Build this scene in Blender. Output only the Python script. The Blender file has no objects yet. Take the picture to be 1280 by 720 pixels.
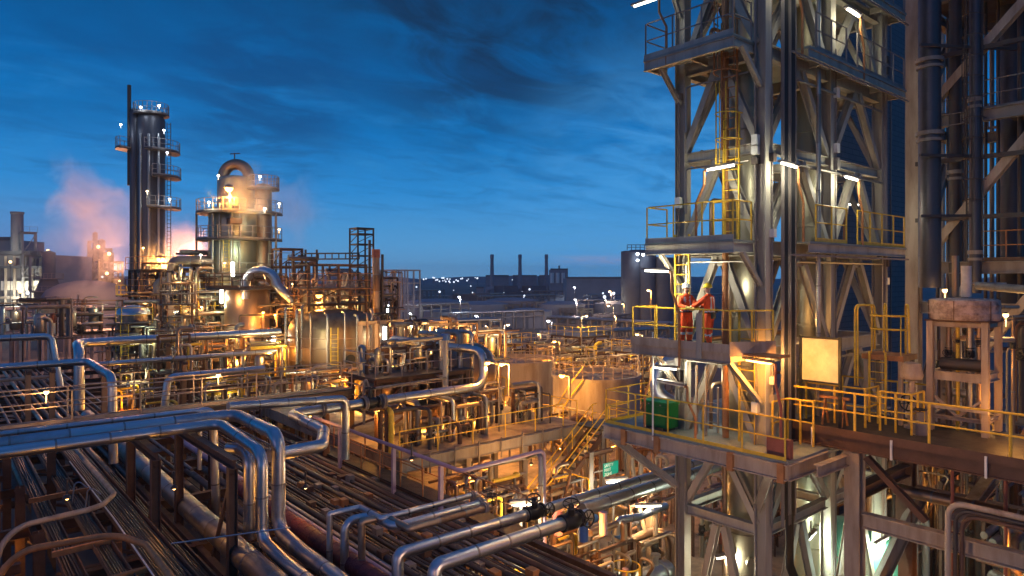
import bpy, math, random
from mathutils import Vector as V, Matrix
from math import radians as RAD, sin, cos, pi
random.seed(7)
SC = bpy.context.scene
COL = SC.collection
F = 850.0
GZ = -12.5            # ground level; the camera stands at z = 0 on a high walkway

# ---------- camera geometry: X runs along the pipe bridges, Y along the pipe rack ----------
def W(px, py, d):
    r = (px - 640) / F * d
    return V((.761*r + .649*d, -.649*r + .761*d, -(py - 346) / F * d))
def XY(px, Y):
    k = (px - 640) / F; d = Y / (.761 - .649*k); return .761*k*d + .649*d
def YX(px, X):
    k = (px - 640) / F; d = X / (.761*k + .649); return -.649*k*d + .761*d
def WZ(px, py, z): return W(px, py, -z * F / (py - 346))

# ---------- mesh builder ----------
def fillet(pts, R, seg=5):
    P = [V(p) for p in pts]
    if R <= 0 or len(P) < 3: return P
    out = [P[0]]
    for i in range(1, len(P) - 1):
        a = (P[i-1] - P[i]); b = (P[i+1] - P[i]); la, lb = a.length, b.length
        if la < 1e-6 or lb < 1e-6: continue
        a /= la; b /= lb
        c = max(-1, min(1, a.dot(b))); ang = math.acos(c)
        if ang > pi - .05 or ang < .05: out.append(P[i]); continue
        t = min(R / math.tan(ang / 2), la * .49, lb * .49); r = t * math.tan(ang / 2)
        bis = (a + b).normalized(); C = P[i] + bis * (r / sin(ang / 2))
        s = (P[i] + a*t - C); e = (P[i] + b*t - C)
        tot = s.angle(e); ax = s.cross(e).normalized()
        for k in range(seg + 1):
            out.append(C + Matrix.Rotation(tot * k / seg, 3, ax) @ s)
    out.append(P[-1])
    return out

class MB:
    def __init__(s): s.v = []; s.f = []; s.sm = []; s.mi = []; s.m = 0
    def add(s, vs, fs, smooth=False):
        o = len(s.v); s.v += [tuple(v) for v in vs]
        for f in fs: s.f.append([i + o for i in f]); s.sm.append(smooth); s.mi.append(s.m)
        return s
    def box(s, x0, y0, z0, x1, y1, z1):
        vs = [(x, y, z) for z in (z0, z1) for y in (y0, y1) for x in (x0, x1)]
        return s.add(vs, [(0,2,3,1),(4,5,7,6),(0,1,5,4),(2,6,7,3),(0,4,6,2),(1,3,7,5)])
    def frame(s, p, q, up=(0,0,1)):
        p = V(p); q = V(q); d = (q - p).normalized(); u = V(up)
        if abs(d.dot(u)) > .98: u = V((0,1,0)) if abs(d.z) > .9 else V((0,0,1))
        x = d.cross(u).normalized(); y = x.cross(d).normalized()
        return p, q, d, x, y
    def prism(s, p, q, prof, up=(0,0,1)):
        p, q, d, x, y = s.frame(p, q, up); n = len(prof)
        vs = [p + x*a + y*b for a, b in prof] + [q + x*a + y*b for a, b in prof]
        fs = [(i, (i+1) % n, n + (i+1) % n, n + i) for i in range(n)]
        fs += [tuple(reversed(range(n))), tuple(range(n, 2*n))]
        return s.add(vs, fs)
    def bar(s, p, q, w, h=None, up=(0,0,1)):
        h = w if h is None else h; a, b = w/2, h/2
        return s.prism(p, q, [(-a,-b),(a,-b),(a,b),(-a,b)], up)
    def hbeam(s, p, q, h, w, t=None, up=(0,0,1)):
        t = t or max(.012, h * .07); a, b, c = w/2, h/2, t/2
        return s.prism(p, q, [(-a,-b),(a,-b),(a,-b+t),(c,-b+t),(c,b-t),(a,b-t),(a,b),(-a,b),(-a,b-t),(-c,b-t),(-c,-b+t),(-a,-b+t)], up)
    def tube(s, pts, r, n=10, bend=0, seams=0, seg=5, bump=.008, vary=False):
        P = fillet(pts, bend, seg)
        R = [r]*len(P) if not isinstance(r, (list, tuple)) else list(r)
        mark = []
        if seams:
            P2, R2 = [P[0]], [r]; rv = random.Random(len(P)*31 + int(r*1000)); cur = rv.choice((0, 1, 2))
            for i in range(1, len(P)):
                L = (P[i] - P[i-1]).length
                k = int(L // seams); u = (P[i] - P[i-1]) / max(L, 1e-6)
                for j in range(1, k + 1):
                    t = L * j / (k + 1); c = P[i-1] + u*t
                    P2 += [c - u*.028, c - u*.024, c + u*.024, c + u*.028]; R2 += [r, r+bump, r+bump, r]; mark += [cur, 3, 3, 3]; cur = rv.choice((0, 0, 1, 2))
                P2.append(P[i]); R2.append(r); mark.append(cur)
            P, R = P2, R2
        m = len(P); T = []
        for i in range(m):
            a = (P[i] - P[i-1]).normalized() if i else None
            b = (P[i+1] - P[i]).normalized() if i < m-1 else None
            t = (a + b) if (a is not None and b is not None) else (a if b is None else b)
            T.append(t.normalized() if t.length > 1e-6 else V((0,0,1)))
        x = T[0].orthogonal().normalized(); vs = []
        for i in range(m):
            if i: 
                q = T[i-1].rotation_difference(T[i]); x = q @ x
            x = (x - T[i]*x.dot(T[i])).normalized(); y = T[i].cross(x)
            for j in range(n):
                a = 2*pi*j/n; vs.append(P[i] + (x*cos(a) + y*sin(a)) * R[i])
        fs = [(i*n + j, i*n + (j+1) % n, (i+1)*n + (j+1) % n, (i+1)*n + j) for i in range(m-1) for j in range(n)]
        f0 = len(s.mi); s.add(vs, fs, True)
        if vary and mark:
            for i in range(m-1):
                for j in range(n): s.mi[f0 + i*n + j] = mark[i]
        o = len(s.v) - m*n
        for f in (list(reversed(range(n))), list(range((m-1)*n, m*n))):
            s.f.append([i + o for i in f]); s.sm.append(False); s.mi.append(s.m)
        return s
    def lathe(s, c, prof, n=20, axis=(0,0,1), smooth=True):
        c = V(c); ax = V(axis).normalized(); x = ax.orthogonal().normalized(); y = ax.cross(x); vs = []
        for r, z in prof:
            for j in range(n):
                a = 2*pi*j/n; vs.append(c + ax*z + (x*cos(a) + y*sin(a))*max(r, 1e-4))
        m = len(prof)
        fs = [(i*n + j, i*n + (j+1) % n, (i+1)*n + (j+1) % n, (i+1)*n + j) for i in range(m-1) for j in range(n)]
        fs += [tuple(reversed(range(n))), tuple(range((m-1)*n, m*n))]
        return s.add(vs, fs, smooth)
    def disc(s, c, ax, r, t, n=14):
        return s.lathe(V(c) - V(ax).normalized()*t/2, [(r,0),(r,t)], n, ax, False)
    def ball(s, c, r, n=10, sq=1):
        return s.lathe(c, [(r*sin(pi*i/8), -r*sq*cos(pi*i/8)) for i in range(9)], n)
    def torus(s, c, ax, R, r, n=18, k=6):
        c = V(c); ax = V(ax).normalized(); x = ax.orthogonal().normalized(); y = ax.cross(x); vs = []
        for i in range(n):
            a = 2*pi*i/n; d = x*cos(a) + y*sin(a)
            for j in range(k):
                b = 2*pi*j/k; vs.append(c + d*(R + r*cos(b)) + ax*r*sin(b))
        fs = [(i*k + j, ((i+1) % n)*k + j, ((i+1) % n)*k + (j+1) % k, i*k + (j+1) % k) for i in range(n) for j in range(k)]
        return s.add(vs, fs, True)

def root_loc(o):
    while o.parent: o = o.parent
    return o.location.copy()
def build(mb, name, mat, parent=None, loc=None, label=None):
    off = root_loc(parent) if parent else (V(loc) if loc is not None else V((0,0,0)))
    me = bpy.data.meshes.new(name)
    me.from_pydata([(a-off.x, b-off.y, c-off.z) for a, b, c in mb.v], [], mb.f)
    me.polygons.foreach_set('use_smooth', mb.sm); me.polygons.foreach_set('material_index', mb.mi)
    for m in (mat if isinstance(mat, (list, tuple)) else [mat]): me.materials.append(m)
    me.update(); me.set_sharp_from_angle(angle=RAD(50))
    o = bpy.data.objects.new(name, me); COL.objects.link(o)
    if parent: o.parent = parent
    else: o.location = off
    if label: o['label'] = label
    return o
def tag(o, label, cat, group=None, kind=None):
    if label: o['label'] = label
    if cat: o['category'] = cat
    if group: o['group'] = group
    o['kind'] = kind or 'thing'
    return o
def thing(name, label, cat, loc=(0,0,0), group=None):
    o = bpy.data.objects.new(name, None); COL.objects.link(o); o.location = loc; o.empty_display_size = .2
    return tag(o, label, cat, group)
def solo(mb, name, mat, label, cat, group=None, kind=None):
    n = len(mb.v); zs = min(v[2] for v in mb.v)
    loc = V((sum(v[0] for v in mb.v)/n, sum(v[1] for v in mb.v)/n, zs))
    return tag(build(mb, name, mat, None, loc), label, cat, group, kind)
def dup(o, loc=None, rz=None, label=None, group=None, parent=None):
    c = o.copy(); COL.objects.link(c)
    if parent: c.parent = parent
    if loc is not None: c.location = loc
    if rz is not None: c.rotation_euler = (0, 0, rz)
    if label: c['label'] = label
    if group: c['group'] = group
    for ch in list(o.children): dup(ch, parent=c)
    return c
def struct(mb, name, mat):
    o = build(mb, name, mat); o['kind'] = 'structure'; return o

# ---------- materials ----------
def mat(name, col, rough=.5, metal=0., dirt=.35, dcol=None, scale=3., bump=.15, bscale=25., wave=None, spec=.5, streak=False):
    m = bpy.data.materials.new(name); m.use_nodes = True
    nt = m.node_tree; b = nt.nodes['Principled BSDF']; N = nt.nodes.new; L = nt.links.new
    b.inputs['Metallic'].default_value = metal; b.inputs['Specular IOR Level'].default_value = spec
    tc = N('ShaderNodeTexCoord'); mp = N('ShaderNodeMapping'); gm = N('ShaderNodeNewGeometry')
    L(gm.outputs['Position'], mp.inputs['Vector'])
    if streak: mp.inputs['Scale'].default_value = (1, 1, .18)
    n1 = N('ShaderNodeTexNoise'); n1.inputs['Scale'].default_value = scale; n1.inputs['Detail'].default_value = 6; n1.inputs['Roughness'].default_value = .65
    L(mp.outputs[0], n1.inputs['Vector'])
    rp = N('ShaderNodeValToRGB'); rp.color_ramp.elements[0].position = .42; rp.color_ramp.elements[1].position = .68
    L(n1.outputs['Fac'], rp.inputs[0])
    mx = N('ShaderNodeMix'); mx.data_type = 'RGBA'
    d = dcol or tuple(c*.35 for c in col)
    mx.inputs['A'].default_value = (*col, 1); mx.inputs['B'].default_value = (*[col[i]*(1-dirt) + d[i]*dirt for i in range(3)], 1)
    L(rp.outputs[0], mx.inputs['Factor'])
    last = mx.outputs['Result']
    if wave:
        wv = N('ShaderNodeTexWave'); wv.wave_type = 'BANDS'; wv.bands_direction = wave[0]; wv.inputs['Scale'].default_value = wave[1]
        L(gm.outputs['Position'], wv.inputs['Vector'])
        m2 = N('ShaderNodeMix'); m2.data_type = 'RGBA'; m2.blend_type = 'MULTIPLY'; m2.inputs['Factor'].default_value = wave[2]
        L(last, m2.inputs['A']); L(wv.outputs['Color'], m2.inputs['B']); last = m2.outputs['Result']
    L(last, b.inputs['Base Color'])
    mr = N('ShaderNodeMapRange'); mr.inputs['To Min'].default_value = max(.05, rough-.1); mr.inputs['To Max'].default_value = min(1, rough+.18)
    L(n1.outputs['Fac'], mr.inputs['Value']); L(mr.outputs[0], b.inputs['Roughness'])
    if bump:
        n2 = N('ShaderNodeTexNoise'); n2.inputs['Scale'].default_value = bscale; n2.inputs['Detail'].default_value = 3
        L(gm.outputs['Position'], n2.inputs['Vector'])
        bp = N('ShaderNodeBump'); bp.inputs['Strength'].default_value = bump; bp.inputs['Distance'].default_value = .02
        L(n2.outputs['Fac'], bp.inputs['Height']); L(bp.outputs[0], b.inputs['Normal'])
    return m
def emit(name, col, s):
    m = bpy.data.materials.new(name); m.use_nodes = True; b = m.node_tree.nodes['Principled BSDF']
    b.inputs['Base Color'].default_value = (.8,.8,.8,1); b.inputs['Emission Color'].default_value = (*col, 1); b.inputs['Emission Strength'].default_value = s
    return m
M = {
 'steel': mat('tower_steel', (.40,.375,.32), .5, 0, .55, (.16,.12,.09), 1.6, .1, streak=True),
 'steel2': mat('weathered_steel', (.22,.20,.19), .55, 0, .6, (.12,.07,.05), 2.2, .12, streak=True),
 'dark': mat('dark_steel', (.055,.05,.05), .5, .2, .5, (.1,.05,.03), 3),
 'rust': mat('rusty_steel', (.12,.058,.036), .65, 0, .7, (.07,.035,.02), 2.5, .25),
 'redlead': mat('red_lead_paint', (.34,.10,.06), .55, 0, .5, None, 3),
 'pinkst': mat('pale_primer_steel', (.43,.34,.26), .55, 0, .6, (.16,.09,.05), 2.5, .15, streak=True),
 'alu': mat('aluminium_cladding', (.52,.52,.55), .34, 1, .45, (.33,.3,.27), 1.3, .16, 5),
 'alu2': mat('dull_cladding', (.38,.36,.34), .44, 1, .5, (.25,.2,.16), 1.2, .08, 9, streak=True),
 'copper': mat('brown_cladding', (.34,.23,.16), .42, .9, .5, (.2,.13,.09), 1.2, .08, 9, streak=True),
 'vessel': mat('olive_vessel_cladding', (.32,.30,.23), .4, .8, .5, (.24,.2,.14), .9, .08, 8, streak=True),
 'alu_b': mat('aluminium_cladding_dulled', (.44,.45,.49), .44, 1, .6, (.26,.23,.2), 1.6, .22, 5), 'alu_c': mat('aluminium_cladding_new', (.56,.56,.58), .31, 1, .3, (.4,.36,.33), 1.1, .14, 6),
 'alu2_b': mat('dull_cladding_stained', (.32,.29,.26), .5, 1, .6, (.17,.12,.08), 1.4, .1, 7, streak=True), 'alu2_c': mat('dull_cladding_newer', (.43,.42,.41), .38, 1, .4, (.25,.2,.16), 1.2, .08, 9),
 'copper_b': mat('brown_cladding_stained', (.27,.17,.11), .48, .9, .6, (.12,.07,.04), 1.4, .1, 7, streak=True), 'copper_c': mat('brown_cladding_newer', (.40,.29,.21), .38, .9, .4, (.2,.13,.09), 1.2, .08, 9), 'band': mat('seam_band', (.30,.28,.27), .5, .8, .5, (.08,.06,.05), 3, .05),
 'maroon': mat('maroon_lagging', (.16,.022,.03), .6, 0, .5, None, 4, .4, 14),
 'yellow': mat('yellow_paint', (.74,.47,.035), .42, 0, .4, (.3,.15,.03), 5, .08),
 'orangep': mat('orange_rust_pole', (.40,.17,.06), .55, 0, .5, None, 4),
 'conc': mat('concrete', (.30,.285,.26), .8, 0, .5, (.12,.1,.085), .6, .2, 12),
 'slab': mat('oil_stained_concrete', (.30,.225,.155), .75, 0, .8, (.05,.035,.025), .8, .2, 10),
 'deck': mat('deck_plate', (.24,.27,.25), .55, 0, .5, (.1,.1,.09), 1.2, .2, 30),
 'grate': mat('grating_bars', (.12,.10,.085), .55, .5, .4, None, 3, .1, wave=('Y', 9, .85)),
 'cable': mat('black_cable', (.018,.018,.02), .45, 0, .3, None, 3, .05),
 'purple': mat('mauve_painted_pipe', (.38,.26,.36), .45, 0, .3, None, 2, .05),
 'pink': mat('pink_painted_pipe', (.62,.27,.33), .45, 0, .3, None, 2, .05),
 'blue': mat('blue_painted_pipe', (.06,.16,.42), .45, 0, .3, None, 2, .05),
 'green': mat('green_box_paint', (.0,.15,.03), .4, 0, .3, None, 2, .05),
 'teal': mat('teal_sign_paint', (.0,.25,.20), .45, 0, .2, None, 3, .03),
 'white': mat('white_paint', (.72,.71,.68), .5, 0, .35, (.4,.36,.3), 3, .05),
 'black': mat('black_iron', (.022,.021,.022), .45, .3, .3, None, 4),
 'board': mat('cream_board', (.78,.72,.47), .5, 0, .75, (.45,.36,.18), .9, .04),  # strong mottling stands in for uneven light over the board
 'brick': None,
 'tank': mat('tank_plates', (.30,.26,.25), .6, 0, .7, (.13,.09,.07), .9, .06, streak=True),
 'bronze': mat('bronze_cladding', (.27,.18,.105), .4, .65, .75, (.10,.06,.035), 1.1, .08, 8, streak=True),
 'colst': mat('dark_column_cladding', (.085,.085,.10), .42, .7, .5, (.06,.05,.05), 1.2, .06, 8, streak=True),
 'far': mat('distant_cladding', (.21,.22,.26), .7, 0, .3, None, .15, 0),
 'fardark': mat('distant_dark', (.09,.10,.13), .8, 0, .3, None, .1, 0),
 'soil': mat('dark_ground', (.075,.075,.08), .85, 0, .5, (.03,.03,.03), .06, .1, 2),
 'orange': mat('orange_coverall', (.86,.10,.02), .75, 0, .25, None, 9, .3, 30),
 'skin': mat('skin', (.52,.30,.22), .55, 0, .1, None, 9, 0),
 'glove': mat('pale_glove', (.75,.62,.2), .7, 0, .2, None, 9, .1),
 'boot': mat('black_boot', (.03,.028,.026), .5, 0, .2, None, 9, .1),
 'strip': mat('reflective_strip', (.75,.75,.7), .35, .2, .1, None, 9, 0),
 'hatw': mat('white_helmet', (.85,.85,.85), .3, 0, .05, None, 9, 0),
 'haty': mat('yellow_helmet', (.85,.62,.02), .3, 0, .05, None, 9, 0),
 'sack': mat('pale_wrapping', (.55,.5,.45), .8, 0, .4, None, 3, .3, 8),
 'e_white': emit('white_tube', (1, .95, .78), 9), 'e_sod': emit('sodium_glow', (1, .44, .10), 9),
 'e_warm': emit('warm_bulb', (1, .6, .22), 4.5), 'e_cool': emit('cool_bulb', (.8, .9, 1), 16), 'e_far': emit('far_bulb', (.8, .88, 1), 1.6),
 'e_faro': emit('far_sodium', (1, .6, .25), 6),
}
def brick_mat():
    m = bpy.data.materials.new('dark_panel_cladding'); m.use_nodes = True; nt = m.node_tree; b = nt.nodes['Principled BSDF']
    g = nt.nodes.new('ShaderNodeNewGeometry'); mp = nt.nodes.new('ShaderNodeMapping'); mp.inputs['Rotation'].default_value = (RAD(90), 0, 0)
    br = nt.nodes.new('ShaderNodeTexBrick'); br.inputs['Scale'].default_value = 1.0; br.inputs['Brick Width'].default_value = .9; br.inputs['Row Height'].default_value = .3
    br.inputs['Mortar Size'].default_value = .018
    br.inputs['Color1'].default_value = (.10,.11,.13,1); br.inputs['Color2'].default_value = (.085,.095,.115,1); br.inputs['Mortar'].default_value = (.04,.045,.055,1)
    nt.links.new(g.outputs['Position'], mp.inputs[0]); nt.links.new(mp.outputs[0], br.inputs['Vector']); nt.links.new(br.outputs['Color'], b.inputs['Base Color'])
    b.inputs['Roughness'].default_value = .7
    return m
M['brick'] = brick_mat()

# ---------- parts helpers ----------
def P_bar(par, name, m, p, q, w, h=None, up=(0,0,1), label=None): return build(MB().bar(p, q, w, h, up), name, M[m], par, label=label)
def P_beam(par, name, m, p, q, h, w, up=(0,0,1)): return build(MB().hbeam(p, q, h, w, None, up), name, M[m], par)
def P_tube(par, name, m, pts, r, n=8, bend=0, seams=0, label=None): return build(MB().tube(pts, r, n, bend, seams), name, M[m], par, label=label)
def P_box(par, name, m, a, b, label=None): return build(MB().box(*a, *b), name, M[m], par, label=label)
def link_copy(src, par, off):
    c = bpy.data.objects.new(src.name.split('.')[0], src.data); COL.objects.link(c); c.parent = par; c.location = src.location + V(off); return c
def rails(par, m, pts, h=1.05, step=1.2, r=.024, mid=True, toe=.12, name='handrail', n=6, closed=False):
    """a railing along pts (deck level): top and knee rails and a toe board as one part, each post a sub-part"""
    P = [V(p) for p in pts]; mb = MB()
    up = V((0,0,1))
    mb.tube([p + up*h for p in P], r, n, .12)
    if mid: mb.tube([p + up*h*.52 for p in P], r*.85, n, .12)
    if toe: 
        for a, b in zip(P[:-1], P[1:]): mb.bar(a + up*toe/2, b + up*toe/2, .012, toe)
    rail = build(mb, name, M[m], par)
    base = None
    for a, b in zip(P[:-1], P[1:]):
        k = max(1, round((b - a).length / step))
        for i in range(k + 1):
            if i == 0 and a is not P[0]: continue
            p = a.lerp(b, i/k)
            if base is None:
                base = build(MB().tube([p, p + up*h], r*1.15, n), 'rail_post', M[m], rail); p0 = p
            else: link_copy(base, rail, p - p0)
    return rail
def ladder(par, m, p, z1, side=(0,1,0), w=.45, cage=None, step=.3, r=.022, name='ladder'):
    """vertical ladder from p up to z1; cage = outward direction or None"""
    p = V(p); s = V(side).normalized()*w/2; up = V((0,0,1)); H = z1 - p.z
    mb = MB()
    for k in (-1, 1): mb.bar(p + s*k, p + s*k + up*H, .05, .05)
    lad = build(mb, name, M[m], par); base = None
    for i in range(1, int(H/step)):
        q = p + up*step*i
        if base is None: base = build(MB().tube([q - s, q + s], r*.7, 5), 'rung', M[m], lad); q0 = q
        else: link_copy(base, lad, q - q0)
    if cage is not None:
        c = V(cage).normalized(); base = None
        for i in range(int((H - 2.1)/.75) + 1):
            q = p + up*(2.2 + .75*i)
            if q.z > z1 + .9: break
            if base is None:
                hp = [q + s.normalized()*.36*cos(a) + c*(.36*sin(a)*1.7) for a in [pi*j/8 for j in range(9)]]
                base = build(MB().tube(hp, .02, 5), 'cage_hoop', M[m], lad); q0 = q
            else: link_copy(base, lad, q - q0)
        mb = MB()
        for a in (0.15, .35, .5, .65, .85):
            o = s.normalized()*.36*cos(pi*a) + c*(.36*sin(pi*a)*1.7)
            mb.bar(p + o + up*2.2, p + o + up*(H + .8), .035, .012)
        build(mb, 'cage_strip_frame', M[m], lad)
    return lad
def deckplate(par, m, x0, y0, x1, y1, z, t=.06, name='deck'): return P_box(par, name, m, (x0, y0, z - t), (x1, y1, z))
def wheel(par, c, ax, R, name='handwheel', m='black'):
    mb = MB().torus(c, ax, R, R*.1, 14, 5); x = V(ax).orthogonal().normalized(); y = V(ax).cross(x)
    for k in range(3):
        d = x*cos(k*pi/3) + y*sin(k*pi/3); mb.tube([V(c) - d*R, V(c) + d*R], R*.06, 5)
    mb.tube([V(c), V(c) - V(ax).normalized()*R*1.3], R*.1, 6)
    return build(mb, name, M[m], par)

# ---------- lamps ----------
LG = 1.15
SOD = (1, .41, .065); WHT = (1, .93, .66); WARM = (1, .52, .16); COOL = (.75, .88, 1)
def light(par, loc, col, w, r=.12, name='lamp_light'):
    l = bpy.data.lights.new(name, 'POINT'); l.color = col; l.energy = w * LG; l.shadow_soft_size = r
    o = bpy.data.objects.new(name, l); COL.objects.link(o); o.parent = par
    o.location = V(loc) - root_loc(par)
    return o
def tube_lamp(p, top, armdir, label, w=120, col=WHT, m='orangep', lit=True, L=1.0, arm=.45, group='tube lamps on bent poles', emat='e_white'):
    """fluorescent batten on a cranked pole: p = pole foot, top = height of the lamp"""
    p = V(p); a = V(armdir).normalized(); H = top
    t = thing('tube_lamp', label, 'lamp', p, group)
    P_tube(t, 'pole', m, [p, p + V((0,0,H*.55)), p + V((0,0,H*.8)) + a*arm*.6, p + V((0,0,H)) + a*arm*.6, p + V((0,0,H)) + a*arm*.8], .038, 7, .1)
    c = p + V((0,0,H)) + a*arm*.6
    side = a
    P_bar(t, 'lamp_housing', 'steel2', c + side*.05 + V((0,0,.06)), c + side*(L + .05) + V((0,0,.1)), .16, .06)
    build(MB().tube([c + side*.12 + V((0,0,.012)), c + side*(L - .04) + V((0,0,.04))], .034, 8), 'lamp_tube', M[emat] if lit else M['white'], t)
    if lit: light(t, c + side*L*.5 + V((0,0,-.14)), col, w, .15)
    return t
def post_lamp(p, H, armdir, label, w=300, col=SOD, emat='e_sod', m='steel2', group='sodium post lamps', arm=.5, lr=.12, size=1.):
    p = V(p); a = V(armdir).normalized(); up = V((0,0,1))
    t = thing('post_lamp', label, 'lamp', p, group)
    P_tube(t, 'pole', m, [p, p + up*H, p + up*(H + .06) + a*arm], .05*size, 7, .15)
    c = p + up*(H + .08) + a*(arm + .05)
    mb = MB().lathe(c, [(.06*size,.14*size),(.16*size,.1*size),(.19*size,.0)], 10); build(mb, 'lamp_head', M['steel2'], t)
    build(MB().ball(c - up*.03*size, .14*size, 10, .8), 'lamp_globe', M[emat], t)
    if w: light(t, c - up*.35*size + a*.05, col, w, lr)
    return t
def bulkhead(p, label, w=60, col=WARM, emat='e_warm', r=.085, group='bulkhead lamps', stem=.3):
    p = V(p); t = thing('bulkhead_lamp', label, 'lamp', p, group); up = V((0,0,1))
    P_tube(t, 'bracket', 'steel2', [p - up*stem, p], .025, 6)
    build(MB().ball(p + up*r, r, 10), 'lamp_globe', M[emat], t)
    build(MB().lathe(p + up*r, [(r*1.15, r*.55),(r*.4, r*1.15)], 10), 'lamp_cap', M['dark'], t)
    if w: light(t, p + up*(-.12) + V((-.649,-.761,0))*(r + .12), col, w, .1)
    return t
def pole_tube(p, H, label, w=60, col=WHT, emat='e_white', group='upright tube lamps'):
    """upright glowing tube on a post"""
    p = V(p); up = V((0,0,1)); t = thing('upright_tube_lamp', label, 'lamp', p, group)
    P_tube(t, 'post', 'steel2', [p, p + up*H], .05, 6)
    build(MB().tube([p + up*H, p + up*(H+1.1)], .14, 8), 'lamp_tube', M[emat], t)
    P_tube(t, 'lamp_cap', 'dark', [p + up*(H+1.1), p + up*(H+1.2)], .17, 8)
    if w: light(t, p + up*(H + .55) + V((-.649,-.761,0))*.35, col, w, .15)
    return t
# ---------- pipes ----------
def pipe(name, label, pts, r, m='alu', bend=None, seams=1.0, n=14, group=None, flanges=(), clamps=0, cat='pipe'):
    v = m in ('alu', 'alu2', 'copper') and seams
    mb = MB().tube(pts, r, n, bend if bend is not None else r*2.6, seams, 6, vary=bool(v))
    o = solo(mb, name, [M[m], M[m + '_b'], M[m + '_c'], M['band']] if v else M[m], label, cat, group)
    for (c, ax) in flanges:
        f = MB().disc(V(c) - V(ax).normalized()*.035, ax, r*1.5, .05, 14).disc(V(c) + V(ax).normalized()*.035, ax, r*1.5, .05, 14)
        build(f, 'flange', M['steel2'], o)
    return o
def inline_valve(par, c, ax, r, wheel_dir=(0,0,1), m='black'):
    c = V(c); ax = V(ax).normalized(); w = V(wheel_dir).normalized()
    mb = MB().lathe(c - ax*r*2.2, [(r*1.5,0),(r*1.5,r*.35),(r*1.05,r*.4),(r*1.5,r*1.6),(r*1.5,r*2.8),(r*1.05,r*4.0),(r*1.5,r*4.05),(r*1.5,r*4.4)], 12, ax)
    mb.tube([c, c + w*r*3.2], [r*.8, r*.5], 8)
    b = build(mb, 'valve', M[m], par)
    wheel(b, c + w*r*3.6, w, r*1.35)
    return b
# =====================================================================  THE STEEL TOWER
X0, Y0, S, T = 18.13, 10.17, 2.73, 4.05
tw = thing('steel_tower', 'tall grey braced steel tower with yellow railed landings rising beyond the frame', 'tower', (X0, Y0, GZ))
LV = [-7.3, -5.05, -2.25, .82, 3.72, 6.25, 9.3, 12.4]
LV[5] = 6.5
TOP = 13.6
for i in range(3):
    for j in range(2):
        x, y = X0 + T*i, Y0 + S*j
        P_beam(tw, 'leg', 'steel', (x, y, GZ), (x, y, TOP), .36, .34, (0,1,0))
for k, z in enumerate(LV):
    h = .42 if k in (1, 2, 3, 5) else .3
    for j in range(2):
        for i in range(2):
            P_beam(tw, 'beam', 'steel', (X0 + T*i + .19, Y0 + S*j, z), (X0 + T*(i+1) - .19, Y0 + S*j, z), h, .22)
    for i in range(3):
        P_beam(tw, 'beam', 'steel', (X0 + T*i, Y0 + .19, z + .003), (X0 + T*i, Y0 + S - .19, z + .003), h, .22)
prev = GZ
for k, z in enumerate(LV):
    a, b = prev + (.2 if k else .3), z - .2
    for sgn in (-1, 1):
        e = S/2*sgn
        P_beam(tw, 'brace', 'steel', (X0, Y0 + S/2 + e*.1, b), (X0, Y0 + S/2 + e*.9, a), .22, .2, (1,0,0))
        if k > 1: P_beam(tw, 'brace', 'steel', (X0 + 2*T, Y0 + S/2 + e*.1, b), (X0 + 2*T, Y0 + S/2 + e*.9, a), .2, .16, (1,0,0))
        for i in range(2):
            f = T/2*sgn; c = X0 + T*i + T/2
            P_beam(tw, 'brace', 'steel', (c + f*.08, Y0, b), (c + f*.92, Y0, a), .24, .2, (0,1,0))
            if k > 1: P_beam(tw, 'brace', 'steel2', (c + f*.08, Y0 + S, b), (c + f*.92, Y0 + S, a), .2, .16, (0,1,0))
    prev = z
# gusset plates at the feet of the braces
for k, z in enumerate(LV[1:7]):
    for (x, y) in ((X0 - .02, Y0 + S/2), (X0 + T/2, Y0 - .02), (X0 + 1.5*T, Y0 - .02)):
        if x < X0: P_box(tw, 'gusset_plate', 'steel', (x - .03, y - .3, z - .5), (x, y + .3, z - .18))
        else: P_box(tw, 'gusset_plate', 'steel', (x - .3, y - .03, z - .5), (x + .3, y, z - .18))

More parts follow.
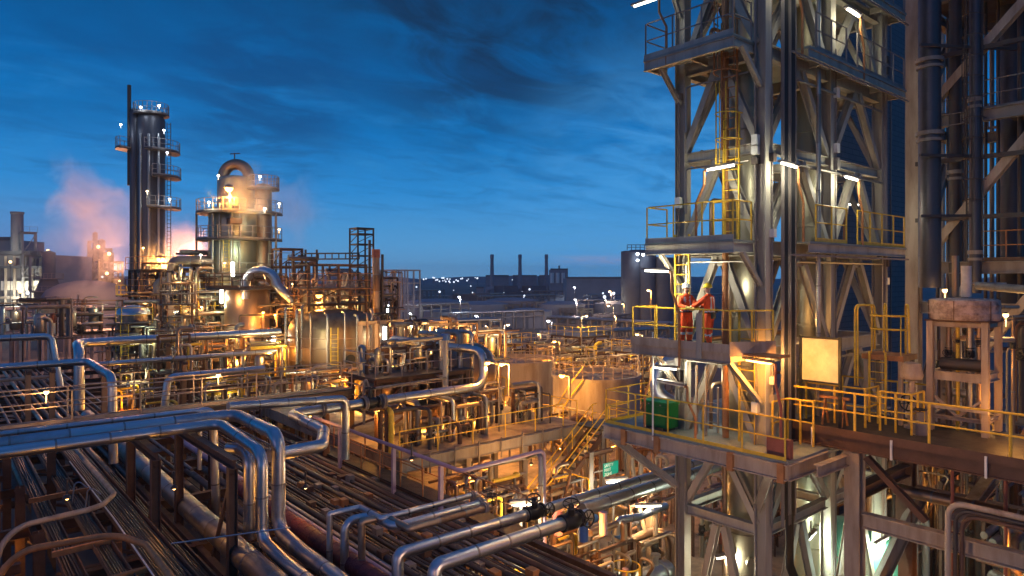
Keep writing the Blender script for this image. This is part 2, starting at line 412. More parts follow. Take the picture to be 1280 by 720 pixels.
def landing(z, xo, ya, yb, front=True, rail='yellow', fx1=None, yo=.75, inner=True):
    """a landing: plate outboard of the -X face, strip along the -Y face, plate inside"""
    if inner: deckplate(tw, 'deck', X0 + .22, Y0 + .22, X0 + 2*T - .2, Y0 + S - .2, z)
    deckplate(tw, 'deck', X0 - xo, ya, X0 - .2, yb, z)
    P_beam(tw, 'landing_beam', 'steel', (X0 - xo + .05, ya, z - .22), (X0 - xo + .05, yb, z - .22), .3, .12)
    for y in (ya + .05, (ya+yb)/2, yb - .05):
        P_beam(tw, 'landing_beam', 'steel', (X0 - xo + .12, y, z - .21), (X0 - .19, y, z - .21), .26, .1)
    for y in (Y0, Y0 + S):
        P_beam(tw, 'bracket', 'steel', (X0 - xo + .2, y, z - .36), (X0 - .15, y, z - 1.3), .14, .12, (0,1,0))
    pts = [(X0 - .25, yb - .04, z), (X0 - xo + .06, yb - .04, z), (X0 - xo + .06, ya + .04, z), (X0 - .3, ya + .04, z)]
    rails(tw, rail, pts, 1.1, 1.0, toe=0)
    P_bar(tw, 'toe_plate', 'steel', (X0 - xo + .03, ya, z + .07), (X0 - xo + .03, yb, z + .07), .012, .15)
    if front:
        x1 = X0 + 2*T + .5
        deckplate(tw, 'deck', X0 + 1.3, Y0 - yo, x1, Y0 - .2, z, .06)
        P_beam(tw, 'landing_beam', 'steel', (X0 + 1.3, Y0 - yo + .05, z - .2), (x1, Y0 - yo + .05, z - .2), .26, .12)
        for x in (X0 + T - 1.6, X0 + T + .3, X0 + 2*T - 1.2, X0 + 2*T + .3):
            P_beam(tw, 'landing_beam', 'steel', (x, Y0 - yo + .12, z - .2), (x, Y0 - .16, z - .2), .22, .1)
        rails(tw, rail, [(X0 + 1.75, Y0 - yo + .05, z), (X0 + T - .25, Y0 - yo + .05, z)], 1.1, 1.1)
        rails(tw, rail, [(X0 + T + .55, Y0 - yo + .05, z), (x1 - .1, Y0 - yo + .05, z)], 1.1, 1.1)
        P_bar(tw, 'stay_rod', 'steel2', (X0 + .2, Y0 - yo - .02, z - .42), (x1 + .1, Y0 - yo - .02, z - .42), .05, .05)
landing(6.74, 1.32, Y0 + .15, Y0 + 3.25, rail='steel2')
landing(1.04, 1.32, Y0 + .15, Y0 + 3.2)
landing(9.5, .9, Y0 + .15, Y0 + 3.2, rail='steel2')
# a raised yellow cage gate round the ladder head on the middle landing
rails(tw, 'yellow', [(X0 - .95, Y0 + 1.0, 1.04), (X0 - .95, Y0 + .25, 1.04)], 1.1, .4, toe=0)
# the crew landing
z = -2.03
deckplate(tw, 'deck', X0 - 1.55, Y0 + .1, X0 - .2, Y0 + 3.55, z)
P_beam(tw, 'landing_beam', 'pinkst', (X0 - 1.5, Y0 + .1, z - .2), (X0 - 1.5, Y0 + 3.55, z - .2), .3, .12)
P_bar(tw, 'toe_plate', 'pinkst', (X0 - 1.57, Y0 + .1, z + .06), (X0 - 1.57, Y0 + 1.75, z + .06), .014, .24)
P_bar(tw, 'toe_plate', 'pinkst', (X0 - 1.575, Y0 + 1.77, z + .06), (X0 - 1.575, Y0 + 3.55, z + .06), .014, .24)
P_bar(tw, 'toe_plate', 'pinkst', (X0 - 1.57, Y0 + .1, z + .05), (X0 - .3, Y0 - .55, z + .05), .014, .4)
for y in (Y0 + .2, Y0 + 1.8, Y0 + 3.5): P_beam(tw, 'landing_beam', 'steel', (X0 - 1.44, y, z - .2), (X0 - .19, y, z - .2), .26, .1)
for y in (Y0, Y0 + S): P_beam(tw, 'bracket', 'steel', (X0 - 1.35, y + .25*(y == Y0), z - .35), (X0 - .1, y, z - 1.6), .15, .12, (0,1,0))
rails(tw, 'yellow', [(X0 - .3, Y0 + 3.52, z), (X0 - 1.5, Y0 + 3.52, z), (X0 - 1.5, Y0 + .12, z), (X0 - .35, Y0 - .5, z)], 1.1, .85, toe=0)
P_bar(tw, 'post_plate', 'steel', (X0 - 1.6, Y0 + 1.05, z - .3), (X0 - 1.6, Y0 + 1.05, z + 1.0), .03, .17, (0,1,0))
# lower deck
z = -4.8
deckplate(tw, 'deck', X0 - 1.3, Y0 - .1, X0 - .02, Y0 + 4.9, z, .08)
deckplate(tw, 'deck', X0 - .02, Y0 - .1, 26.5, Y0 + 4.9, z + .002, .08)
deckplate(tw, 'deck', X0 - 1.3, 8.75, 19.1, Y0 - .1, z, .08)
for (a, b) in (((X0 - 1.3, 8.75), (X0 - 1.3, Y0 + 4.9)), ((X0 - 1.3, Y0 + 4.9), (26.5, Y0 + 4.9)), ((19.1, 8.75), (X0 - 1.3, 8.75))):
    P_beam(tw, 'edge_beam', 'pinkst', (*a, z - .27), (*b, z - .27), .42, .18)
for y in (Y0 - .25, Y0 + 1.4, Y0 + S, Y0 + 4.0): P_beam(tw, 'floor_beam', 'steel2', (X0 - 1.2, y, z - .28), (26.3, y, z - .28), .36, .16)
for y in (Y0 + S, Y0 + .05):
    P_beam(tw, 'bracket', 'steel', (X0 - 1.2, y + (1.9 if y > 11 else -.9), z - .45), (X0 - .05, y + .1, z - 1.9), .22, .18, (0,1,0))
rails(tw, 'yellow', [(X0 + 1.0, Y0 + 4.85, z), (X0 - 1.25, Y0 + 4.85, z), (X0 - 1.25, 8.85, z)], 1.1, 1.3, toe=.1)
for y in (8.9, Y0 + .2, Y0 + 2.7, Y0 + 4.0): P_box(tw, 'deck_bracket', 'orangep', (X0 - 1.42, y - .09, z - .55), (X0 - 1.31, y + .09, z - .05))
# ladders
ladder(tw, 'orangep', (X0 - .35, Y0 + .86, 3.75), 7.5, (0,1,0), .5, (-1,0,0))
ladder(tw, 'yellow', (X0 - .3, Y0 + .83, 1.04), 4.8, (0,1,0), .5, (-1,0,0))
ladder(tw, 'yellow', (X0 - .65, Y0 + 2.3, -2.03), 1.3, (0,1,0), .5, None)
ladder(tw, 'yellow', (X0 - .2, Y0 + .38, -4.8), -1.0, (0,1,0), .5, None)
ladder(tw, 'pinkst', (X0 + .25, Y0 + 1.9, -4.8), -3.4, (0,1,0), .55, None)
# lattice ladder in pale steel under the crew landing
for y in (Y0 + 1.62, Y0 + 1.95): P_bar(tw, 'hanger', 'pinkst', (X0 - .4, y, -4.8), (X0 - .4, y, -2.7), .06)
# slim columns inside the two bays
def column_vessel(cx, cy, R, label, bands, pm='vessel'):
    v = thing('process_column', label, 'column', (cx, cy, GZ), 'slim columns inside the steel tower')
    prof = []
    for z in bands: prof += [(R, z - .06 - GZ), (R + .05, z - .05 - GZ), (R + .05, z + .05 - GZ), (R, z + .06 - GZ)]
    build(MB().lathe((cx, cy, GZ), [(R + .15, 0), (R + .15, .25), (R, .4)] + prof + [(R, TOP - GZ - .5), (R*.7, TOP - GZ - .1), (.1, TOP - GZ)], 28), 'shell', M[pm], v)
    P_tube(v, 'downcomer', 'copper', [(cx - R - .2, cy + .25, -11), (cx - R - .2, cy + .25, 11)], .085, 8)
    P_tube(v, 'side_pipe', 'alu2', [(cx + R + .2, cy - .2, -11.5), (cx + R + .2, cy - .2, 12)], .06, 8)
    for z in (-8.7, -3.6, 2.2, 5.0):
        d = V((-.7, -.7, 0)).normalized()
        c = V((cx, cy, z)) + d*R
        build(MB().tube([c - d*.1, c + d*.22], .1, 10).disc(c + d*.2, d, .17, .06).disc(c + d*.26, d, .17, .05), 'nozzle', M['vessel'], v)
    return v
column_vessel(X0 + 1.35, Y0 + 1.36, .56, 'olive clad column with thin copper downpipe behind the yellow ladder', [-10, -8, -6, -3.3, -1.2, 2, 4.6, 7.2, 9.4])
column_vessel(X0 + 5.6, Y0 + 1.36, .62, 'dull clad column behind the sign board and dark cable riser', [-9.5, -7, -4, -1.7, 1.8, 5.1, 8])
# dark cable riser on the tower front
rs = thing('cable_riser', 'dark vertical cable ladder packed with cables on the tower front', 'cable riser', (X0 + .9, Y0 - .35, -11.5))
for k, x in enumerate((X0 + .62, X0 + 1.02)):
    for dx in (-.15, .15): P_bar(rs, 'side_rail', 'steel2', (x + dx, Y0 - .35, -7.2), (x + dx, Y0 - .35, TOP), .035, .09, (0,1,0))
    for q in range(3): P_tube(rs, 'cable', 'cable', [(x - .08 + .08*q, Y0 - .36, -7.0), (x - .08 + .08*q, Y0 - .38, TOP)], .026, 6)
for z in [-6.5 + .8*i for i in range(25)]: P_bar(rs, 'crossbar', 'steel2', (X0 + .46, Y0 - .315, z), (X0 + 1.2, Y0 - .315, z), .03)
for q in range(4): P_tube(rs, 'cable', 'cable', [(X0 + .7 + .1*q, Y0 - .36, -6.9), (X0 + .7 + .1*q, Y0 - .36, -8.4), (X0 + 1.6 + .1*q, Y0 - .36, -9.8), (X0 + 1.6 + .1*q, Y0 - .36, -12.3)], .045, 6, .3)
# stand pipes
for (px, Y, z0, z1, r, m, lab) in ((1023, Y0 - .3, -4.7, 13, .07, 'alu2', 'thin bright standpipe beside the middle tower leg'),
                             (907, Y0 + 1.15, -4.8, 13, .10, 'orangep', 'orange brown standpipe behind the yellow tower ladder'),
                             (1030, Y0 + .6, -8, 13, .05, 'steel', 'slim grey standpipe close behind the middle tower leg'),
                             (1106, Y0 - .2, -4.5, 13, .09, 'steel2', 'grey standpipe on the outer tower leg')):
    x = XY(px, Y); pipe('standpipe', lab, [(x, Y, z0), (x, Y, z1)], r, m, seams=1.5, n=10, group='standpipes up the tower')
rnd = random.Random(12)
for (x, y, ox, oy) in ((X0, Y0, -.22, .1), (X0, Y0 + S, -.22, .0), (X0 + T, Y0, .1, -.22), (X0 + 2*T, Y0, .05, -.22), (X0, Y0, .12, -.22)):
    for q in range(2):
        z0 = rnd.uniform(-11, -6); P_tube(tw, 'conduit', 'steel2', [(x + ox + .05*q, y + oy + .05*q, z0), (x + ox + .05*q, y + oy + .05*q, rnd.uniform(4, 12))], .022, 6)
    for q in range(4):
        z = rnd.uniform(-4, 8); P_box(tw, 'junction_box', rnd.choice(('steel2','white','dark')), (x + ox - .09, y + oy - .09, z), (x + ox + .09, y + oy + .09, z + rnd.uniform(.2, .4)))
for z in (-5.6, -2.6, .45, 3.35, 5.9):
    P_tube(tw, 'conduit', 'alu2', [(X0 - .25, Y0 + .3, z), (X0 - .25, Y0 + S - .3, z), (X0 - .25, Y0 + S - .3, z - 1.4)], .03, 6, .1); P_tube(tw, 'conduit', 'alu2', [(X0 + 1.6, Y0 - .24, z), (X0 + 2*T - .3, Y0 - .24, z)], .04, 6)
    P_tube(tw, 'service_pipe', 'copper', [(X0 + .5, Y0 + S - .35, z + .6), (X0 + 2*T - .4, Y0 + S - .35, z + .6)], .09, 8); P_box(tw, 'wall_cabinet', 'steel2', (X0 + T + .5, Y0 + .35, z + .5), (X0 + T + 1.0, Y0 + .6, z + 1.3))
for z in (-4.8, 1.04, 6.47):
    for q in range(4): x = X0 + .6 + 1.9*q; P_tube(tw, 'service_pipe', ('copper','alu2','steel2','alu')[q], [(x, Y0 + 2.1, z), (x, Y0 + 2.1, z + 1.4), (x + .9, Y0 + 2.1, z + 1.4), (x + .9, Y0 + 1.5, z + 1.4)], .06 + .02*(q % 2), 8, .2)
# tower lamps
def xl(px, X): return V((X, YX(px, X), 0))
def yl(px, Y): return V((XY(px, Y), Y, 0))
def up(v, z): return V((v.x, v.y, z))
tube_lamp(up(xl(870, X0 - 1.25), 1.0), 2.05, (0,-1,0), 'lit tube lamp on cranked orange pole at the middle landing corner', 70)
tube_lamp(up(yl(1004, Y0 - .72), 1.0), 2.1, (-1,0,0), 'lit tube lamp on cranked pole just beyond the cable riser, middle landing', 70)
tube_lamp(up(yl(1078, Y0 - .72), 1.0), 2.1, (-1,0,0), 'lit tube lamp on cranked pole near the outer tower leg, middle landing', 80)
tube_lamp(up(yl(1055, Y0 + 1.2), 1.0), 1.75, (1,0,0), 'lit tube lamp inside the outer bay of the middle landing', 80)
tube_lamp(up(yl(1080, Y0 - .72), 6.4), 2.0, (-1,0,0), 'lit tube lamp on cranked pole high on the upper landing', 50)
tube_lamp(up(yl(1060, Y0 + 1.0), 6.4), 1.1, (-1,0,0), 'low lit lamp inside the outer bay of the upper landing', 40)
tube_lamp(up(yl(1003, Y0 - .72), 6.4), 2.2, (-1,0,0), 'cranked pole lamp beyond the cable riser on the upper landing', 22)
tube_lamp(up(xl(833, X0 - 1.25), 6.4), 2.1, (0,1,0), 'cranked lamp pole at the outer corner of the upper landing', 10)
tube_lamp(up(xl(849, X0 - 1.62), -2.6), 2.75, (0,1,0), 'lit tube lamp beside the two crew members on the crew landing', 190)
tube_lamp(up(xl(806, X0 - 1.2), -4.8), 2.0, (0,-1,0), 'lit tube lamp above the green box at the lower deck corner', 55, arm=.35)
tube_lamp(up(xl(869, X0 - 1.2), -5.2), 1.95, (0,1,0), 'unlit lamp on bent red pole beside the green box', 0, lit=False)
t = tube_lamp(up(xl(976, X0 - .9), -4.9), 2.55, (0,1,0), 'glowing orange lamp under a flat brown hood by the sign board', 200, SOD, 'redlead', emat='e_sod', L=.9, arm=.25)
light(t, (X0 + .2, 9.6, -2.35), WARM, 60, .15)  # extra light without a fixture, added to brighten the sign board
P_box(t, 'hood', 'orangep', (X0 - 1.2, YX(976, X0 - .9) - .1, -2.16), (X0 - .6, YX(976, X0 - .9) + 1.3, -2.10))
P_box(t, 'base_plate', 'redlead', (X0 - 1.05, YX(976, X0 - .9) - .32, -4.8), (X0 - .85, YX(976, X0 - .9) + .32, -4.3))
light(tw, (X0 + .5, Y0 + .8, -.3), WHT, 30, .2); light(tw, (X0 + .6, Y0 + 1.9, -3.1), WHT, 50, .2)  # fixtureless lights added to make the tower interior glow
light(tw, (X0 + 3.3, Y0 + 1.2, 3.2), WHT, 40, .2); light(tw, (X0 + 3.2, Y0 + .7, 9.0), WHT, 18, .2)
light(tw, (X0 + 3.3, Y0 + .6, -1.4), WARM, 50, .2)
# lamps under the lower deck
def under_lamp(p, d, label, w, col=WHT, emat='e_white', L=1.1):
    p = V(p); d = V(d).normalized(); t = thing('batten_lamp', label, 'lamp', p, 'batten lamps under the lower deck')
    P_bar(t, 'lamp_housing', 'steel2', p + V((0,0,.06)), p + d*L + V((0,0,.06)), .14, .06)
    build(MB().tube([p + d*.05, p + d*(L - .05)], .05, 8), 'lamp_tube', M[emat], t)
    P_bar(t, 'hanger', 'steel2', p + V((0,0,.09)) + d*L/2, p + V((0,0,.5)) + d*L/2, .04)
    light(t, p + d*L/2 + V((0,0,-.16)), col, w, .18); return t
under_lamp((X0 + .1, Y0 + 1.6, -8.6), (1,-.3,0), 'bright batten lamp between two tower legs below the lower deck', 240)
under_lamp((X0 + 3.0, Y0 + .2, -8.4), (1,.2,0), 'batten lamp under the lower deck behind the cable bundle', 300, (.85,1,.75))
under_lamp((X0 + 7.0, Y0 - .3, -9.4), (1,0,0), 'batten lamp low under the walkway near the green tank', 320, (.85,1,.75))
under_lamp((21.0, 17.2, -9.0), (.8,-.6,0), 'sloping batten lamp on a short pale post near the tower', 220)

# green box and deck bits
g = thing('storage_box', 'bright green lidded storage box on the lower tower deck', 'box', (17.55, 13.3, -4.8))
P_box(g, 'body', 'green', (17.25, 12.85, -4.7), (17.82, 13.78, -3.98)); P_box(g, 'lid', 'green', (17.21, 12.81, -3.977), (17.86, 13.82, -3.9))
P_box(g, 'door_panel', 'green', (17.235, 12.9, -4.62), (17.247, 13.29, -4.05)); P_box(g, 'door_panel', 'green', (17.235, 13.34, -4.62), (17.247, 13.73, -4.05))
for y in (13.0, 13.65): P_box(g, 'foot', 'dark', (17.3, y - .05, -4.8), (17.78, y + .05, -4.702))
for y in (13.1, 13.55): P_box(g, 'latch', 'steel2', (17.225, y - .03, -4.02), (17.235, y + .03, -3.94))
pipe('duct_elbow', 'large silver duct elbow curling down behind the green box', [W(868, 452, 24.5), W(826, 455, 24.5), W(818, 492, 24.5), W(852, 512, 24), W(860, 540, 24)], .28, 'alu', .5, 1.2, 18)
pipe('thin_mast', 'thin white mast standing at the lower deck edge near the green box', [up(xl(816, X0 - 1.36), -5.0), up(xl(816, X0 - 1.36), -1.7)], .028, 'white', seams=0, n=7, cat='mast')

# =====================================================================  PEOPLE
def person(loc, rz, label, J, hat, helmet_extra=False):
    """one skinned body; J gives the arm and leg joints; faces +Y before turning"""
    pel = (0, 0, .95)
    base = {'pel': pel, 'waist': (0, -.01, 1.1), 'chest': (0, .01, 1.3), 'collar': (0, .0, 1.46), 'neck': (0, .02, 1.53), 'chin': (0, .05, 1.6), 'head': (0, .045, 1.68), 'crown': (0, .03, 1.76)}
    base.update(J)
    rad = {'pel': .18, 'waist': .165, 'chest': .195, 'collar': .115, 'neck': .06, 'chin': .075, 'head': .093, 'crown': .07}
    E = [('pel','waist'),('waist','chest'),('chest','collar'),('collar','neck'),('neck','chin'),('chin','head'),('head','crown')]
    for s in 'ab':
        E += [('chest','sh'+s),('sh'+s,'el'+s),('el'+s,'wr'+s),('pel','hip'+s),('hip'+s,'kn'+s),('kn'+s,'an'+s),('an'+s,'to'+s)]
        rad.update({'sh'+s: .105, 'el'+s: .078, 'wr'+s: .052, 'hip'+s: .13, 'kn'+s: .105, 'an'+s: .085, 'to'+s: .055})
        w = V(base['wr'+s]); e = V(base['el'+s]); d = (w - e).normalized(); base['palm'+s] = tuple(w + d*.08); E.append(('wr'+s, 'palm'+s)); rad['palm'+s] = .036
        side = d.cross(V((0,0,1))).normalized(); dn = V((0,0,-1))
        for k, (o, L) in enumerate(((-.032,.07),(-.011,.08),(.011,.077),(.033,.06))):
            a, b = 'f%s%d' % (s, k), 'g%s%d' % (s, k)
            base[a] = tuple(w + d*(.10 + L*.5) + side*o); base[b] = tuple(w + d*(.10 + L*.85) + side*o + dn*.03)
            E += [('palm'+s, a), (a, b)]; rad[a] = .0095; rad[b] = .008
        t1, t2 = 't'+s, 'u'+s; q = 1 if s == 'a' else -1
        base[t1] = tuple(w + d*.05 + side*.05*q); base[t2] = tuple(w + d*.09 + side*.062*q + dn*.01); E += [('wr'+s, t1), (t1, t2)]; rad[t1] = .012; rad[t2] = .009
    names = list(base); idx = {n: i for i, n in enumerate(names)}
    me = bpy.data.meshes.new('skeleton'); me.from_pydata([base[n] for n in names], [(idx[a], idx[b]) for a, b in E], [])
    o = bpy.data.objects.new('skeleton', me); COL.objects.link(o)
    md = o.modifiers.new('Skin', 'SKIN'); 
    for n, sv in zip(names, me.skin_vertices[0].data): sv.radius = (rad[n], rad[n]*(.8 if n in ('pel','waist','chest') else 1)); sv.use_root = n == 'pel'
    o.modifiers.new('Sub', 'SUBSURF').levels = 2
    bpy.context.view_layer.update(); dg = bpy.context.evaluated_depsgraph_get()
    bm = bpy.data.meshes.new_from_object(o.evaluated_get(dg)); bpy.data.objects.remove(o)
    bm.name = 'body'
    for k in ('orange', 'skin', 'glove', 'boot', 'strip'): bm.materials.append(M[k])
    palms = [V(base['wra']), V(base['wrb'])]; kn = [(V(base['kn'+s]) + V(base['an'+s]))/2 for s in 'ab']
    for p in bm.polygons:
        c = p.center; p.use_smooth = True; i = 0
        if c.z > 1.535: i = 1
        elif c.z < .13: i = 3
        elif .31 < c.z < .37 or (1.0 < c.z < 1.04 and abs(c.x) < .24 and abs(c.y) < .22): i = 4
        if i == 0 and .06 < abs(c.x) < .105 and 1.04 <= c.z < 1.44 and abs(c.y) > .05: i = 4
        for s, w in zip('ab', palms):
            e = V(base['el'+s]); d = (w - e).normalized(); q = (c - w).dot(d)
            if (c - w).length < .3 and q > -.005 and (c - w - d*q).length < .1: i = 2
        p.material_index = i
    root = thing('person', label, 'person', (0, 0, 0))
    bo = bpy.data.objects.new('body', bm); COL.objects.link(bo); bo.parent = root
    h = V(base['head'])
    # helmet, nose, eyes, ears, hair, chin strap, backpack-less coverall collar
    mb = MB().lathe((h.x, h.y - .01, h.z + .03), [(.128, 0), (.126, .03), (.118, .07), (.09, .115), (.045, .14), (.0, .145)], 18)
    build(mb, 'helmet', M[hat], root)
    mb = MB().lathe((h.x, h.y + .035, h.z + .03), [(.135, 0), (.14, .008), (.12, .016)], 18); build(mb, 'helmet_brim', M[hat], root)
    build(MB().tube([h + V((0,.085,.005)), h + V((0,.115,-.03))], [.012, .02], 7), 'nose', M['skin'], root)
    for s in (-1, 1):
        build(MB().ball(h + V((.034*s, .088, .012)), .012, 7), 'eye', M['boot'], root)
        build(MB().ball(h + V((.096*s, -.005, -.01)), .025, 7), 'ear', M['skin'], root)
    build(MB().bar(h + V((-.025,.094,-.058)), h + V((.025,.094,-.058)), .01, .012), 'mouth', M['redlead'], root)
    build(MB().torus((0, .0, 1.475), (0,-.2,1), .085, .028, 14, 6), 'collar', M['orange'], root)
    P_box(root, 'radio', 'black', (.17, -.16, .98), (.24, -.08, 1.12)); P_box(root, 'tool_pouch', 'black', (-.2, -.23, .82), (-.04, -.16, 1.0))
    build(MB().tube([h + V((.1, .0, -.02)), h + V((.085, .07, -.075)), h + V((0, .1, -.1)), h + V((-.085, .07, -.075)), h + V((-.1, .0, -.02))], .008, 5), 'chin_strap', M['black'], root)
    build(MB().torus((0, -.005, .985), (0,0,1), .19, .02, 16, 5), 'belt', M['black'], root)
    root.location = loc; root.rotation_euler = (0, 0, rz); return root
def legs(sp=.11, a=(0,0), b=(0,0)):
    return {'hipa': (sp*.85, 0, .9), 'kna': (sp + .01, .03 + a[0], .5), 'ana': (sp + .02, a[1], .08), 'toa': (sp + .05, a[1] + .19, .05),
            'hipb': (-sp*.85, 0, .9), 'knb': (-sp - .01, .03 + b[0], .5), 'anb': (-sp - .02, b[1], .08), 'tob': (-sp - .05, b[1] + .19, .05)}
pxw = X0 - .92
y1, y2 = YX(857, pxw), YX(885, pxw)
Ja = dict(legs(.12, (.02,.02), (-.02,-.04)), sha=(.2,.0,1.4), ela=(.29,.14,1.16), wra=(.16,.33,1.13), shb=(-.2,.0,1.4), elb=(-.27,.16,1.17), wrb=(-.07,.36,1.1))
Jb = dict(legs(.13, (.03,.08), (-.03,-.1)), sha=(.2,.03,1.4), ela=(.25,.2,1.2), wra=(.1,.43,1.14), shb=(-.2,.03,1.4), elb=(-.22,.25,1.22), wrb=(-.05,.5,1.16))
person((pxw, y1, -2.03), pi - .45, 'crew member in orange coverall and white helmet on the crew landing', Ja, 'hatw')
person((pxw + .05, y2, -2.03), .12, 'crew member in orange coverall and yellow helmet reaching towards a colleague', Jb, 'haty')
t = thing('hand_meter', 'small yellow instrument held between the two crew members', 'instrument', (pxw, (y1+y2)/2, -.9))
P_box(t, 'casing', 'yellow', (pxw - .05, (y1+y2)/2 - .08, -.94), (pxw + .05, (y1+y2)/2 + .08, -.88)); P_box(t, 'display', 'black', (pxw - .03, (y1+y2)/2 - .05, -.879), (pxw + .03, (y1+y2)/2 + .03, -.876))

# =====================================================================  NEAR WALKWAY ON THE RIGHT
XW = 19.2; zW = -4.3
wk = thing('access_walkway', 'rusty grated walkway with yellow handrail running past the sign board', 'walkway', (XW, 5, zW))
deckplate(wk, 'grate', XW, -4, XW + 3.4, 9.95, zW, .05, 'grating_deck')
P_beam(wk, 'edge_beam', 'rust', (XW + .06, -4, zW - .28), (XW + .06, 10, zW - .28), .42, .2)
P_bar(wk, 'kick_plate', 'rust', (XW - .06, -4, zW - .02), (XW - .06, 10, zW - .02), .02, .22)
P_beam(wk, 'edge_beam', 'rust', (XW + 3.3, -4, zW - .28), (XW + 3.3, 10, zW - .28), .42, .2)
for i in range(12): P_beam(wk, 'cross_beam', 'rust', (XW + .17, -3.5 + 1.2*i, zW - .2), (XW + 3.2, -3.5 + 1.2*i, zW - .2), .2, .1)
for y in (9.2, 7.1, 5.0, 3.0): P_bar(wk, 'rail_stub', 'white', (XW - .1, y, zW - .5), (XW - .1, y, zW + .02), .05)
rails(wk, 'yellow', [(XW + .02, 9.9, zW), (XW + .02, 6.25, zW), (XW + .02, -4, zW)], 1.1, 1.75, .03, toe=0)
rails(wk, 'yellow', [(XW + .02, 9.92, zW), (XW + 1.0, 9.92, zW), (XW + 1.0, 8.2, zW), (XW + 1.9, 8.2, zW)], 1.1, .8, .03, toe=0)
rails(wk, 'yellow', [(XW + 1.9, 7.0, zW), (XW + 1.0, 7.0, zW), (XW + 1.0, 7.8, zW)], 1.1, .5, .028, toe=0)
rails(wk, 'yellow', [(XW + 3.2, 9.8, zW), (XW + 3.2, 7.3, zW)], 1.1, .9, .03, toe=0)
rails(wk, 'yellow', [(XW - 1.3, 9.75, -4.75), (XW - .45, 9.75, -4.75), (XW - .45, 9.0, -4.75)], 1.25, .5, .028, toe=0)
# sign board
xb = XW + .35; ya, yb = YX(1001, xb), YX(1050, xb)
sb = thing('sign_board', 'blank cream board in a dark frame on two dark posts', 'sign', (xb, (ya+yb)/2, zW))
for y in (ya, yb): P_bar(sb, 'post', 'black', (xb, y, zW), (xb, y, -1.72), .07)
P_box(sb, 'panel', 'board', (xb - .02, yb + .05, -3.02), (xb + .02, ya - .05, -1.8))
for z in (-3.05, -1.77): P_bar(sb, 'frame', 'black', (xb, yb + .035, z), (xb, ya - .035, z), .05)
# folded stand beside the sign
st = thing('pipe_stand', 'small orange rusty trestle behind the walkway handrail', 'trestle', (XW + .7, 8.9, zW))
for y in (8.65, 9.2):
    P_bar(st, 'leg', 'orangep', (XW + .5, y, zW), (XW + .7, y, zW + .75), .05); P_bar(st, 'leg', 'orangep', (XW + .9, y, zW), (XW + .7, y + .001, zW + .75), .05)
P_bar(st, 'top_bar', 'orangep', (XW + .7, 8.5, zW + .8), (XW + .7, 9.35, zW + .8), .1, .08)
# caged ladder
xc = XW + 2.55; yc = YX(1112, xc)
cl = thing('caged_ladder', 'yellow caged ladder head with tall hoops above the walkway', 'ladder', (xc, yc, zW))
for dy in (.34, .26): P_tube(cl, 'grab_rail', 'yellow', [(xc - .75, yc + dy + .35, zW + 1.05), (xc - .75, yc + dy + .35, -.85), (xc + .1, yc + dy + .2, -.85), (xc + .1, yc + dy + .2, -2.2)], .03, 8, .15)
for a0 in (.25, -.35): P_tube(cl, 'grab_rail', 'yellow', [(xc + .25, yc + a0, -2.35), (xc + .25, yc + a0, -.82), (xc - .25, yc + a0 - .25, -.82), (xc - .3, yc + a0 - .3, -2.2)], .03, 8, .15)
for z in (-1.15, -1.55): 
    build(MB().tube([(xc + .45*cos(a), yc + .5*sin(a), z) for a in [pi*(.35 + 1.3*i/12) for i in range(13)]], .032, 7), 'hoop', M['yellow'], cl)
for i in range(5): a = pi*(.4 + 1.2*i/4); P_bar(cl, 'cage_strip', 'yellow', (xc + .45*cos(a), yc + .5*sin(a), -1.15), (xc + .45*cos(a), yc + .5*sin(a), -2.3 if i % 2 else -1.55), .05, .02)
P_box(cl, 'platform', 'orangep', (xc - .5, yc - .55, -2.45), (xc + .6, yc + .6, -2.3)); 
for (dx, dy) in ((-.4,-.45),(-.4,.5),(.5,-.45),(.5,.5)): P_bar(cl, 'leg', 'pinkst' if dx < 0 else 'steel2', (xc + dx, yc + dy, zW), (xc + dx, yc + dy, -2.452), .11)
ladder(cl, 'yellow', (xc - .62, yc + .1, zW), -2.2, (0,1,0), .45)
# pale frame with lagged drum
xf = 21.45; yA, yB = YX(1163, xf), YX(1232, xf)
pf = thing('equipment_frame', 'pale pink steel frame of two storeys holding valves under a lagged drum', 'frame', (xf, yA, zW))
for y in (yA, yB):
    for dx in (0, 1.15): P_beam(pf, 'post', 'pinkst', (xf + dx, y, zW), (xf + dx, y, -1.22), .17, .16, (1,0,0))
for z, h in ((-1.32, .13), (-2.75, .24), (-3.9, .1)):
    for dx in (0, 1.15): P_beam(pf, 'rail_beam', 'pinkst', (xf + dx, yB + .09, z), (xf + dx, yA - .09, z), h, .14)
    for y in (yA, yB): P_beam(pf, 'rail_beam', 'pinkst', (xf + .1, y, z), (xf + 1.05, y, z), h*.9, .12)
P_box(pf, 'top_plate', 'rust', (xf - .12, yB - .12, -1.235), (xf + 1.3, yA + .12, -1.195))
P_bar(pf, 'brace', 'pinkst', (xf + .02, yA - .1, -3.35), (xf + .02, (yA+yB)/2, -3.85), .09, .06); P_bar(pf, 'brace', 'pinkst', (xf + .025, yB + .1, -3.35), (xf + .025, (yA+yB)/2, -3.85), .09, .06)
P_bar(pf, 'guard_bar', 'pinkst', (xf - .1, yA + .15, -3.62), (xf - .1, yB - .1, -3.62), .07)
ym = (yA + yB)/2
dr = thing('lagged_drum', 'squat drum in worn pinkish lagging on top of the pale frame', 'drum', (xf + .55, ym, -1.19))
build(MB().lathe((xf + .55, ym, -1.19), [(.83, 0), (.85, .03), (.85, .14), (.865, .145), (.865, .19), (.85, .195), (.85, .38), (.865, .385), (.865, .43), (.85, .435), (.84, .54), (.78, .575), (.3, .60), (.0, .605)], 30), 'lagging', mat('worn_lagging', (.46,.34,.29), .75, 0, .9, (.10,.06,.045), 3.5, .3, 12), dr)
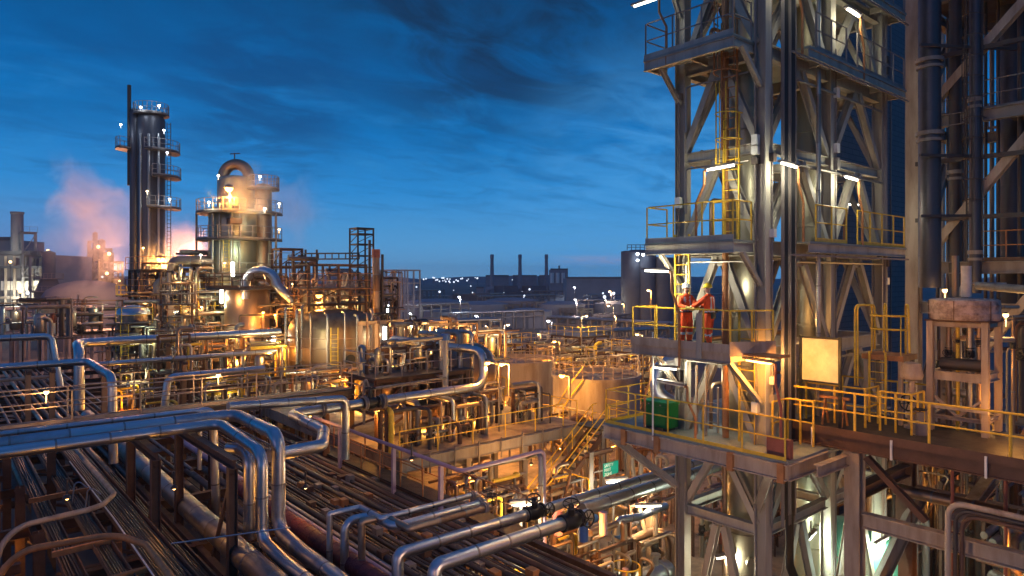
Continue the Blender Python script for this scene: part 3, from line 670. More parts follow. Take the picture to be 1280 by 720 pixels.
for a in range(6): P_bar(dr, 'strap', 'rust', (xf + .55 + .86*cos(a*1.05), ym + .86*sin(a*1.05), -1.17), (xf + .55 + .86*cos(a*1.05), ym + .86*sin(a*1.05), -.66), .03, .012)
P_tube(dr, 'top_pipe', 'sack', [(xf + .4, ym - .1, -.56), (xf + .4, ym - .1, .3)], .13, 10); P_tube(dr, 'top_pipe', 'copper', [(xf + .7, ym + .25, -.56), (xf + .7, ym + .25, .6)], .09, 10)
vb = thing('valve_bank', 'dark control valves and pipes crowded inside the pale frame', 'valve bank', (xf + .5, ym, -3.0))
for k, (dy, r, m) in enumerate(((-.4, .07, 'copper'), (-.15, .1, 'alu2'), (.12, .05, 'yellow'), (.38, .08, 'copper'))):
    p = P_tube(vb, 'riser', m, [(xf + .45 + .12*(k % 2), ym + dy, zW), (xf + .45 + .12*(k % 2), ym + dy, -1.25)], r, 9)
    inline_valve(vb, (xf + .45 + .12*(k % 2), ym + dy, -1.8 - .35*(k % 2)), (0,0,1), r*.8, (-1,0,0))
P_tube(vb, 'barrel', 'dark', [(xf + .4, yB + .15, -2.45), (xf + .4, yA - .15, -2.45)], .17, 12); P_tube(vb, 'barrel', 'alu2', [(xf + .75, yB + .1, -3.3), (xf + .75, yA - .1, -3.3)], .12, 12)
# control valve standing on the walkway
cv = thing('control_valve', 'pinkish control valve with round actuator bonnet beside the pale frame', 'valve', (xf - .3, yA + .35, zW))
c = V((xf - .3, yA + .38, zW))
build(MB().tube([c, c + V((0,0,1.1))], .1, 10).disc(c + V((0,0,.05)), (0,0,1), .2, .08).disc(c + V((0,0,.6)), (0,0,1), .18, .1), 'body', M['pinkst'], cv)
build(MB().lathe(c + V((0,0,1.1)), [(.08,0),(.08,.25),(.27,.32),(.3,.42),(.27,.5),(.22,.75),(.0,.8)], 16), 'bonnet', M['pinkst'], cv); wheel(cv, c + V((-.25,0,.75)), (-1,0,0), .22)
c2 = V((XW + 1.3, YX(1150, XW + 1.3), zW))
mv = thing('floor_valve', 'small grey bonnet valve standing on the walkway grating', 'valve', c2)
build(MB().lathe(c2, [(.2,0),(.22,.1),(.2,.3),(.1,.35),(.1,.6),(.0,.62)], 14), 'body', M['steel2'], mv); wheel(mv, c2 + V((0,0,.68)), (0,0,1), .16)

# ------------------------------------------------ structure below the walkway
uf = thing('support_frame', 'heavy rusty steel support frame under the walkway', 'frame', (XW + .3, 8.2, GZ))
P_beam(uf, 'column', 'pinkst', (XW + .2, 8.15, GZ), (XW + .2, 8.15, -4.82), .42, .4, (1,0,0))
P_beam(uf, 'column', 'rust', (XW + .2, 1.5, GZ), (XW + .2, 1.5, -4.82), .42, .4, (1,0,0)); P_beam(uf, 'column', 'rust', (XW + 4, 8.15, GZ), (XW + 4, 8.15, -4.82), .42, .4, (1,0,0))
P_beam(uf, 'column', 'rust', (XW + 4, 3.5, GZ), (XW + 4, 3.5, -4.82), .42, .4, (1,0,0))
P_beam(uf, 'beam', 'pinkst', (XW + .2, 7.92, -6.65), (XW + .2, 1.73, -6.65), .4, .3); P_beam(uf, 'beam', 'rust', (XW + .43, 8.15, -6.0), (XW + 3.78, 8.15, -6.0), .34, .3)
P_beam(uf, 'beam', 'rust', (XW + 4, 7.9, -6.65), (XW + 4, -3, -6.65), .36, .3); P_beam(uf, 'beam', 'pinkst', (XW + .45, 5.8, -6.3), (XW + 3.8, 5.8, -5.6), .32, .28); P_beam(uf, 'beam', 'rust', (XW + .45, 3.8, -5.6), (XW + 3.8, 3.8, -5.6), .3, .28)
P_beam(uf, 'brace', 'rust', (XW + .35, 7.9, -4.95), (XW + .3, 6.4, -6.3), .2, .16, (1,0,0)); P_beam(uf, 'brace', 'steel2', (XW + 2.2, 9.6, GZ), (XW + 4, 7.8, -6.8), .34, .3)
P_beam(uf, 'beam', 'pinkst', (17.5, 8.3, -5.05), (XW - .02, 8.3, -5.05), .3, .2)
for i, dx in enumerate((0, .14, .3)):
    x = XW - .25; y = 5.9
    pipe('bent_conduit', ['slim conduit bent over under the walkway, innermost of three', 'slim conduit bent over under the walkway, middle of three', 'thick conduit bent over under the walkway, outermost of three'][i],
         [(x, y - .45 + dx, GZ), (x, y - .45 + dx, -5.75 + dx*.8), (x, -3, -5.75 + dx*.8)], .05 + .02*(i == 2), ('rust', 'dark', 'pinkst')[i], .35, .7, 9, 'conduits bent over under the walkway')
pipe('drain_pipe', 'big black drain pipe slanting up under the walkway', [(XW + .4, 9.2, -10.3), (XW + 3.6, 5.0, -8.6)], .36, 'black', seams=1.4)
pipe('cross_pipe', 'dull lagged pipe crossing below the walkway beam', [(XW + 1.2, 7.5, -5.9), (XW + 1.2, -3, -5.9)], .16, 'copper', seams=1)
for i in range(3): pipe('hanging_rod', 'thin rusty hanging rod under the walkway', [(XW + .9, 6.0 - 1.15*i, -9.5), (XW + .9, 6.0 - 1.15*i, -4.7)], .045, 'redlead', seams=0, n=7, group='rusty rods under the walkway', cat='rod')
for k, (x, y, w, h) in enumerate(((22.5, 5.6, 2.0, 3.6), (24.6, 3.2, 2.2, 4.2), (22.0, 2.4, 2.0, 3.0), (26.5, 5.4, 2.4, 4.5), (21.2, 7.2, 1.4, 2.4))):
    t = thing('pipe_cluster', '%s dark pipe tangle in the shadows below the walkway' % ('first','second','third','fourth','fifth')[k], 'pipework', (x, y, GZ), 'pipe tangles below the walkway'); rnd = random.Random(800 + k)
    for i in range(11):
        a = rnd.uniform(-w/2, w/2); b = rnd.uniform(-w/2, w/2); z = GZ + h*rnd.choice((.4, .7, 1)); P_tube(t, 'pipe_run', rnd.choice(('rust','copper','dark','steel2','yellow')), [(x + a, y + b, GZ), (x + a, y + b, z), (x + a + rnd.choice((-1.2, 1.2, .1)), y + b + rnd.choice((-1.2, 1.2)), z)], rnd.choice((.05, .08, .12)), 8, .25, .9)
    for i in range(3): P_beam(t, 'stanchion', 'rust', (x - w/2 + w/2*i, y - w/2, GZ), (x - w/2 + w/2*i, y - w/2, GZ + h), .16, .14, (0,1,0))
    if k in (0, 1, 3): light(t, (x - .8, y + .3, GZ + h*.8), SOD, 130, .12)
lk = thing('yard_tank', 'low teal green round tank lit from below behind the tower legs', 'tank', (25.5, 13.8, GZ))
build(MB().lathe((27.0, 11.4, GZ), [(1.7,0),(1.7,2.6),(1.6,2.75),(.2,3.1),(0,3.12)], 28), 'shell', mat('teal_tank_paint', (.08,.32,.24), .5, 0, .3, None, 2), lk)
for i in range(3): P_bar(lk, 'band_frame', 'steel2', (25.28, 11.2, GZ + .6 + .8*i), (25.28, 11.6, GZ + .6 + .8*i), .04)
light(lk, (24.2, 8.8, -10.2), (.8,1,.75), 200, .2)
light(uf, (XW + 2.6, 2.9, -9.5), SOD, 160, .15); light(uf, (XW + 2.0, 5.0, -3.4), SOD, 60, .2); light(wk, (XW - 1.2, 5.2, -1.2), SOD, 110, .3)

# =====================================================================  SECOND STRUCTURE BEHIND
x2 = 29.7
rf = thing('braced_structure', 'dark steel column structure with big diagonal braces and railed floors', 'structure', (x2, 8, GZ))
for y in (10.2, 5.6, 1.0):
    for dx in (0, 5): P_beam(rf, 'column', 'pinkst' if dx == 0 and y > 9 else 'steel2', (x2 + dx, y, GZ), (x2 + dx, y, 15), .5, .46, (1,0,0))
for z in (-6, -1.2, .35, 6.0, 10.8):
    P_beam(rf, 'beam', 'steel2', (x2, 9.94, z), (x2, 1.2, z), .45, .3); P_beam(rf, 'beam', 'steel2', (x2 + 5, 9.94, z), (x2 + 5, 1.2, z), .45, .3)
    for y in (10.2, 5.6): P_beam(rf, 'beam', 'steel2', (x2 + .25, y, z), (x2 + 4.75, y, z), .4, .28)
for (a, b) in ((.6, 5.8), (6.3, 10.6), (-5.7, .1)):
    P_beam(rf, 'brace', 'pinkst', (x2 - .02, 9.9, a), (x2 - .02, 5.9, b), .36, .3, (1,0,0)); P_beam(rf, 'brace', 'steel2', (x2 + .3, 10.22, a), (x2 + 4.7, 10.22, b), .32, .28, (0,1,0))
deckplate(rf, 'dark', x2 + .25, 1, x2 + 4.8, 7.6, 6.3, .1); rails(rf, 'steel2', [(x2 + 4.7, 9.9, 6.3), (x2 + 4.7, 5, 6.3)], 1.1, 1.0); rails(rf, 'steel2', [(x2 + .2, 9.9, 6.24), (x2 + .2, 5, 6.24)], 1.1, 1.2)
deckplate(rf, 'dark', x2 + .25, 1, x2 + 4.8, 9.9, 11.0, .1); deckplate(rf, 'dark', x2 + .25, 1, x2 + 4.8, 8.4, .6, .1); rails(rf, 'orangep', [(x2 + .2, 8.3, .6), (x2 + .2, 5, .6)], 1.1, 1.0)
def vpipe(px, d, r, z0, z1, m, lab, seams=.9, fl=()):
    p = W(px, 346, d)
    o = pipe('riser_pipe', lab, [(p.x, p.y, z0), (p.x, p.y, z1)], r, m, seams=seams, n=18, group='big risers of the column structure')
    for z in fl: build(MB().disc((p.x, p.y, z), (0,0,1), r*1.25, .14, 18).disc((p.x, p.y, z - .25), (0,0,1), r*1.18, .1, 18), 'flange', M['steel2'], o)
    return o
vpipe(1162, 25.2, .37, -.4, 15, 'colst', 'widest dark banded riser beside the pale column', .6, (8.0, 5.3))
vpipe(1194, 26.0, .21, -.4, 15, 'dark', 'slim riser between the widest riser and a thicker pipe', 1.2, (4,))
vpipe(1219, 25.0, .2, -.6, 15, 'colst', 'grey riser crossing the big diagonal brace', 1.2, (6.5, .9))
vpipe(1264, 27.5, .5, -2, 15, 'colst', 'broad dark clad vessel at the far edge of the column structure', 1.0)
vpipe(1178, 33.0, .12, -6, 15, 'steel', 'thin pale riser seen in the gap beside the widest riser', 1.4)
vpipe(1205, 31.0, .16, -6, 15, 'copper', 'thin brown riser seen between two grey risers', 1.2)
for k, (px, d, r, m) in enumerate(((1172, 28, .06, 'dark'), (1184, 29, .05, 'steel2'), (1208, 28.5, .07, 'dark'), (1232, 27, .06, 'dark'), (1240, 30, .09, 'steel2'), (1248, 26.5, .05, 'dark'), (1275, 25, .08, 'dark'))): vpipe(px, d, r, -3, 15, m, '%s thin dark upright pipe among the big risers' % ('first','second','third','fourth','fifth','sixth','seventh')[k], 1.3)
for z in (2.2, 4.4, 8.4): 
    P_bar(rf, 'pipe_guide', 'dark', (x2 - .4, 10, z), (x2 - .4, 2, z), .12, .16); P_bar(rf, 'pipe_guide', 'dark', W(1150, 346, 24.6) + V((0,0,z)), W(1290, 346, 25.5) + V((0,0,z + .1)), .08, .1)
ladder(rf, 'dark', (x2 - .5, 8.0, .6), 10.9, (0,1,0), .5, (-1,0,0))
pipe('cross_header', 'blue grey header pipe crossing high over the lagged drum', [W(1222, 357, 22.5), W(1330, 366, 19.5)], .13, 'steel2', seams=1)
post_lamp((10.0, 6.0, -9.6), 3.6, (.6,.7,0), 'unseen warm lamp post added to light the tower front', 620, (1,.60,.34), 'e_warm', size=.9)  # out of sight below; added to brighten the tower's near faces
# dark clad tower
bt = thing('clad_tower', 'dark windowless panel clad tower behind the steel tower', 'building', (37, 19, GZ))
p1, p2 = W(1046, 346, 36), W(1138, 346, 36)
xa = XY(1040, 16.0); xb2 = XY(1137, 16.0)
P_box(bt, 'wall', 'brick', (xa, 16.0, GZ), (xb2, 18.0, 26)); P_bar(bt, 'corner_trim', 'steel', (xb2 + .02, 15.97, GZ), (xb2 + .02, 15.97, 26), .07); P_bar(bt, 'corner_trim', 'steel2', (xa + (xb2-xa)*.72, 15.97, GZ), (xa + (xb2-xa)*.72, 15.97, 26), .06)
# clutter at the right between frame and column structure
random.seed(3)
for k in range(16):
    px = 1170 + 7.2*k + random.uniform(-3, 3); d = random.uniform(21.5, 25); r = random.choice((.04, .06, .09)); y0, y1_ = random.uniform(470, 560), random.uniform(345, 440)
    p = W(px, y0, d); q = W(px, y1_, d)
    m = random.choice(('copper', 'alu2', 'dark', 'rust', 'steel2'))
    o = pipe('utility_pipe', '%s %s utility pipe, %s along the crowded pipework beside the lagged drum' % (('thin','medium','thick')[(.04,.06,.09).index(r)], {'copper':'brown','alu2':'dull silver','dark':'black','rust':'rusty','steel2':'grey'}[m], ('first','second','third','fourth','fifth','sixth','seventh','eighth','ninth','tenth','eleventh','twelfth','thirteenth','fourteenth','fifteenth','last')[k]),
         [(p.x, p.y, min(p.z, zW) - random.uniform(0, 2)), (p.x, p.y, q.z), (p.x + random.uniform(.5, 2), p.y - random.uniform(.2, 1.5), q.z)], r, m, .2, .8, 9, 'utility pipes beside the lagged drum')
    if k % 2: inline_valve(o, (p.x, p.y, q.z - .9), (0,0,1), r*1.1, (-1,0,0))
for k, (px, y, d) in enumerate(((1257, 397, 22), (1181, 366, 24), (1228, 455, 23))): bulkhead(W(px, y, d), ['small bright lamp beyond the lagged drum', 'small lamp above the pale frame corner', 'dim lamp inside the crowded pipework by the frame'][k], 60, WARM)
# =====================================================================  PIPE BRIDGE AND PIPE RACK (foreground)
def xe(px, Y): return XY(px, Y)
XA2, XA3 = 7.75, 7.05
ya2 = YX(348, XA2); ya3 = YX(329, XA3)
pipe('bridge_pipe', 'big silver bridge pipe that bends towards the rack and drops in the thickest riser',
     [(-4, 23.4, -4.62), (XA2, 23.4, -4.62), (XA2, ya2, -4.66), (XA2, ya2, -7.45), (XA2 + .05, ya2 - 1.6, -7.62), (XA2 + .05, 2.0, -7.62)], .20, 'alu', .5, 1.5, 20, 'silver pipes of the pipe bridge')
pipe('bridge_pipe', 'big silver bridge pipe lying in front, dropping in the thinner riser',
     [(-4, 22.75, -4.72), (XA3, 22.75, -4.72), (XA3, ya3 + .1, -4.95), (XA3, ya3 + .1, -7.4), (XA3 + .05, ya3 - 1.2, -7.55), (XA3 + .05, 3.0, -7.55)], .17, 'alu', .45, 1.5, 18, 'silver pipes of the pipe bridge')
pipe('bridge_pipe', 'slimmer silver bridge pipe lying behind the two big ones', [(-4, 24.3, -4.55), (xe(266, 24.3), 24.3, -4.55), (xe(270, 24.3), 24.25, -8.2)], .14, 'alu', .3, 1.5, 14, 'silver pipes of the pipe bridge')
pipe('bridge_pipe', 'lower silver bridge pipe dropping in the third riser behind the others', [(xe(284, 21.9), 21.9, -5.35), (xe(300, 21.6), 21.6, -5.35), (xe(300, 21.6), YX(312, xe(300, 21.6)), -5.4), (xe(300, 21.6), YX(312, xe(300, 21.6)), -7.9)], .18, 'alu', .4, 1.5, 14, 'silver pipes of the pipe bridge')
pipe('bridge_pipe', 'straight silver pipe running on from the bridge behind the expansion loop', [(xe(285, 25.0), 25.0, -4.62), (xe(432, 25.4), 25.4, -4.95), (xe(432, 25.4), 25.4, -7.4)], .16, 'alu', .3, 1.5, 14, 'silver pipes of the pipe bridge')
XU = xe(604, 26.1)
lp = pipe('loop_pipe', 'silver and gold lit pipe with a zigzag bend and a tall upright loop', [(7.6, 20.0, -5.3), (9.3, 20.1, -5.3), (10.25, 22.0, -5.3), (10.5, 25.5, -5.3), (xe(396, 25.6), 25.6, -5.3), (XU, 26.1, -5.3), (XU, 26.1, -3.62), (XU, 35.0, -3.62), (XU, 35, -6)], .2, 'alu', .55, 1.4, 18)
for px in (402, 455, 478): 
    x = xe(px, 25.6); build(MB().disc((x, 25.65, -5.3), (1, .03, 0), .31, .06, 16).disc((x + .09, 25.65, -5.3), (1, .03, 0), .31, .06, 16), 'flange', M['steel2'], lp)
inline_valve(lp, (xe(463, 25.65), 25.65, -5.3), (1, .02, 0), .17, (0, 0, 1))
pipe('tracer_pipe', 'thin pipe following above the gold lit loop pipe', [(xe(455, 26.6), 26.6, -6.4), (xe(455, 26.6), 26.6, -4.2), (xe(462, 26.6), 26.6, -4.9), (xe(560, 26.9), 26.9, -4.85), (xe(560, 26.9), 30, -4.85)], .06, 'steel2', .25, 1.2, 8)
pipe('bridge_pipe', 'thinnest silver bridge pipe resting beside the big pair', [(-4, 23.85, -4.42), (XY(250, 23.85), 23.85, -4.42), (XY(250, 23.85), 23.9, -6.4)], .07, 'alu', .2, 1.2, 12, 'silver pipes of the pipe bridge')
# bridge portals of brown steel
def portal(x0, x1, Y, zt, zb, label, n=2, m='rust'):
    t = thing('pipe_support', label, 'support', ((x0+x1)/2, Y, zb), 'brown supports under the pipe bridge')
    for k in range(n):
        x = x0 + (x1-x0)*k/(n-1) if n > 1 else x0
        P_beam(t, 'post', m, (x, Y, zb), (x, Y, zt - .13), .22, .2, (0,1,0))
    P_beam(t, 'beam', m, (x0 - .2, Y, zt), (x1 + .2, Y, zt), .25, .2); return t
def portal_y(x, ys, zt, zb, label, m='rust'):
    t = thing('pipe_support', label, 'support', (x, ys[0], zb), 'brown supports under the pipe bridge')
    for y in ys: P_beam(t, 'post', m, (x, y, zb), (x, y, zt - .13), .24, .22, (1,0,0))
    P_beam(t, 'beam', m, (x, min(ys) - .3, zt), (x, max(ys) + .3, zt), .26, .22)
    P_bar(t, 'brace', m, (x, ys[0], zt - .3), (x, (ys[0]*2 + ys[1])/3, zb + .6), .09); return t
portal_y(6.3, (YX(290, 6.3), 24.6), -5.12, -9.0, 'brown two legged support below the bend of the bridge pipes')
portal_y(4.9, (21.6, 24.8), -5.12, -9.0, 'brown support in shadow under the middle of the bridge pipes')
portal_y(1.2, (21.6, 24.8), -5.12, -9.0, 'brown support near the outer end of the bridge pipes')
# ---- rack steel
rk = thing('pipe_rack', 'long dark brown steel pipe rack with cross beams and posts', 'pipe rack', (7.5, 20, GZ))
RZ = -8.35
for i in range(14):
    y = 6.5 + 5.2*i
    P_beam(rk, 'cross_beam', 'rust', (1.9, y, RZ), (14.2, y, RZ), .34, .26)
    P_beam(rk, 'cross_beam', 'rust', (1.9, y + .4, -10.3), (14.2, y + .4, -10.3), .34, .26)
    for x in (2.2, 5.9, 8.35, 14.0): P_beam(rk, 'post', 'rust', (x, y + .2, GZ), (x, y + .2, RZ - .17 if x > 3 else -6.9), .28, .26, (0,1,0))
for x in (2.2, 5.9, 14.0): P_beam(rk, 'side_beam', 'rust', (x + .3, 4, RZ - .02), (x + .3, 76, RZ - .02), .3, .2)
for i in range(10): P_bar(rk, 'brace', 'rust', (5.75, 6.8 + 5.2*i, RZ - .2), (2.4, 11.4 + 5.2*i, RZ - .25), .12, .08)
P_beam(rk, 'brace', 'rust', (6.3, 13.2, -8.2), (6.3, 17.4, -10.6), .16, .14); P_beam(rk, 'brace', 'rust', (6.3, 13.4, -10.6), (6.3, 17.2, -8.2), .16, .14)
# ---- big pipes on the rack
pipe('rack_pipe', 'wide bluish main pipe lying along the rack beside the red lagged pipe', [(6.55, 2.5, -7.72), (6.55, 44, -7.72)], .33, 'alu2', seams=1.6, n=22)
pipe('rack_pipe', 'maroon lagged pipe lying along the rack', [(8.75, 3, -7.85), (8.75, 26, -7.85)], .26, 'maroon', seams=.45, n=18)
pipe('rack_pipe', 'pinkish grey pipe next to the maroon lagged one', [(9.25, 3, -8.0), (9.25, 40, -8.0)], .13, 'purple', seams=1.2, n=12)
random.seed(11)
x = 9.6; k = 0
ORD = ['first','second','third','fourth','fifth','sixth','seventh','eighth','ninth','tenth','eleventh','twelfth','thirteenth','fourteenth','fifteenth','sixteenth','seventeenth','eighteenth','nineteenth','twentieth','twenty first','twenty second','twenty third','twenty fourth','twenty fifth','twenty sixth','twenty seventh','twenty eighth','twenty ninth','thirtieth']
while x < 13.7:
    r = random.choice((.035, .045, .06, .075, .1)); m = random.choice(('dark','dark','rust','steel2','dark','dark','alu2'))
    x += r
    pipe('line_pipe', '%s thin %s pipe on the rack counting from the maroon lagged one' % (ORD[k], {'dark':'black','rust':'rusty','steel2':'grey','copper':'brown','alu2':'dull silver'}[m]),
         [(x, random.uniform(3, 5), RZ + .17 + r), (x, random.choice((31, 42, 60)), RZ + .17 + r)], r, m, seams=random.choice((0, 1.1, 2.0)), n=8, group='thin pipes along the rack')
    x += r + random.uniform(.03, .14); k += 1
random.seed(5)
for k in range(7):   # lower layer seen between the upper pipes
    x = 8.6 + .72*k
    pipe('line_pipe', '%s pipe of the lower rack layer under the thin pipes' % ORD[k], [(x, 4, -10.0), (x, 40, -10.0)], random.choice((.08, .12, .16)), random.choice(('rust','copper','steel2')), seams=1.5, n=9, group='pipes of the lower rack layer')
# shoes and clips on the rack pipes: small saddles
for k in range(44):
    x = 9.8 + random.uniform(0, 3.8); y = random.uniform(9, 26)
    o = solo(MB().box(x - .12, y - .16, RZ + .17, x + .12, y + .16, RZ + .17 + random.uniform(.12, .3)), 'pipe_shoe', M[random.choice(('rust','steel2','orangep'))], 'small steel pipe shoe among the thin rack pipes', 'pipe shoe', 'pipe shoes among the thin rack pipes')
# pipes of the far half of the rack, running to the horizon on the left
for k in range(13):
    x = 2.7 + .47*k + random.uniform(-.08, .08); r = random.choice((.05, .07, .1, .13)); m = random.choice(('dark','rust','copper','steel2'))
    pipe('line_pipe', '%s pipe of the far rack beyond the footbridge, counted from its inner edge' % ORD[12 - k], [(x, 30.5, RZ + .17 + r), (x, 78, RZ + .17 + r)], r, m, seams=2.2, n=8, group='pipes of the far rack')
# ---- cable trays on the near left of the rack
def tray(x0, x1, y0, y1, z, label, n, m='rust'):
    t = thing('cable_tray', label, 'cable tray', ((x0+x1)/2, y0, z), 'cable trays on the rack')
    for x in (x0, x1): P_bar(t, 'side_rail', m, (x, y0, z + .06), (x, y1, z + .06), .035, .14)
    P_box(t, 'tray_floor', 'cable', (x0 + .018, y0, z - .02), (x1 - .018, y1, z))
    w = (x1 - x0 - .12)/n
    for i in range(n):
        pts = []; x = x0 + .06 + w*(i + .5)
        for j in range(int((y1-y0)/1.6) + 2): pts.append((x + random.uniform(-.02, .02), min(y1, y0 + 1.6*j), z + .03 + random.uniform(0, .03)))
        P_tube(t, 'cable', 'cable' if i % 3 else 'dark', pts, w*.42, 6)
    return t
tray(3.95, 4.7, 4, 40, -7.05, 'wide tray of black cables passing under the bridge pipes', 9)
tray(3.2, 3.62, 4, 40, -7.1, 'narrow tray of black cables beside the bent conduits', 5)
tray(2.45, 2.85, 4, 34, -7.3, 'narrow cable tray along the outer edge of the rack', 4)
tray(4.95, 5.4, 5, 30, -7.6, 'lower tray of cables between the wide tray and the main pipe', 5)
for k, y in enumerate((9.6, 12.6, 15.4, 18.0, 20.6, 26.0)):
    t = thing('tray_support', '%s rusty cantilever carrying the cable trays, counting away from the near end' % ORD[k], 'support', (3.0, y, -8), 'rusty cantilevers under the cable trays')
    P_bar(t, 'arm', 'orangep', (2.3, y, -7.02 + .0), (3.95, y, -6.98), .1, .14); P_bar(t, 'post', 'orangep', (3.78, y - .01, RZ + .17), (3.78, y - .01, -7.06), .13, .2)
# bent conduits sweeping over the trays
pipe('swept_conduit', 'rusty conduit sweeping over the trays in a wide bend, outer one', [(4.15, 34, -6.62), (4.15, 23.2, -6.5), (3.6, 22.0, -6.45), (1.35, 21.6, -6.45), (1.0, 20.9, -8.6), (1.0, 20.9, -11)], .075, 'pinkst', .8, 1.2, 10, 'swept conduits over the trays')
pipe('swept_conduit', 'rusty conduit sweeping over the trays in a wide bend, inner one', [(3.95, 15.5, -6.55), (3.95, 18.3, -6.5), (3.5, 19.6, -6.5), (1.3, 19.9, -6.5), (.9, 19.6, -8.2), (.9, 19.6, -11)], .08, 'orangep', .8, 1.2, 10, 'swept conduits over the trays')
pipe('loose_cable', 'pale loose cable lying along the wide tray', [(3.9, 30, -6.88), (3.93, 22, -6.86), (3.86, 17, -6.85), (3.95, 12, -6.88), (3.9, 5, -6.9)], .02, 'white', .5, 0, 6, cat='cable')
for k, (x, y) in enumerate(((3.3, 25), (3.5, 24.0), (2.2, 16.0), (5.9, 18.5))):
    pipe('stray_rod', ['thin pale rod standing among the trays beyond the bend', 'thin pale wire curling above the trays', 'thin steel rod lying across the outer tray', 'thin bluish rod lying across the rack beams'][k],
         ([(x, y, -7.2), (x + .1, y, -6.3), (x + .4, y - .2, -6.6)] if k < 2 else [(x - 1.2, y + .6, -6.9), (x + 1.6, y - .3, -6.9)]), .022, 'alu', .2, 0, 6, cat='rod')
# lower left steel in shadow
ls = thing('lower_frame', 'rusty shadowed steel frame below the outer edge of the rack', 'frame', (-1, 18, GZ))
for i in range(7):
    y = 13 + 3.1*i
    for x in (-3.2, -1.2, .6): P_beam(ls, 'post', 'rust', (x, y, GZ), (x, y, -7.6), .24, .22, (0,1,0))
    P_beam(ls, 'beam', 'rust', (-4, y, -7.75), (1.8, y, -7.75), .26, .2); P_beam(ls, 'beam', 'rust', (-4, y, -9.9), (1.8, y, -9.9), .26, .2)
for x in (-3.2, -1.2, .6): P_beam(ls, 'beam', 'rust', (x + .2, 10, -9.95), (x + .2, 34, -9.95), .24, .18)
for i in range(5): P_bar(ls, 'brace', 'rust', (-1.2, 13.2 + 3.1*i, -9.7), (.6, 16 + 3.1*i, -7.9), .1)
for k in range(8):
    x = -3.6 + .62*k
    pipe('line_pipe', '%s rusty pipe in the shadowed frame beside the rack' % ORD[k], [(x, 11, -9.62), (x, 33, -9.62)], random.choice((.05, .08, .11)), random.choice(('rust','copper','orangep')), seams=1.3, n=8, group='rusty pipes in the shadowed frame')
# ---- crossing pipes, lower middle
def cross(label, Y, z, r, x0, x1, m='alu', drop=None, group='silver pipes crossing low over the rack', valves=(), sea=1.1):
    pts = ([(x0 - .12, Y - .25, z - 2.2)] if drop else []) + [(x0, Y, z), (x1, Y, z)]
    o = pipe('crossing_pipe', label, pts, r, m, r*1.2, sea, 16, group)
    for px in valves: 
        x = XY(px, Y); inline_valve(o, (x, Y, z), (1,0,0), r*.95, (-.3,-.3,1)); wheel(o, V((x + .3, Y - r*2.2, z + .1)), (0,-1,.1), r*1.3)
    return o
cross('silver crossing pipe with a bolted valve, the farther of the lower pair', 14.95, -7.0, .155, XY(497, 14.95), 22.5, drop=1, valves=(668,))
cross('thick silver crossing pipe with a black wheel valve, the nearer of the lower pair', 13.75, -7.0, .18, XY(543, 13.75), XY(736, 13.75), drop=1, valves=(714,))
pipe('crossing_pipe', 'long silver pipe on the same line passing behind the tower leg', [(XY(728, 14.3), 14.3, -7.05), (26, 14.3, -7.05)], .2, 'alu', seams=1.2, n=16, group='silver pipes crossing low over the rack')
D = ((17.55, -6.55, .085, 'alu'), (17.05, -6.66, .115, 'alu'), (16.55, -6.6, .1, 'copper'))
for k, (y, z, r, m) in enumerate(D):
    xa = (8.35, 8.55, 8.8)[k]; xb = (9.25, 9.35, 9.5)[k]
    lab = ['slim silver pipe rising and jogging over the rack, farthest of three', 'silver pipe rising in a rounded hook over the rack, middle of three', 'brownish silver pipe jogging over the rack, closest of three'][k]
    o = pipe('jogged_pipe', lab, [(xa, y, -9.5), (xa, y, z), (xb, y - .05, z), (xb, y - 1.25, z), (XY((596, 606, 612)[k], y - 1.25), y - 1.25, z)], r, m, (.04, .3, .05)[k], 1.0, 14, 'three jogged pipes over the rack',
             flanges=((( XY((590, 600, 606)[k], y - 1.25), y - 1.25, z), (1,0,0)),))
    if k: wheel(o, (XY((596, 606, 612)[k], y - 1.25) + .1, y - 1.25, z + .3), (0,0,1), .16)
# mauve handrail pipe on posts at the rack edge
mp_ = thing('edge_pipe', 'mauve pipe on short posts along the edge of the rack', 'pipe', (13.05, 24, RZ))
x = 13.05
P_tube(mp_, 'pipe_run', 'purple', [(x, 31, -6.3), (x, YX(577, x), -6.3), (16.8, YX(577, x) + .1, -6.25), (16.85, YX(577, x) + .1, -9.8)], .07, 10, .25)
for px in (425, 492, 551): P_bar(mp_, 'post', 'purple', (x, YX(px, x), RZ), (x, YX(px, x), -6.38), .13)
# yellow-lit railing along the rack edge walkway
ew = thing('edge_walkway', 'narrow railed walkway along the rack edge below the mauve pipe', 'walkway', (13.9, 22, -8))
deckplate(ew, 'grate', 13.5, 16, 14.3, 31, -7.95, .05, 'grating_deck'); rails(ew, 'orangep', [(14.25, 31, -7.95), (14.25, 16, -7.95)], 1.05, 1.5, .024, toe=0); rails(ew, 'orangep', [(13.5, 27, -7.95), (13.5, 20.8, -7.95)], 1.05, 1.5, .024, toe=0)
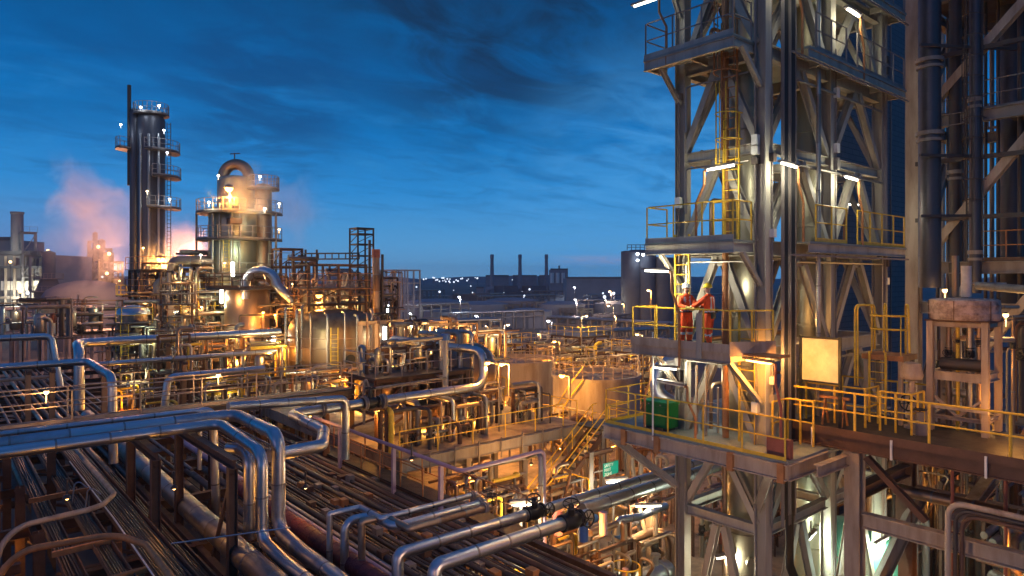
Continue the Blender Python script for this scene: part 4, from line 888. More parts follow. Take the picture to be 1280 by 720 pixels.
# ---- footbridge with railings over the rack
fb = thing('footbridge', 'long railed steel footbridge crossing over the pipe rack', 'footbridge', (4, 28.7, -5.1))
deckplate(fb, 'grate', -7, 28.2, 14.5, 29.3, -5.1, .06, 'grating_deck')
for y in (28.2, 29.3): P_beam(fb, 'side_beam', 'dark', (-7, y, -5.3), (14.5, y, -5.3), .34, .14)
rails(fb, 'pinkst', [(-7, 28.22, -5.08), (14.5, 28.22, -5.08)], 1.1, 2.1, .026, toe=.1); rails(fb, 'pinkst', [(-7, 29.28, -5.08), (14.5, 29.28, -5.08)], 1.1, 2.1, .026, toe=0)
for x in (-2, 3.2, 8.6, 13.5): P_beam(fb, 'post', 'rust', (x, 28.75, GZ), (x, 28.75, -5.48), .26, .24, (0,1,0))
bulkhead((XY(58, 28.2), 28.2, -4.05), 'warm globe lamp on the footbridge railing near its outer end', 60); bulkhead((XY(273, 28.2), 28.2, -4.0), 'warm globe lamp on the footbridge railing near the round reactor', 90)
# ---- pipes beyond the footbridge
pipe('yard_pipe', 'bluish pipe bending down beyond the footbridge, outer end', [(-14, 37.5, -4.0), (5.6, 37.5, -4.0), (5.55, 31.5, -4.05), (5.55, 31.2, -7.5)], .17, 'alu', .5, 1.5, 14)
pipe('yard_pipe', 'high bluish pipe with a single drop beyond the bent one', [(-14, 44.2, -3.2), (4.9, 44.2, -3.2), (5.3, 43.8, -6.0)], .17, 'alu', .4, 1.5, 12)
o = pipe('yard_pipe', 'fat silver pipe with an upturned elbow beyond the footbridge', [(XY(92, 47), 45, -7.5), (XY(92, 47), 45, -4.1), (XY(96, 47.7), 47.7, -3.95), (XY(150, 47.7), 47.7, -3.95), (XY(350, 47.7), 47.7, -3.95)], .27, 'alu', .8, 1.6, 16)
pipe('yard_pipe', 'thin silver pipe low behind the railing lamps', [(XY(100, 45), 45, -5.0), (XY(345, 45), 45, -5.0)], .14, 'alu', seams=1.5, n=12)
pipe('yard_pipe', 'silver pipe with an elbow low beside the railing lamp', [(XY(205, 40.6), 40.6, -7.5), (XY(210, 40.6), 40.6, -5.5), (XY(330, 40.6), 40.6, -5.5)], .2, 'alu', .5, 1.5, 12)
pipe('yard_pipe', 'fat blue white pipe turning down at the outer edge of the footbridge', [(-1.5, 30.8, -4.9), (-1.2, 27.4, -5.2), (-1.15, 24.9, -6.2), (-1.1, 24.0, -9.5)], .3, 'alu', .8, 1.4, 18)
pipe('yard_pipe', 'long pale pipe laid low beyond the footbridge', [(XY(-30, 41), 41, -5.0), (XY(66, 41), 41, -5.0), (XY(66, 41), 41, -7.5)], .09, 'pinkst', .2, 1.5, 10)
for k, (px, Y, zt) in enumerate(((65, 37.6, -4.2), (135, 47.8, -4.25), (35, 37.6, -4.2), (230, 45, -5.2), (130, 37.5, -4.2), (210, 47.7, -4.3))):
    x = XY(px, Y); t = thing('pipe_post', ['%s copper lit pipe post beyond the footbridge' % ORD[k]][0], 'post', (x, Y, GZ), 'pipe posts beyond the footbridge')
    P_beam(t, 'column', 'copper', (x, Y, GZ), (x, Y, zt), .24, .22, (0,1,0)); P_bar(t, 'arm', 'rust', (x, Y - .6, zt - .1), (x, Y + .6, zt - .1), .16)
# ---- lights hidden in the rack (lamps added to brighten its steel)
def low_lamp(p, w, col, label, emat='e_warm', group='small lamps among the rack steel'):
    p = V(p); t = thing('rack_lamp', label, 'lamp', p, group)
    P_tube(t, 'bracket', 'dark', [p + V((0,0,.5)), p + V((0,0,.12))], .03, 6)
    build(MB().ball(p, .05, 9), 'lamp_globe', M[emat], t); build(MB().lathe(p, [(.10,.0),(.09,.04),(.03,.1)], 9), 'lamp_cap', M['dark'], t)
    light(t, p + V((0,0,-.2)), col, w*(.6 if group != 'small lamps among the rack steel' else .36), .1); return t
for k, (x, y, z, w) in enumerate(((-.2, 17.5, -8.3, 150), (-2.4, 24, -8.3, 150), (1.6, 27, -8.6, 70), (5.4, 21.6, -6.2, 55), (12.2, 27.5, -5.9, 160), (8.9, 20.4, -6.6, 50), (2.6, 20.4, -5.6, 45), (11.4, 18.2, -5.7, 45), (-1.5, 20.5, -6.1, 100), (7.4, 11.5, -6.4, 60))):
    low_lamp((x, y, z), w, SOD, ['added warm lamp in the shadowed lower frame', 'added warm lamp deep in the lower frame', 'added warm lamp under the outer trays', 'added small lamp beside the brown bridge support', 'added lamp by the post of the straight bridge pipe', 'added small lamp behind the vertical risers', 'added small lamp above the cable trays', 'added small lamp above the thin rack pipes', 'added lamp under the bridge pipes at the outer end', 'added small lamp over the maroon lagged pipe'][k])
# =====================================================================  MIDDLE DISTANCE: PROCESS UNITS
AR = math.atan2(-.649, .761)
RT = V((.761, -.649, 0)); FW = V((.649, .761, 0)); UP = V((0,0,1))
def ring_platform(par, c, R0, R1, a0, a1, m='steel2', rail=True, rm=None, n=None, h=1.1):
    """platform sector round a column; angles in degrees, 0 = screen right, -90 = towards the camera"""
    c = V(c); n = n or max(4, int(abs(a1-a0)/15)); A = [AR + RAD(a0 + (a1-a0)*i/n) for i in range(n+1)]
    vs = []; 
    for z in (-.15, 0): 
        for a in A: vs += [c + V((cos(a)*R0, sin(a)*R0, z)), c + V((cos(a)*R1, sin(a)*R1, z))]
    k = 2*(n+1); fs = []
    for i in range(n):
        j = 2*i; fs += [(j, j+2, j+3, j+1), (k+j, k+j+1, k+j+3, k+j+2), (j+1, j+3, k+j+3, k+j+1), (j, k+j, k+j+2, j+2)]
    fs += [(0, 1, k+1, k), (2*n, k+2*n, k+2*n+1, 2*n+1)]
    build(MB().add(vs, fs), 'platform', M[m], par)
    if rail:
        full = abs(a1 - a0) > 350
        pts = [c + V((cos(a)*(R1-.05), sin(a)*(R1-.05), 0)) for a in A]
        if not full: pts = [c + V((cos(A[0])*R0, sin(A[0])*R0, 0))] + pts + [c + V((cos(A[-1])*R0, sin(A[-1])*R0, 0))]
        rails(par, rm or m, pts, h, 1.3, .03, toe=.12, n=5)
def steel_frame(name, label, cat, x0, y0, x1, y1, z0, levels, m='steel2', deck=True, rl=None, top=0, size=.25, brace=True, group=None, nx=1, ny=1):
    t = thing(name, label, cat, ((x0+x1)/2, (y0+y1)/2, z0), group)
    zt = max(levels) + top
    X = [x0 + (x1-x0)*i/nx for i in range(nx+1)]; Y = [y0 + (y1-y0)*i/ny for i in range(ny+1)]
    for x in X:
        for y in Y: P_beam(t, 'column', m, (x, y, z0), (x, y, zt), size, size, (0,1,0))
    for k, z in enumerate(list(levels) + ([zt] if top else [])):
        for y in Y: P_beam(t, 'beam', m, (x0, y, z - size*.5), (x1, y, z - size*.5), size, size*.7)
        for x in X: P_beam(t, 'beam', m, (x, y0, z - size*.5 + .003), (x, y1, z - size*.5 + .003), size, size*.7)
        if deck and k < len(levels): deckplate(t, 'dark', x0 - .3, y0 - .3, x1 + .3, y1 + .3, z + .06, .05)
        if rl and k < len(levels): rails(t, rl, [(x0 - .27, y1 + .27, z + .06), (x0 - .27, y0 - .27, z + .06), (x1 + .27, y0 - .27, z + .06)], 1.1, 1.5, .03, toe=0, n=5)
        if brace:
            zb = z0 if k == 0 else (list(levels) + [zt])[k-1]
            P_bar(t, 'brace', m, (x0, y0 + .02, zb + .1), (X[1], y0 + .02, z - size), size*.45); P_bar(t, 'brace', m, (x0 + .02, Y[1], zb + .1), (x0 + .02, y0, z - size), size*.45)
    return t
PM = ('copper','alu2','steel2','rust','copper','alu2','dark')
def cluster(c, w, dpt, h, label, n=9, seed=0, rmax=.14, m=PM, valves=3, ves=True, group='tangled pipework clusters', lamp=None):
    """tangle of pipes, headers, valves and a small drum standing on c"""
    rnd = random.Random(seed); c = V(c); t = thing('pipe_cluster', label, 'pipework', c, group)
    X = V((1,0,0)); Yv = V((0,1,0))
    zs = [h*q for q in (.3, .55, .8, 1.0)]
    for i in range(n):
        r = rnd.choice((.04, .06, .09, rmax)); x = rnd.uniform(-w/2, w/2); y = rnd.uniform(-dpt/2, dpt/2); z = rnd.choice(zs) + rnd.uniform(-.2, .2)
        kind = rnd.random(); mm = rnd.choice(m)
        if kind < .45: pts = [c + V((x, y, 0)), c + V((x, y, z)), c + V((x + rnd.choice((-1, 1))*rnd.uniform(.5, w*.6), y, z))]
        elif kind < .7: pts = [c + V((x, y, 0)), c + V((x, y, z)), c + V((x, y + rnd.choice((-1, 1))*rnd.uniform(.5, dpt*.6), z)), c + V((x, y + .3, z*.4))]
        else: pts = [c + V((-w*.55, y, z)), c + V((w*rnd.uniform(.2, .55), y, z)), c + V((w*rnd.uniform(.2, .55), y + rnd.uniform(-1, 1), z)), c + V((w*.4, y, 0))]
        if kind >= .7: pts[2] = V((pts[1].x, pts[2].y, c.z + z)); pts[3] = V((pts[1].x, pts[2].y, c.z))
        P_tube(t, 'pipe_run', mm, pts, r, 8, r*2.5, .9 if i % 2 else 0)
        if i < valves:
            q = c + V((x, y, min(z, h)*.5)); inline_valve(t, q, (0,0,1), r*1.1, (-.65,-.76,0), rnd.choice(('black','redlead','steel2','black')))
    if ves:
        x = rnd.uniform(-w/4, w/4); R = min(w, dpt)*.16
        build(MB().lathe(c + V((x, 0, .35)), [(R*.5,0),(R*.9,.1),(R,.25),(R,h*.5),(R*.85,h*.5+.15),(R*.2,h*.5+.25),(R*.2,h*.62)], 16), 'drum', M[rnd.choice(('alu2','copper','vessel'))], t)
        for a in range(3): P_bar(t, 'drum_leg', 'steel2', c + V((x + R*.8*cos(a*2.1), R*.8*sin(a*2.1), 0)), c + V((x + R*.8*cos(a*2.1), R*.8*sin(a*2.1), .6)), .08)
    hung = c.z > GZ + .2 and abs(c.z + 10.2) > .05 and abs(c.z + 7.5) > .05 and abs(c.z + 4.69) > .05
    if hung: deckplate(t, 'dark', c.x - w*.55, c.y - dpt*.55, c.x + w*.55, c.y + dpt*.55, c.z, .1)
    for i in range(2):
        x = -w/2 + w*i; P_beam(t, 'stanchion', 'rust', V((c.x + x, c.y, GZ if hung else c.z)), c + V((x, 0, h*.85)), .14, .12, (0,1,0))
    P_beam(t, 'stanchion_beam', 'rust', c + V((-w/2, 0, h*.85)), c + V((w/2, 0, h*.85)), .14, .12)
    if lamp: light(t, c + V((0, -dpt*.3 - .3, h*.7)), lamp[0], lamp[1]*.72, .12)
    return t
def exchanger(p, L, R, label, axis=(1,0,0), m='copper', group='horizontal exchanger drums'):
    p = V(p); ax = V(axis).normalized(); t = thing('exchanger_drum', label, 'exchanger', p, group); c = p + UP*(R + .55); s = V((-ax.y, ax.x, 0))
    mb = MB().lathe(c - ax*L/2, [(0,0),(R*.6,.05),(R,.25),(R,.5),(R*1.15,.52),(R*1.15,.66),(R,.68),(R,L-.7),(R*1.15,L-.68),(R*1.15,L-.54),(R,L-.52),(R,L-.2),(R*.5,L),(0,L)], 20, ax)
    build(mb, 'shell', M[m], t)
    for k in (-.28, .28): 
        q = c + ax*L*k; P_box(t, 'saddle', 'steel2', (q.x - .12 - abs(s.x)*R*.7, q.y - .12 - abs(s.y)*R*.7, p.z), (q.x + .12 + abs(s.x)*R*.7, q.y + .12 + abs(s.y)*R*.7, c.z - R*.7))
        build(MB().tube([q + UP*R*.9, q + UP*(R + .35)], R*.28, 10).disc(q + UP*(R + .35), UP, R*.45, .1), 'nozzle', M[m], t)
    return t
def pump(p, rz, label, group='pump sets'):
    t = thing('pump_set', label, 'pump', (0,0,0), group)
    P_box(t, 'plinth', 'conc', (-.9, -.35, 0), (.9, .35, .25)); P_box(t, 'base_plate', 'steel2', (-.8, -.28, .25), (.8, .28, .33))
    build(MB().tube([(.05,0,.62),(.75,0,.62)], .22, 14).tube([(.75,0,.62),(.86,0,.62)], .18, 12), 'motor', M['blue'], t)
    build(MB().disc((-.45,0,.62), (1,0,0), .32, .22, 18).tube([(-.45,0,.62),(-.05,0,.62)], .08, 8), 'casing', M['steel2'], t)
    P_tube(t, 'suction_pipe', 'alu2', [(-.5,0,.62),(-1.2,0,.62),(-1.2,0,1.6)], .11, 9, .2); P_tube(t, 'discharge_pipe', 'copper', [(-.45,.2,.8),(-.45,.2,2.0),(.6,.2,2.0)], .08, 9, .2)
    inline_valve(t, (-.45,.2,1.4), UP, .08, (0,-1,0)); t.location = p; t.rotation_euler = (0,0,rz); return t

# ---- raised concrete deck in the middle
dk = thing('concrete_deck', 'raised oil stained concrete deck lit orange with railing along its edge', 'deck', (20, 30, GZ))
P_box(dk, 'slab', 'slab', (14.6, 24.3, -8.05), (25.4, 46, -7.5)); P_beam(dk, 'edge_beam', 'steel2', (14.6, 24.2, -7.8), (25.4, 24.2, -7.8), .5, .16)
for x in (15, 18.4, 21.8, 25.1):
    for y in (24.7, 31, 38, 45): P_beam(dk, 'column', 'steel2', (x, y, GZ), (x, y, -8.05), .3, .28, (0,1,0))
rails(dk, 'yellow', [(14.7, 24.4, -7.5), (24.2, 24.4, -7.5)], 1.1, 1.9, .028, toe=0); rails(dk, 'yellow', [(25.3, 24.5, -7.5), (25.3, 45.8, -7.5)], 1.1, 2, .028, toe=0)
for k in range(7): P_bar(dk, 'pipe_stub', 'steel2', (16 + 1.3*k, 24.08, -8.3), (16 + 1.3*k, 24.08, -7.35), .05)
# stair down from the deck
stw = thing('steel_stair', 'steel stair with yellow handrails dropping from the concrete deck', 'stairs', (23, 23, GZ))
a, b = V((25.6, 23.2, -7.5)), V((19.8, 23.2, -11.9))
for dy in (-.5, .5): P_bar(stw, 'stringer', 'rust', a + V((0,dy,-.1)), b + V((0,dy,-.1)), .06, .28)
for i in range(17): q = a.lerp(b, (i + .5)/17); P_box(stw, 'tread', 'grate', (q.x - .13, q.y - .46, q.z - .04), (q.x + .13, q.y + .46, q.z))
for dy in (-.5, .5):
    for hh in (1.0, .55): P_tube(stw, 'handrail', 'yellow', [a + V((.3,dy,hh)), a + V((0,dy,hh)), b + V((0,dy,hh)), b + V((0,dy,0))], .03, 7, .15)
    for i in range(5): q = a.lerp(b, i/4); P_tube(stw, 'rail_post', 'yellow', [q + V((0,dy,0)), q + V((0,dy,1.0))], .026, 6)
P_box(stw, 'landing', 'grate', (25.0, 22.6, -7.6), (27.2, 24.25, -7.5)); rails(stw, 'yellow', [(27.15, 24.2, -7.5), (27.15, 22.65, -7.5), (25.7, 22.65, -7.5)], 1.05, 1.0, .026, toe=0)
for (x, y) in ((27.1, 22.7), (27.1, 24.1), (25.2, 22.7)): P_beam(stw, 'post', 'steel2', (x, y, GZ), (x, y, -7.62), .2, .18, (0,1,0))
# safety sign
ps = WZ(735, 640, -10.9); sp = thing('safety_sign', 'teal sign with white lettering on a grey green steel post', 'sign', (XY(737, 21.3), 21.3, GZ))
x = XY(737, 21.3); P_beam(sp, 'post', 'steel2', (x, 21.3, GZ), (x, 21.3, -8.0), .26, .26, (0,1,0)); P_beam(sp, 'arm', 'rust', (x - .3, 21.3, -8.13), (x + 1.6, 21.3, -8.13), .2, .16)
xs0, xs1 = XY(754, 21.1), XY(772.5, 21.1); zc = -(588-346)/850*(.649*xs0 + .761*21.1); hz = .3
P_box(sp, 'panel', 'teal', (xs0, 21.08, zc - hz), (xs1, 21.12, zc + hz)); P_bar(sp, 'bracket', 'steel2', (x + .1, 21.14, zc), (xs0 + .2, 21.14, zc), .05)
def lettering(par, txt, x, y, z, size, m):
    cu = bpy.data.curves.new('txt', 'FONT'); cu.body = txt; cu.size = size; cu.extrude = .004; cu.space_character = 1.0
    o = bpy.data.objects.new('txt', cu); COL.objects.link(o); bpy.context.view_layer.update()
    me = bpy.data.meshes.new_from_object(o.evaluated_get(bpy.context.evaluated_depsgraph_get())); bpy.data.objects.remove(o)
    me.name = 'lettering'; me.materials.clear(); me.materials.append(M[m]); b = bpy.data.objects.new('lettering', me); COL.objects.link(b); b.parent = par
    b.location = V((x, y, z)) - root_loc(par); b.rotation_euler = (RAD(90), 0, 0); return b
for k, (s, sz) in enumerate((('SAFETY', .19), ('FIRST', .19), ('ZONE', .19))): lettering(sp, s, xs0 + .05, 21.074, zc + .12 - .2*k, sz, 'white')
light(sp, ((xs0+xs1)/2, 20.0, zc + .9), WHT, 22, .1)

# ---- exchanger structure with railed roof (behind the gold loop)
ex = steel_frame('exchanger_structure', 'brown steel exchanger structure with railed roof behind the gold lit loop pipe', 'structure', 15.7, 28.0, 20.8, 30.6, -7.5, (-6.3, -4.75), 'rust', True, 'pinkst', size=.22, nx=3, ny=1)
for k, (x, y) in enumerate(((16.5, 29.3), (17.9, 29.3), (19.3, 29.3), (20.3, 29.3))): exchanger((x, y, -6.24), 2.4, .36, '%s brown exchanger drum on the middle floor behind the gold loop pipe' % ORD[k], (0,1,0), 'copper')
for k, (x, y) in enumerate(((16.5, 29.4), (17.7, 29.6), (18.9, 29.2), (20.0, 29.7))): cluster((x, y, -4.69), 1.2, 1.4, 1.3, '%s low pipe tangle on the railed roof of the exchanger structure' % ORD[k], 6, 40 + k, .08, valves=2, ves=k % 2 == 0, lamp=(WARM, 30) if k % 2 == 0 else None)
for k in range(7): pipe('pump_leg_pipe', '%s gold lit vertical pipe under the loop pipe, counted from the zigzag bend' % ORD[k], [(14.9 + .86*k, 25.4 + .3*(k % 3), -7.5), (14.9 + .86*k, 25.4 + .3*(k % 3), -5.7 + .1*(k % 2)), (14.9 + .86*k, 28, -5.7 + .1*(k % 2))], (.12, .07, .15, .06, .1, .13, .08)[k], ('yellow','copper','alu2','copper','alu','copper','alu2')[k], .25, .9, 10, 'vertical pipes under the loop pipe')
for k, (x, y) in enumerate(((17.4, 26.0), (19.4, 26.2), (21.2, 27), (22.4, 29), (21.8, 32), (23.3, 26.3), (15.6, 26.2))): cluster((x, y, -7.5), 1.6, 1.4, 1.9, '%s pipe and valve tangle standing on the orange lit concrete deck' % ORD[k], 8, 60 + k, .1, valves=3, ves=k % 2 == 1)
cp = W(585, 463, 38); db = thing('end_drum', 'large dark horizontal drum whose rounded end shows behind the upright loop', 'drum', (cp.x - 2, cp.y, -7.5))
build(MB().lathe((cp.x - 4, cp.y, cp.z), [(0,0),(1.0,.1),(1.5,.6),(1.5,4.6),(1.3,5.0),(.8,5.3),(0,5.4)], 26, (1,0,0)), 'shell', M['copper'], db)
for dx in (-3, -.2): P_box(db, 'saddle', 'rust', (cp.x + dx - .15, cp.y - 1.0, -7.5), (cp.x + dx + .15, cp.y + 1.0, cp.z - 1.2))
xg = XY(530, 27.3)
for k, (px, r, zb) in enumerate(((552, .13, -5.4), (575, .16, -5.6), (590, .1, -5.4))): pipe('stand_pipe', '%s grey vertical pipe between the exchanger structure and the upright loop' % ORD[k], [(XY(px, 28.5), 28.5, -7.5), (XY(px, 28.5), 28.5, -2.9), (XY(px, 28.5) - .3, 30, -2.9)], r, 'alu2', .3, 1, 10, 'vertical pipes beside the upright loop')
pl = thing('column_post', 'tall pale pipe column with blue collar in front of the railed roof', 'column', (XY(557, 27.0), 27, -7.5)); x = XY(557, 27.0)
P_tube(pl, 'shaft', 'steel', [(x, 27, -7.5), (x, 27, -3.05)], .14, 12); P_tube(pl, 'collar', 'blue', [(x, 27, -3.05), (x, 27, -2.75)], .22, 12); P_tube(pl, 'arm', 'alu2', [(x, 27, -2.9), (x - 2.6, 27.3, -3.0)], .1, 9)
# ---- round reactor
cr = W(420, 346, 52); rr = thing('round_reactor', 'squat round domed reactor vessel glowing brown and green', 'vessel', (cr.x, cr.y, GZ))
R = 3.5
build(MB().lathe((cr.x, cr.y, 0), [(1.6,-8.9),(R*.8,-8.6),(R,-7.9),(R,-6.2),(R+.03,-6.18),(R+.03,-6.1),(R,-6.08),(R,-3.9),(R*.93,-3.3),(R*.75,-2.85),(R*.4,-2.55),(0,-2.45)], 44), 'shell', M['bronze'], rr)
build(MB().lathe((cr.x, cr.y, 0), [(1.75,GZ),(1.75,-8.7)], 28), 'skirt', M['copper'], rr)
ring_platform(rr, (cr.x, cr.y, -8.0), R, R + 1.0, -160, -20, 'rust', True, 'yellow'); ring_platform(rr, (cr.x, cr.y, -9.3), 1.8, 3.4, -170, -10, 'rust', False)
for a, z in ((-120, -6.6), (-75, -6.9), (-60, -5.9), (-105, -7.2)):
    d = V((cos(AR + RAD(a)), sin(AR + RAD(a)), 0)); c = V((cr.x, cr.y, z)) + d*R; build(MB().tube([c, c + d*.3], .22, 10).disc(c + d*.3, d, .34, .12), 'manway', M['black'], rr)
for px, r in ((371, .12), (377, .08), (357, .1), (465, .12), (472, .2)): 
    q = W(px, 346, 49); P_tube(rr, 'side_pipe', 'alu2' if r < .15 else 'copper', [(q.x, q.y, GZ), (q.x, q.y, -1.5 - r*8), (q.x + 1, q.y + 2, -1.5 - r*8)], r, 9, .3)
for k, (px, py, w, c) in enumerate(((374, 428, 150, WHT), (398, 418, 80, (.9,1,.6)), (405, 428, 80, WHT), (386, 490, 120, WARM), (480, 440, 120, WHT))): light(rr, W(px, py, 45.2), c, w*1.1, .15)
light(rr, W(440, 404, 45), SOD, 260, .2); light(rr, W(372, 412, 45.5), (.9,1,.55), 150, .2)  # bare lights added to brighten both flanks of the reactor
for z in (-7.2, -5.2, -4.5): build(MB().lathe((cr.x, cr.y, z), [(R + .005, 0), (R + .035, .02), (R + .035, .1), (R + .005, .12)], 44), 'shell_band', M['copper'], rr)
for px, r in ((388, .07), (409, .09), (431, .06), (447, .1), (459, .07)):
    q = W(px, 346, 48.2); P_tube(rr, 'side_pipe', random.choice(('dark', 'copper', 'alu2')), [(q.x, q.y, GZ), (q.x, q.y, -2.2 - r*6), (q.x + .6, q.y + 1.6, -2.2 - r*6)], r, 8, .25)
ladder(rr, 'yellow', W(418, 346, 48.1) + UP*(-8.0), -3.6, RT, .5)
# frame over the reactor with truss
fr = steel_frame('reactor_frame', 'tall rusty open steel frame standing over the round reactor', 'structure', cr.x - 1.8, cr.y + .8, cr.x + 3.0, cr.y + 3.6, GZ, (-2.1, -.9), 'rust', True, 'orangep', top=1.9, size=.15, nx=2)
tr = W(445, 346, 60)
for k, (px, w, zt) in enumerate(((452, 1.5, 4.3),)):
    q = W(px, 346, 60); steel_frame('lattice_tower', 'slender dark lattice tower with cross bars above the reactor frame', 'tower', q.x - .75, q.y - .75, q.x + .75, q.y + .75, -.6, (.9, 1.9, 2.9, 3.8), 'dark', False, None, top=.5, size=.12)
tb = thing('truss_beam', 'dark horizontal truss beam spanning between posts beside the lattice tower', 'truss', W(415, 322, 60))
for y in (317, 324): P_bar(tb, 'chord', 'dark', W(381, y, 60), W(449, y - .5, 60), .12)
for i in range(9): P_bar(tb, 'web_bar', 'dark', W(381 + 8.5*i, 317, 60), W(381 + 8.5*i, 324, 60), .08)
for px, yt in ((382, 312), (396, 312), (412, 330)): P_bar(tb, 'post', 'dark', W(px, 400, 60), W(px, yt, 60), .14)
P_bar(tb, 'chord', 'dark', W(396, 338, 60), W(430, 337, 60), .08)
qp = W(470, 346, 57); o = pipe('vent_stack', 'vertical pipe with a dark red head among the posts beside the reactor', [(qp.x, qp.y, GZ), (qp.x, qp.y, 1.6)], .3, 'copper', seams=1.5, n=14, cat='stack'); P_tube(o, 'head', 'redlead', [(qp.x, qp.y, 1.6), (qp.x, qp.y, 2.3)], .36, 12)
for k, (px, yt) in enumerate(((462, 300), (478, 318), (449, 350))): q = W(px, 346, 57.5); pipe('frame_post', '%s dark upright post beside the red headed stack' % ORD[k], [(q.x, q.y, GZ), (q.x, q.y, (346-yt)/850*57.5)], .12, 'dark', seams=0, n=8, group='upright posts beside the red headed stack', cat='post')
for k, (px, py, d, w) in enumerate(((395, 380, 57, 3), (440, 372, 60, 3.4), (425, 358, 61, 2.4), (455, 385, 58, 2.4), (375, 350, 60, 2.5))):
    p = W(px, py + 22, d); cluster(p, w, 2.4, 3.6, '%s tangle of pipes on the floors above the round reactor' % ORD[k], 10, 90 + k, .2, valves=2)
post_lamp(W(404, 384, 54), .9, (-.76,.65,0), 'bright sodium lamp on the frame above the round reactor', 2000, arm=.25, size=2.0, lr=.25)
# ---- tall clad cylinder with arched pipe
cc = W(309, 346, 55); cy = thing('clad_vessel', 'upright brown clad cylinder under a silver arched pipe', 'vessel', (cc.x, cc.y, GZ)); R = 1.72
build(MB().lathe((cc.x, cc.y, 0), [(R*.6,-8.6),(R*.9,-8.1),(R,-7.4),(R,-5.3),(R+.03,-5.28),(R+.03,-5.2),(R,-5.18),(R,-1.3),(R*.9,-.95),(R*.4,-.75),(0,-.7)], 32), 'shell', M['copper'], cy)
build(MB().lathe((cc.x, cc.y, 0), [(1.1,GZ),(1.1,-8.2)], 20), 'skirt', M['copper'], cy); ring_platform(cy, (cc.x, cc.y, -.85), .5, 3.1, -180, 180, 'dark', True, 'rust')
ring_platform(cy, (cc.x, cc.y, -5.0), R, R + 1.1, -220, -150, 'dark', True, 'rust'); ring_platform(cy, (cc.x, cc.y, -7.0), R, R + .9, -130, -20, 'dark', True, 'rust')
P_tube(cy, 'side_pipe', 'dark', [V((cc.x, cc.y, GZ)) - FW*(R+.12) + RT*.1, V((cc.x, cc.y, -3)) - FW*(R+.12) + RT*.1, V((cc.x, cc.y, -3)) - FW*(R+.12) + RT*1.9], .06, 8, .2)
ac = W(326, 346, 53.5); arc = [V((ac.x, ac.y, -1.0)) + RT*(1.2*cos(a)) + UP*(1.05*sin(a) + .45) for a in [pi - pi*i/14 for i in range(15)]]
pipe('arched_pipe', 'fat silver arched pipe over a glowing platform lamp', [arc[0] - UP*1.2] + arc + [arc[-1] + RT*.4 - UP*.5, arc[-1] + RT*1.4 - UP*1.6 + FW*.5], .36, 'alu', 0, .8, 18)
bulkhead(W(331, 344, 54.5), 'warm lamp glowing inside the silver arch', 160, WARM, r=.14)
for k, (px, py, d, w, c) in enumerate(((290, 372, 52.5, 150, WARM), (332, 400, 52, 170, SOD), (300, 432, 52.4, 140, SOD))): light(cy, W(px, py, d), c, w, .15)
pole_tube(W(291, 347, 52.8), .1, 'upright tube lamp on the clad cylinder platform', 70); pole_tube(W(277, 385, 54), .4, 'upright tube lamp beside the clad cylinder', 60); pole_tube(W(342, 432, 52), .2, 'upright tube lamp between the cylinder and the round reactor', 80); pole_tube(W(481, 432, 50), .3, 'upright tube lamp on a pale pier beside the round reactor', 120)
pole_tube(W(484, 400, 70), .5, 'far upright tube lamp beyond the round reactor', 80, COOL, 'e_cool')
# ---- domed column with gooseneck
dc = W(300, 346, 62); dm = thing('gooseneck_column', 'stout railed column topped by a big gooseneck vapour pipe', 'column', (dc.x, dc.y, GZ)); R = 2.35
dl = V((dc.x, dc.y, 0)) - RT*.35; gx = dl - RT*.55
build(MB().lathe((dl.x, dl.y, 0), [(R,GZ),(R,-.5),(R+.04,-.48),(R+.04,-.3),(R,-.28),(R,3.6),(R+.04,3.62),(R+.04,3.75),(R,3.77),(R,5.9),(R*.9,6.2),(1.62,6.3),(1.62,8.7),(1.4,9.0),(.8,9.15),(0,9.2)], 32), 'shell', M['vessel'], dm)
g0 = dl - RT*1.15; ga = [g0 + RT*1.15 + RT*(1.15*cos(a)) + UP*(9.1 + 1.15*sin(a)) for a in [pi - pi*i/14 for i in range(15)]]
build(MB().tube([g0 + UP*8.2] + ga + [ga[-1] - UP*1.0], .5, 18, 0, 1.0), 'gooseneck', M['copper'], dm); P_bar(dm, 'davit_post', 'dark', g0 + RT*1.0 + UP*10.6, g0 + RT*1.0 + UP*11.3, .08); P_bar(dm, 'davit_arm', 'dark', g0 + RT*.6 + UP*11.2, g0 + RT*1.5 + UP*11.25, .08)
sc2 = dl + RT*2.55 - FW*.2; build(MB().lathe((sc2.x, sc2.y, 0), [(.75,GZ),(.75,8.0),(.5,8.4),(0,8.5)], 20), 'side_shell', M['copper'], dm)
for z, a0, a1 in ((5.75, -195, 15), (3.35, -190, 10), (.1, -180, 0)): ring_platform(dm, (dc.x, dc.y, z), 2.0, 3.7, a0, a1, 'dark', True, 'steel2')
ring_platform(dm, (sc2.x, sc2.y, 8.0), .6, 1.4, -180, 100, 'dark', True, 'steel2')
for dx, zt in ((-3.6, 5.7), (3.55, 5.7), (-3.0, .1), (3.0, 3.3)): P_bar(dm, 'post', 'steel2', dc*1.0 + RT*dx - FW*.8 + UP*GZ, dc + RT*dx - FW*.8 + UP*zt, .16)
for dx, r in ((-1.1, .12), (.55, .16), (1.3, .09), (-.5, .07)): P_tube(dm, 'side_pipe', 'alu2', [V((dl.x, dl.y, GZ)) + RT*dx - FW*(R + .02), V((dl.x, dl.y, 6.5)) + RT*dx - FW*(R + .02)], r, 9)
ladder(dm, 'yellow', V((dl.x, dl.y, .2)) - FW*(R + .3) + RT*.2, 3.3, RT, .5); P_box(dm, 'duct_box', 'rust', tuple(V((dl.x, dl.y, 4.6)) - FW*(R+.5) + RT*1.0 - V((.5,.5,0))), tuple(V((dl.x, dl.y, 5.1)) - FW*(R+.5) + RT*1.0 + V((.5,.5,0))))
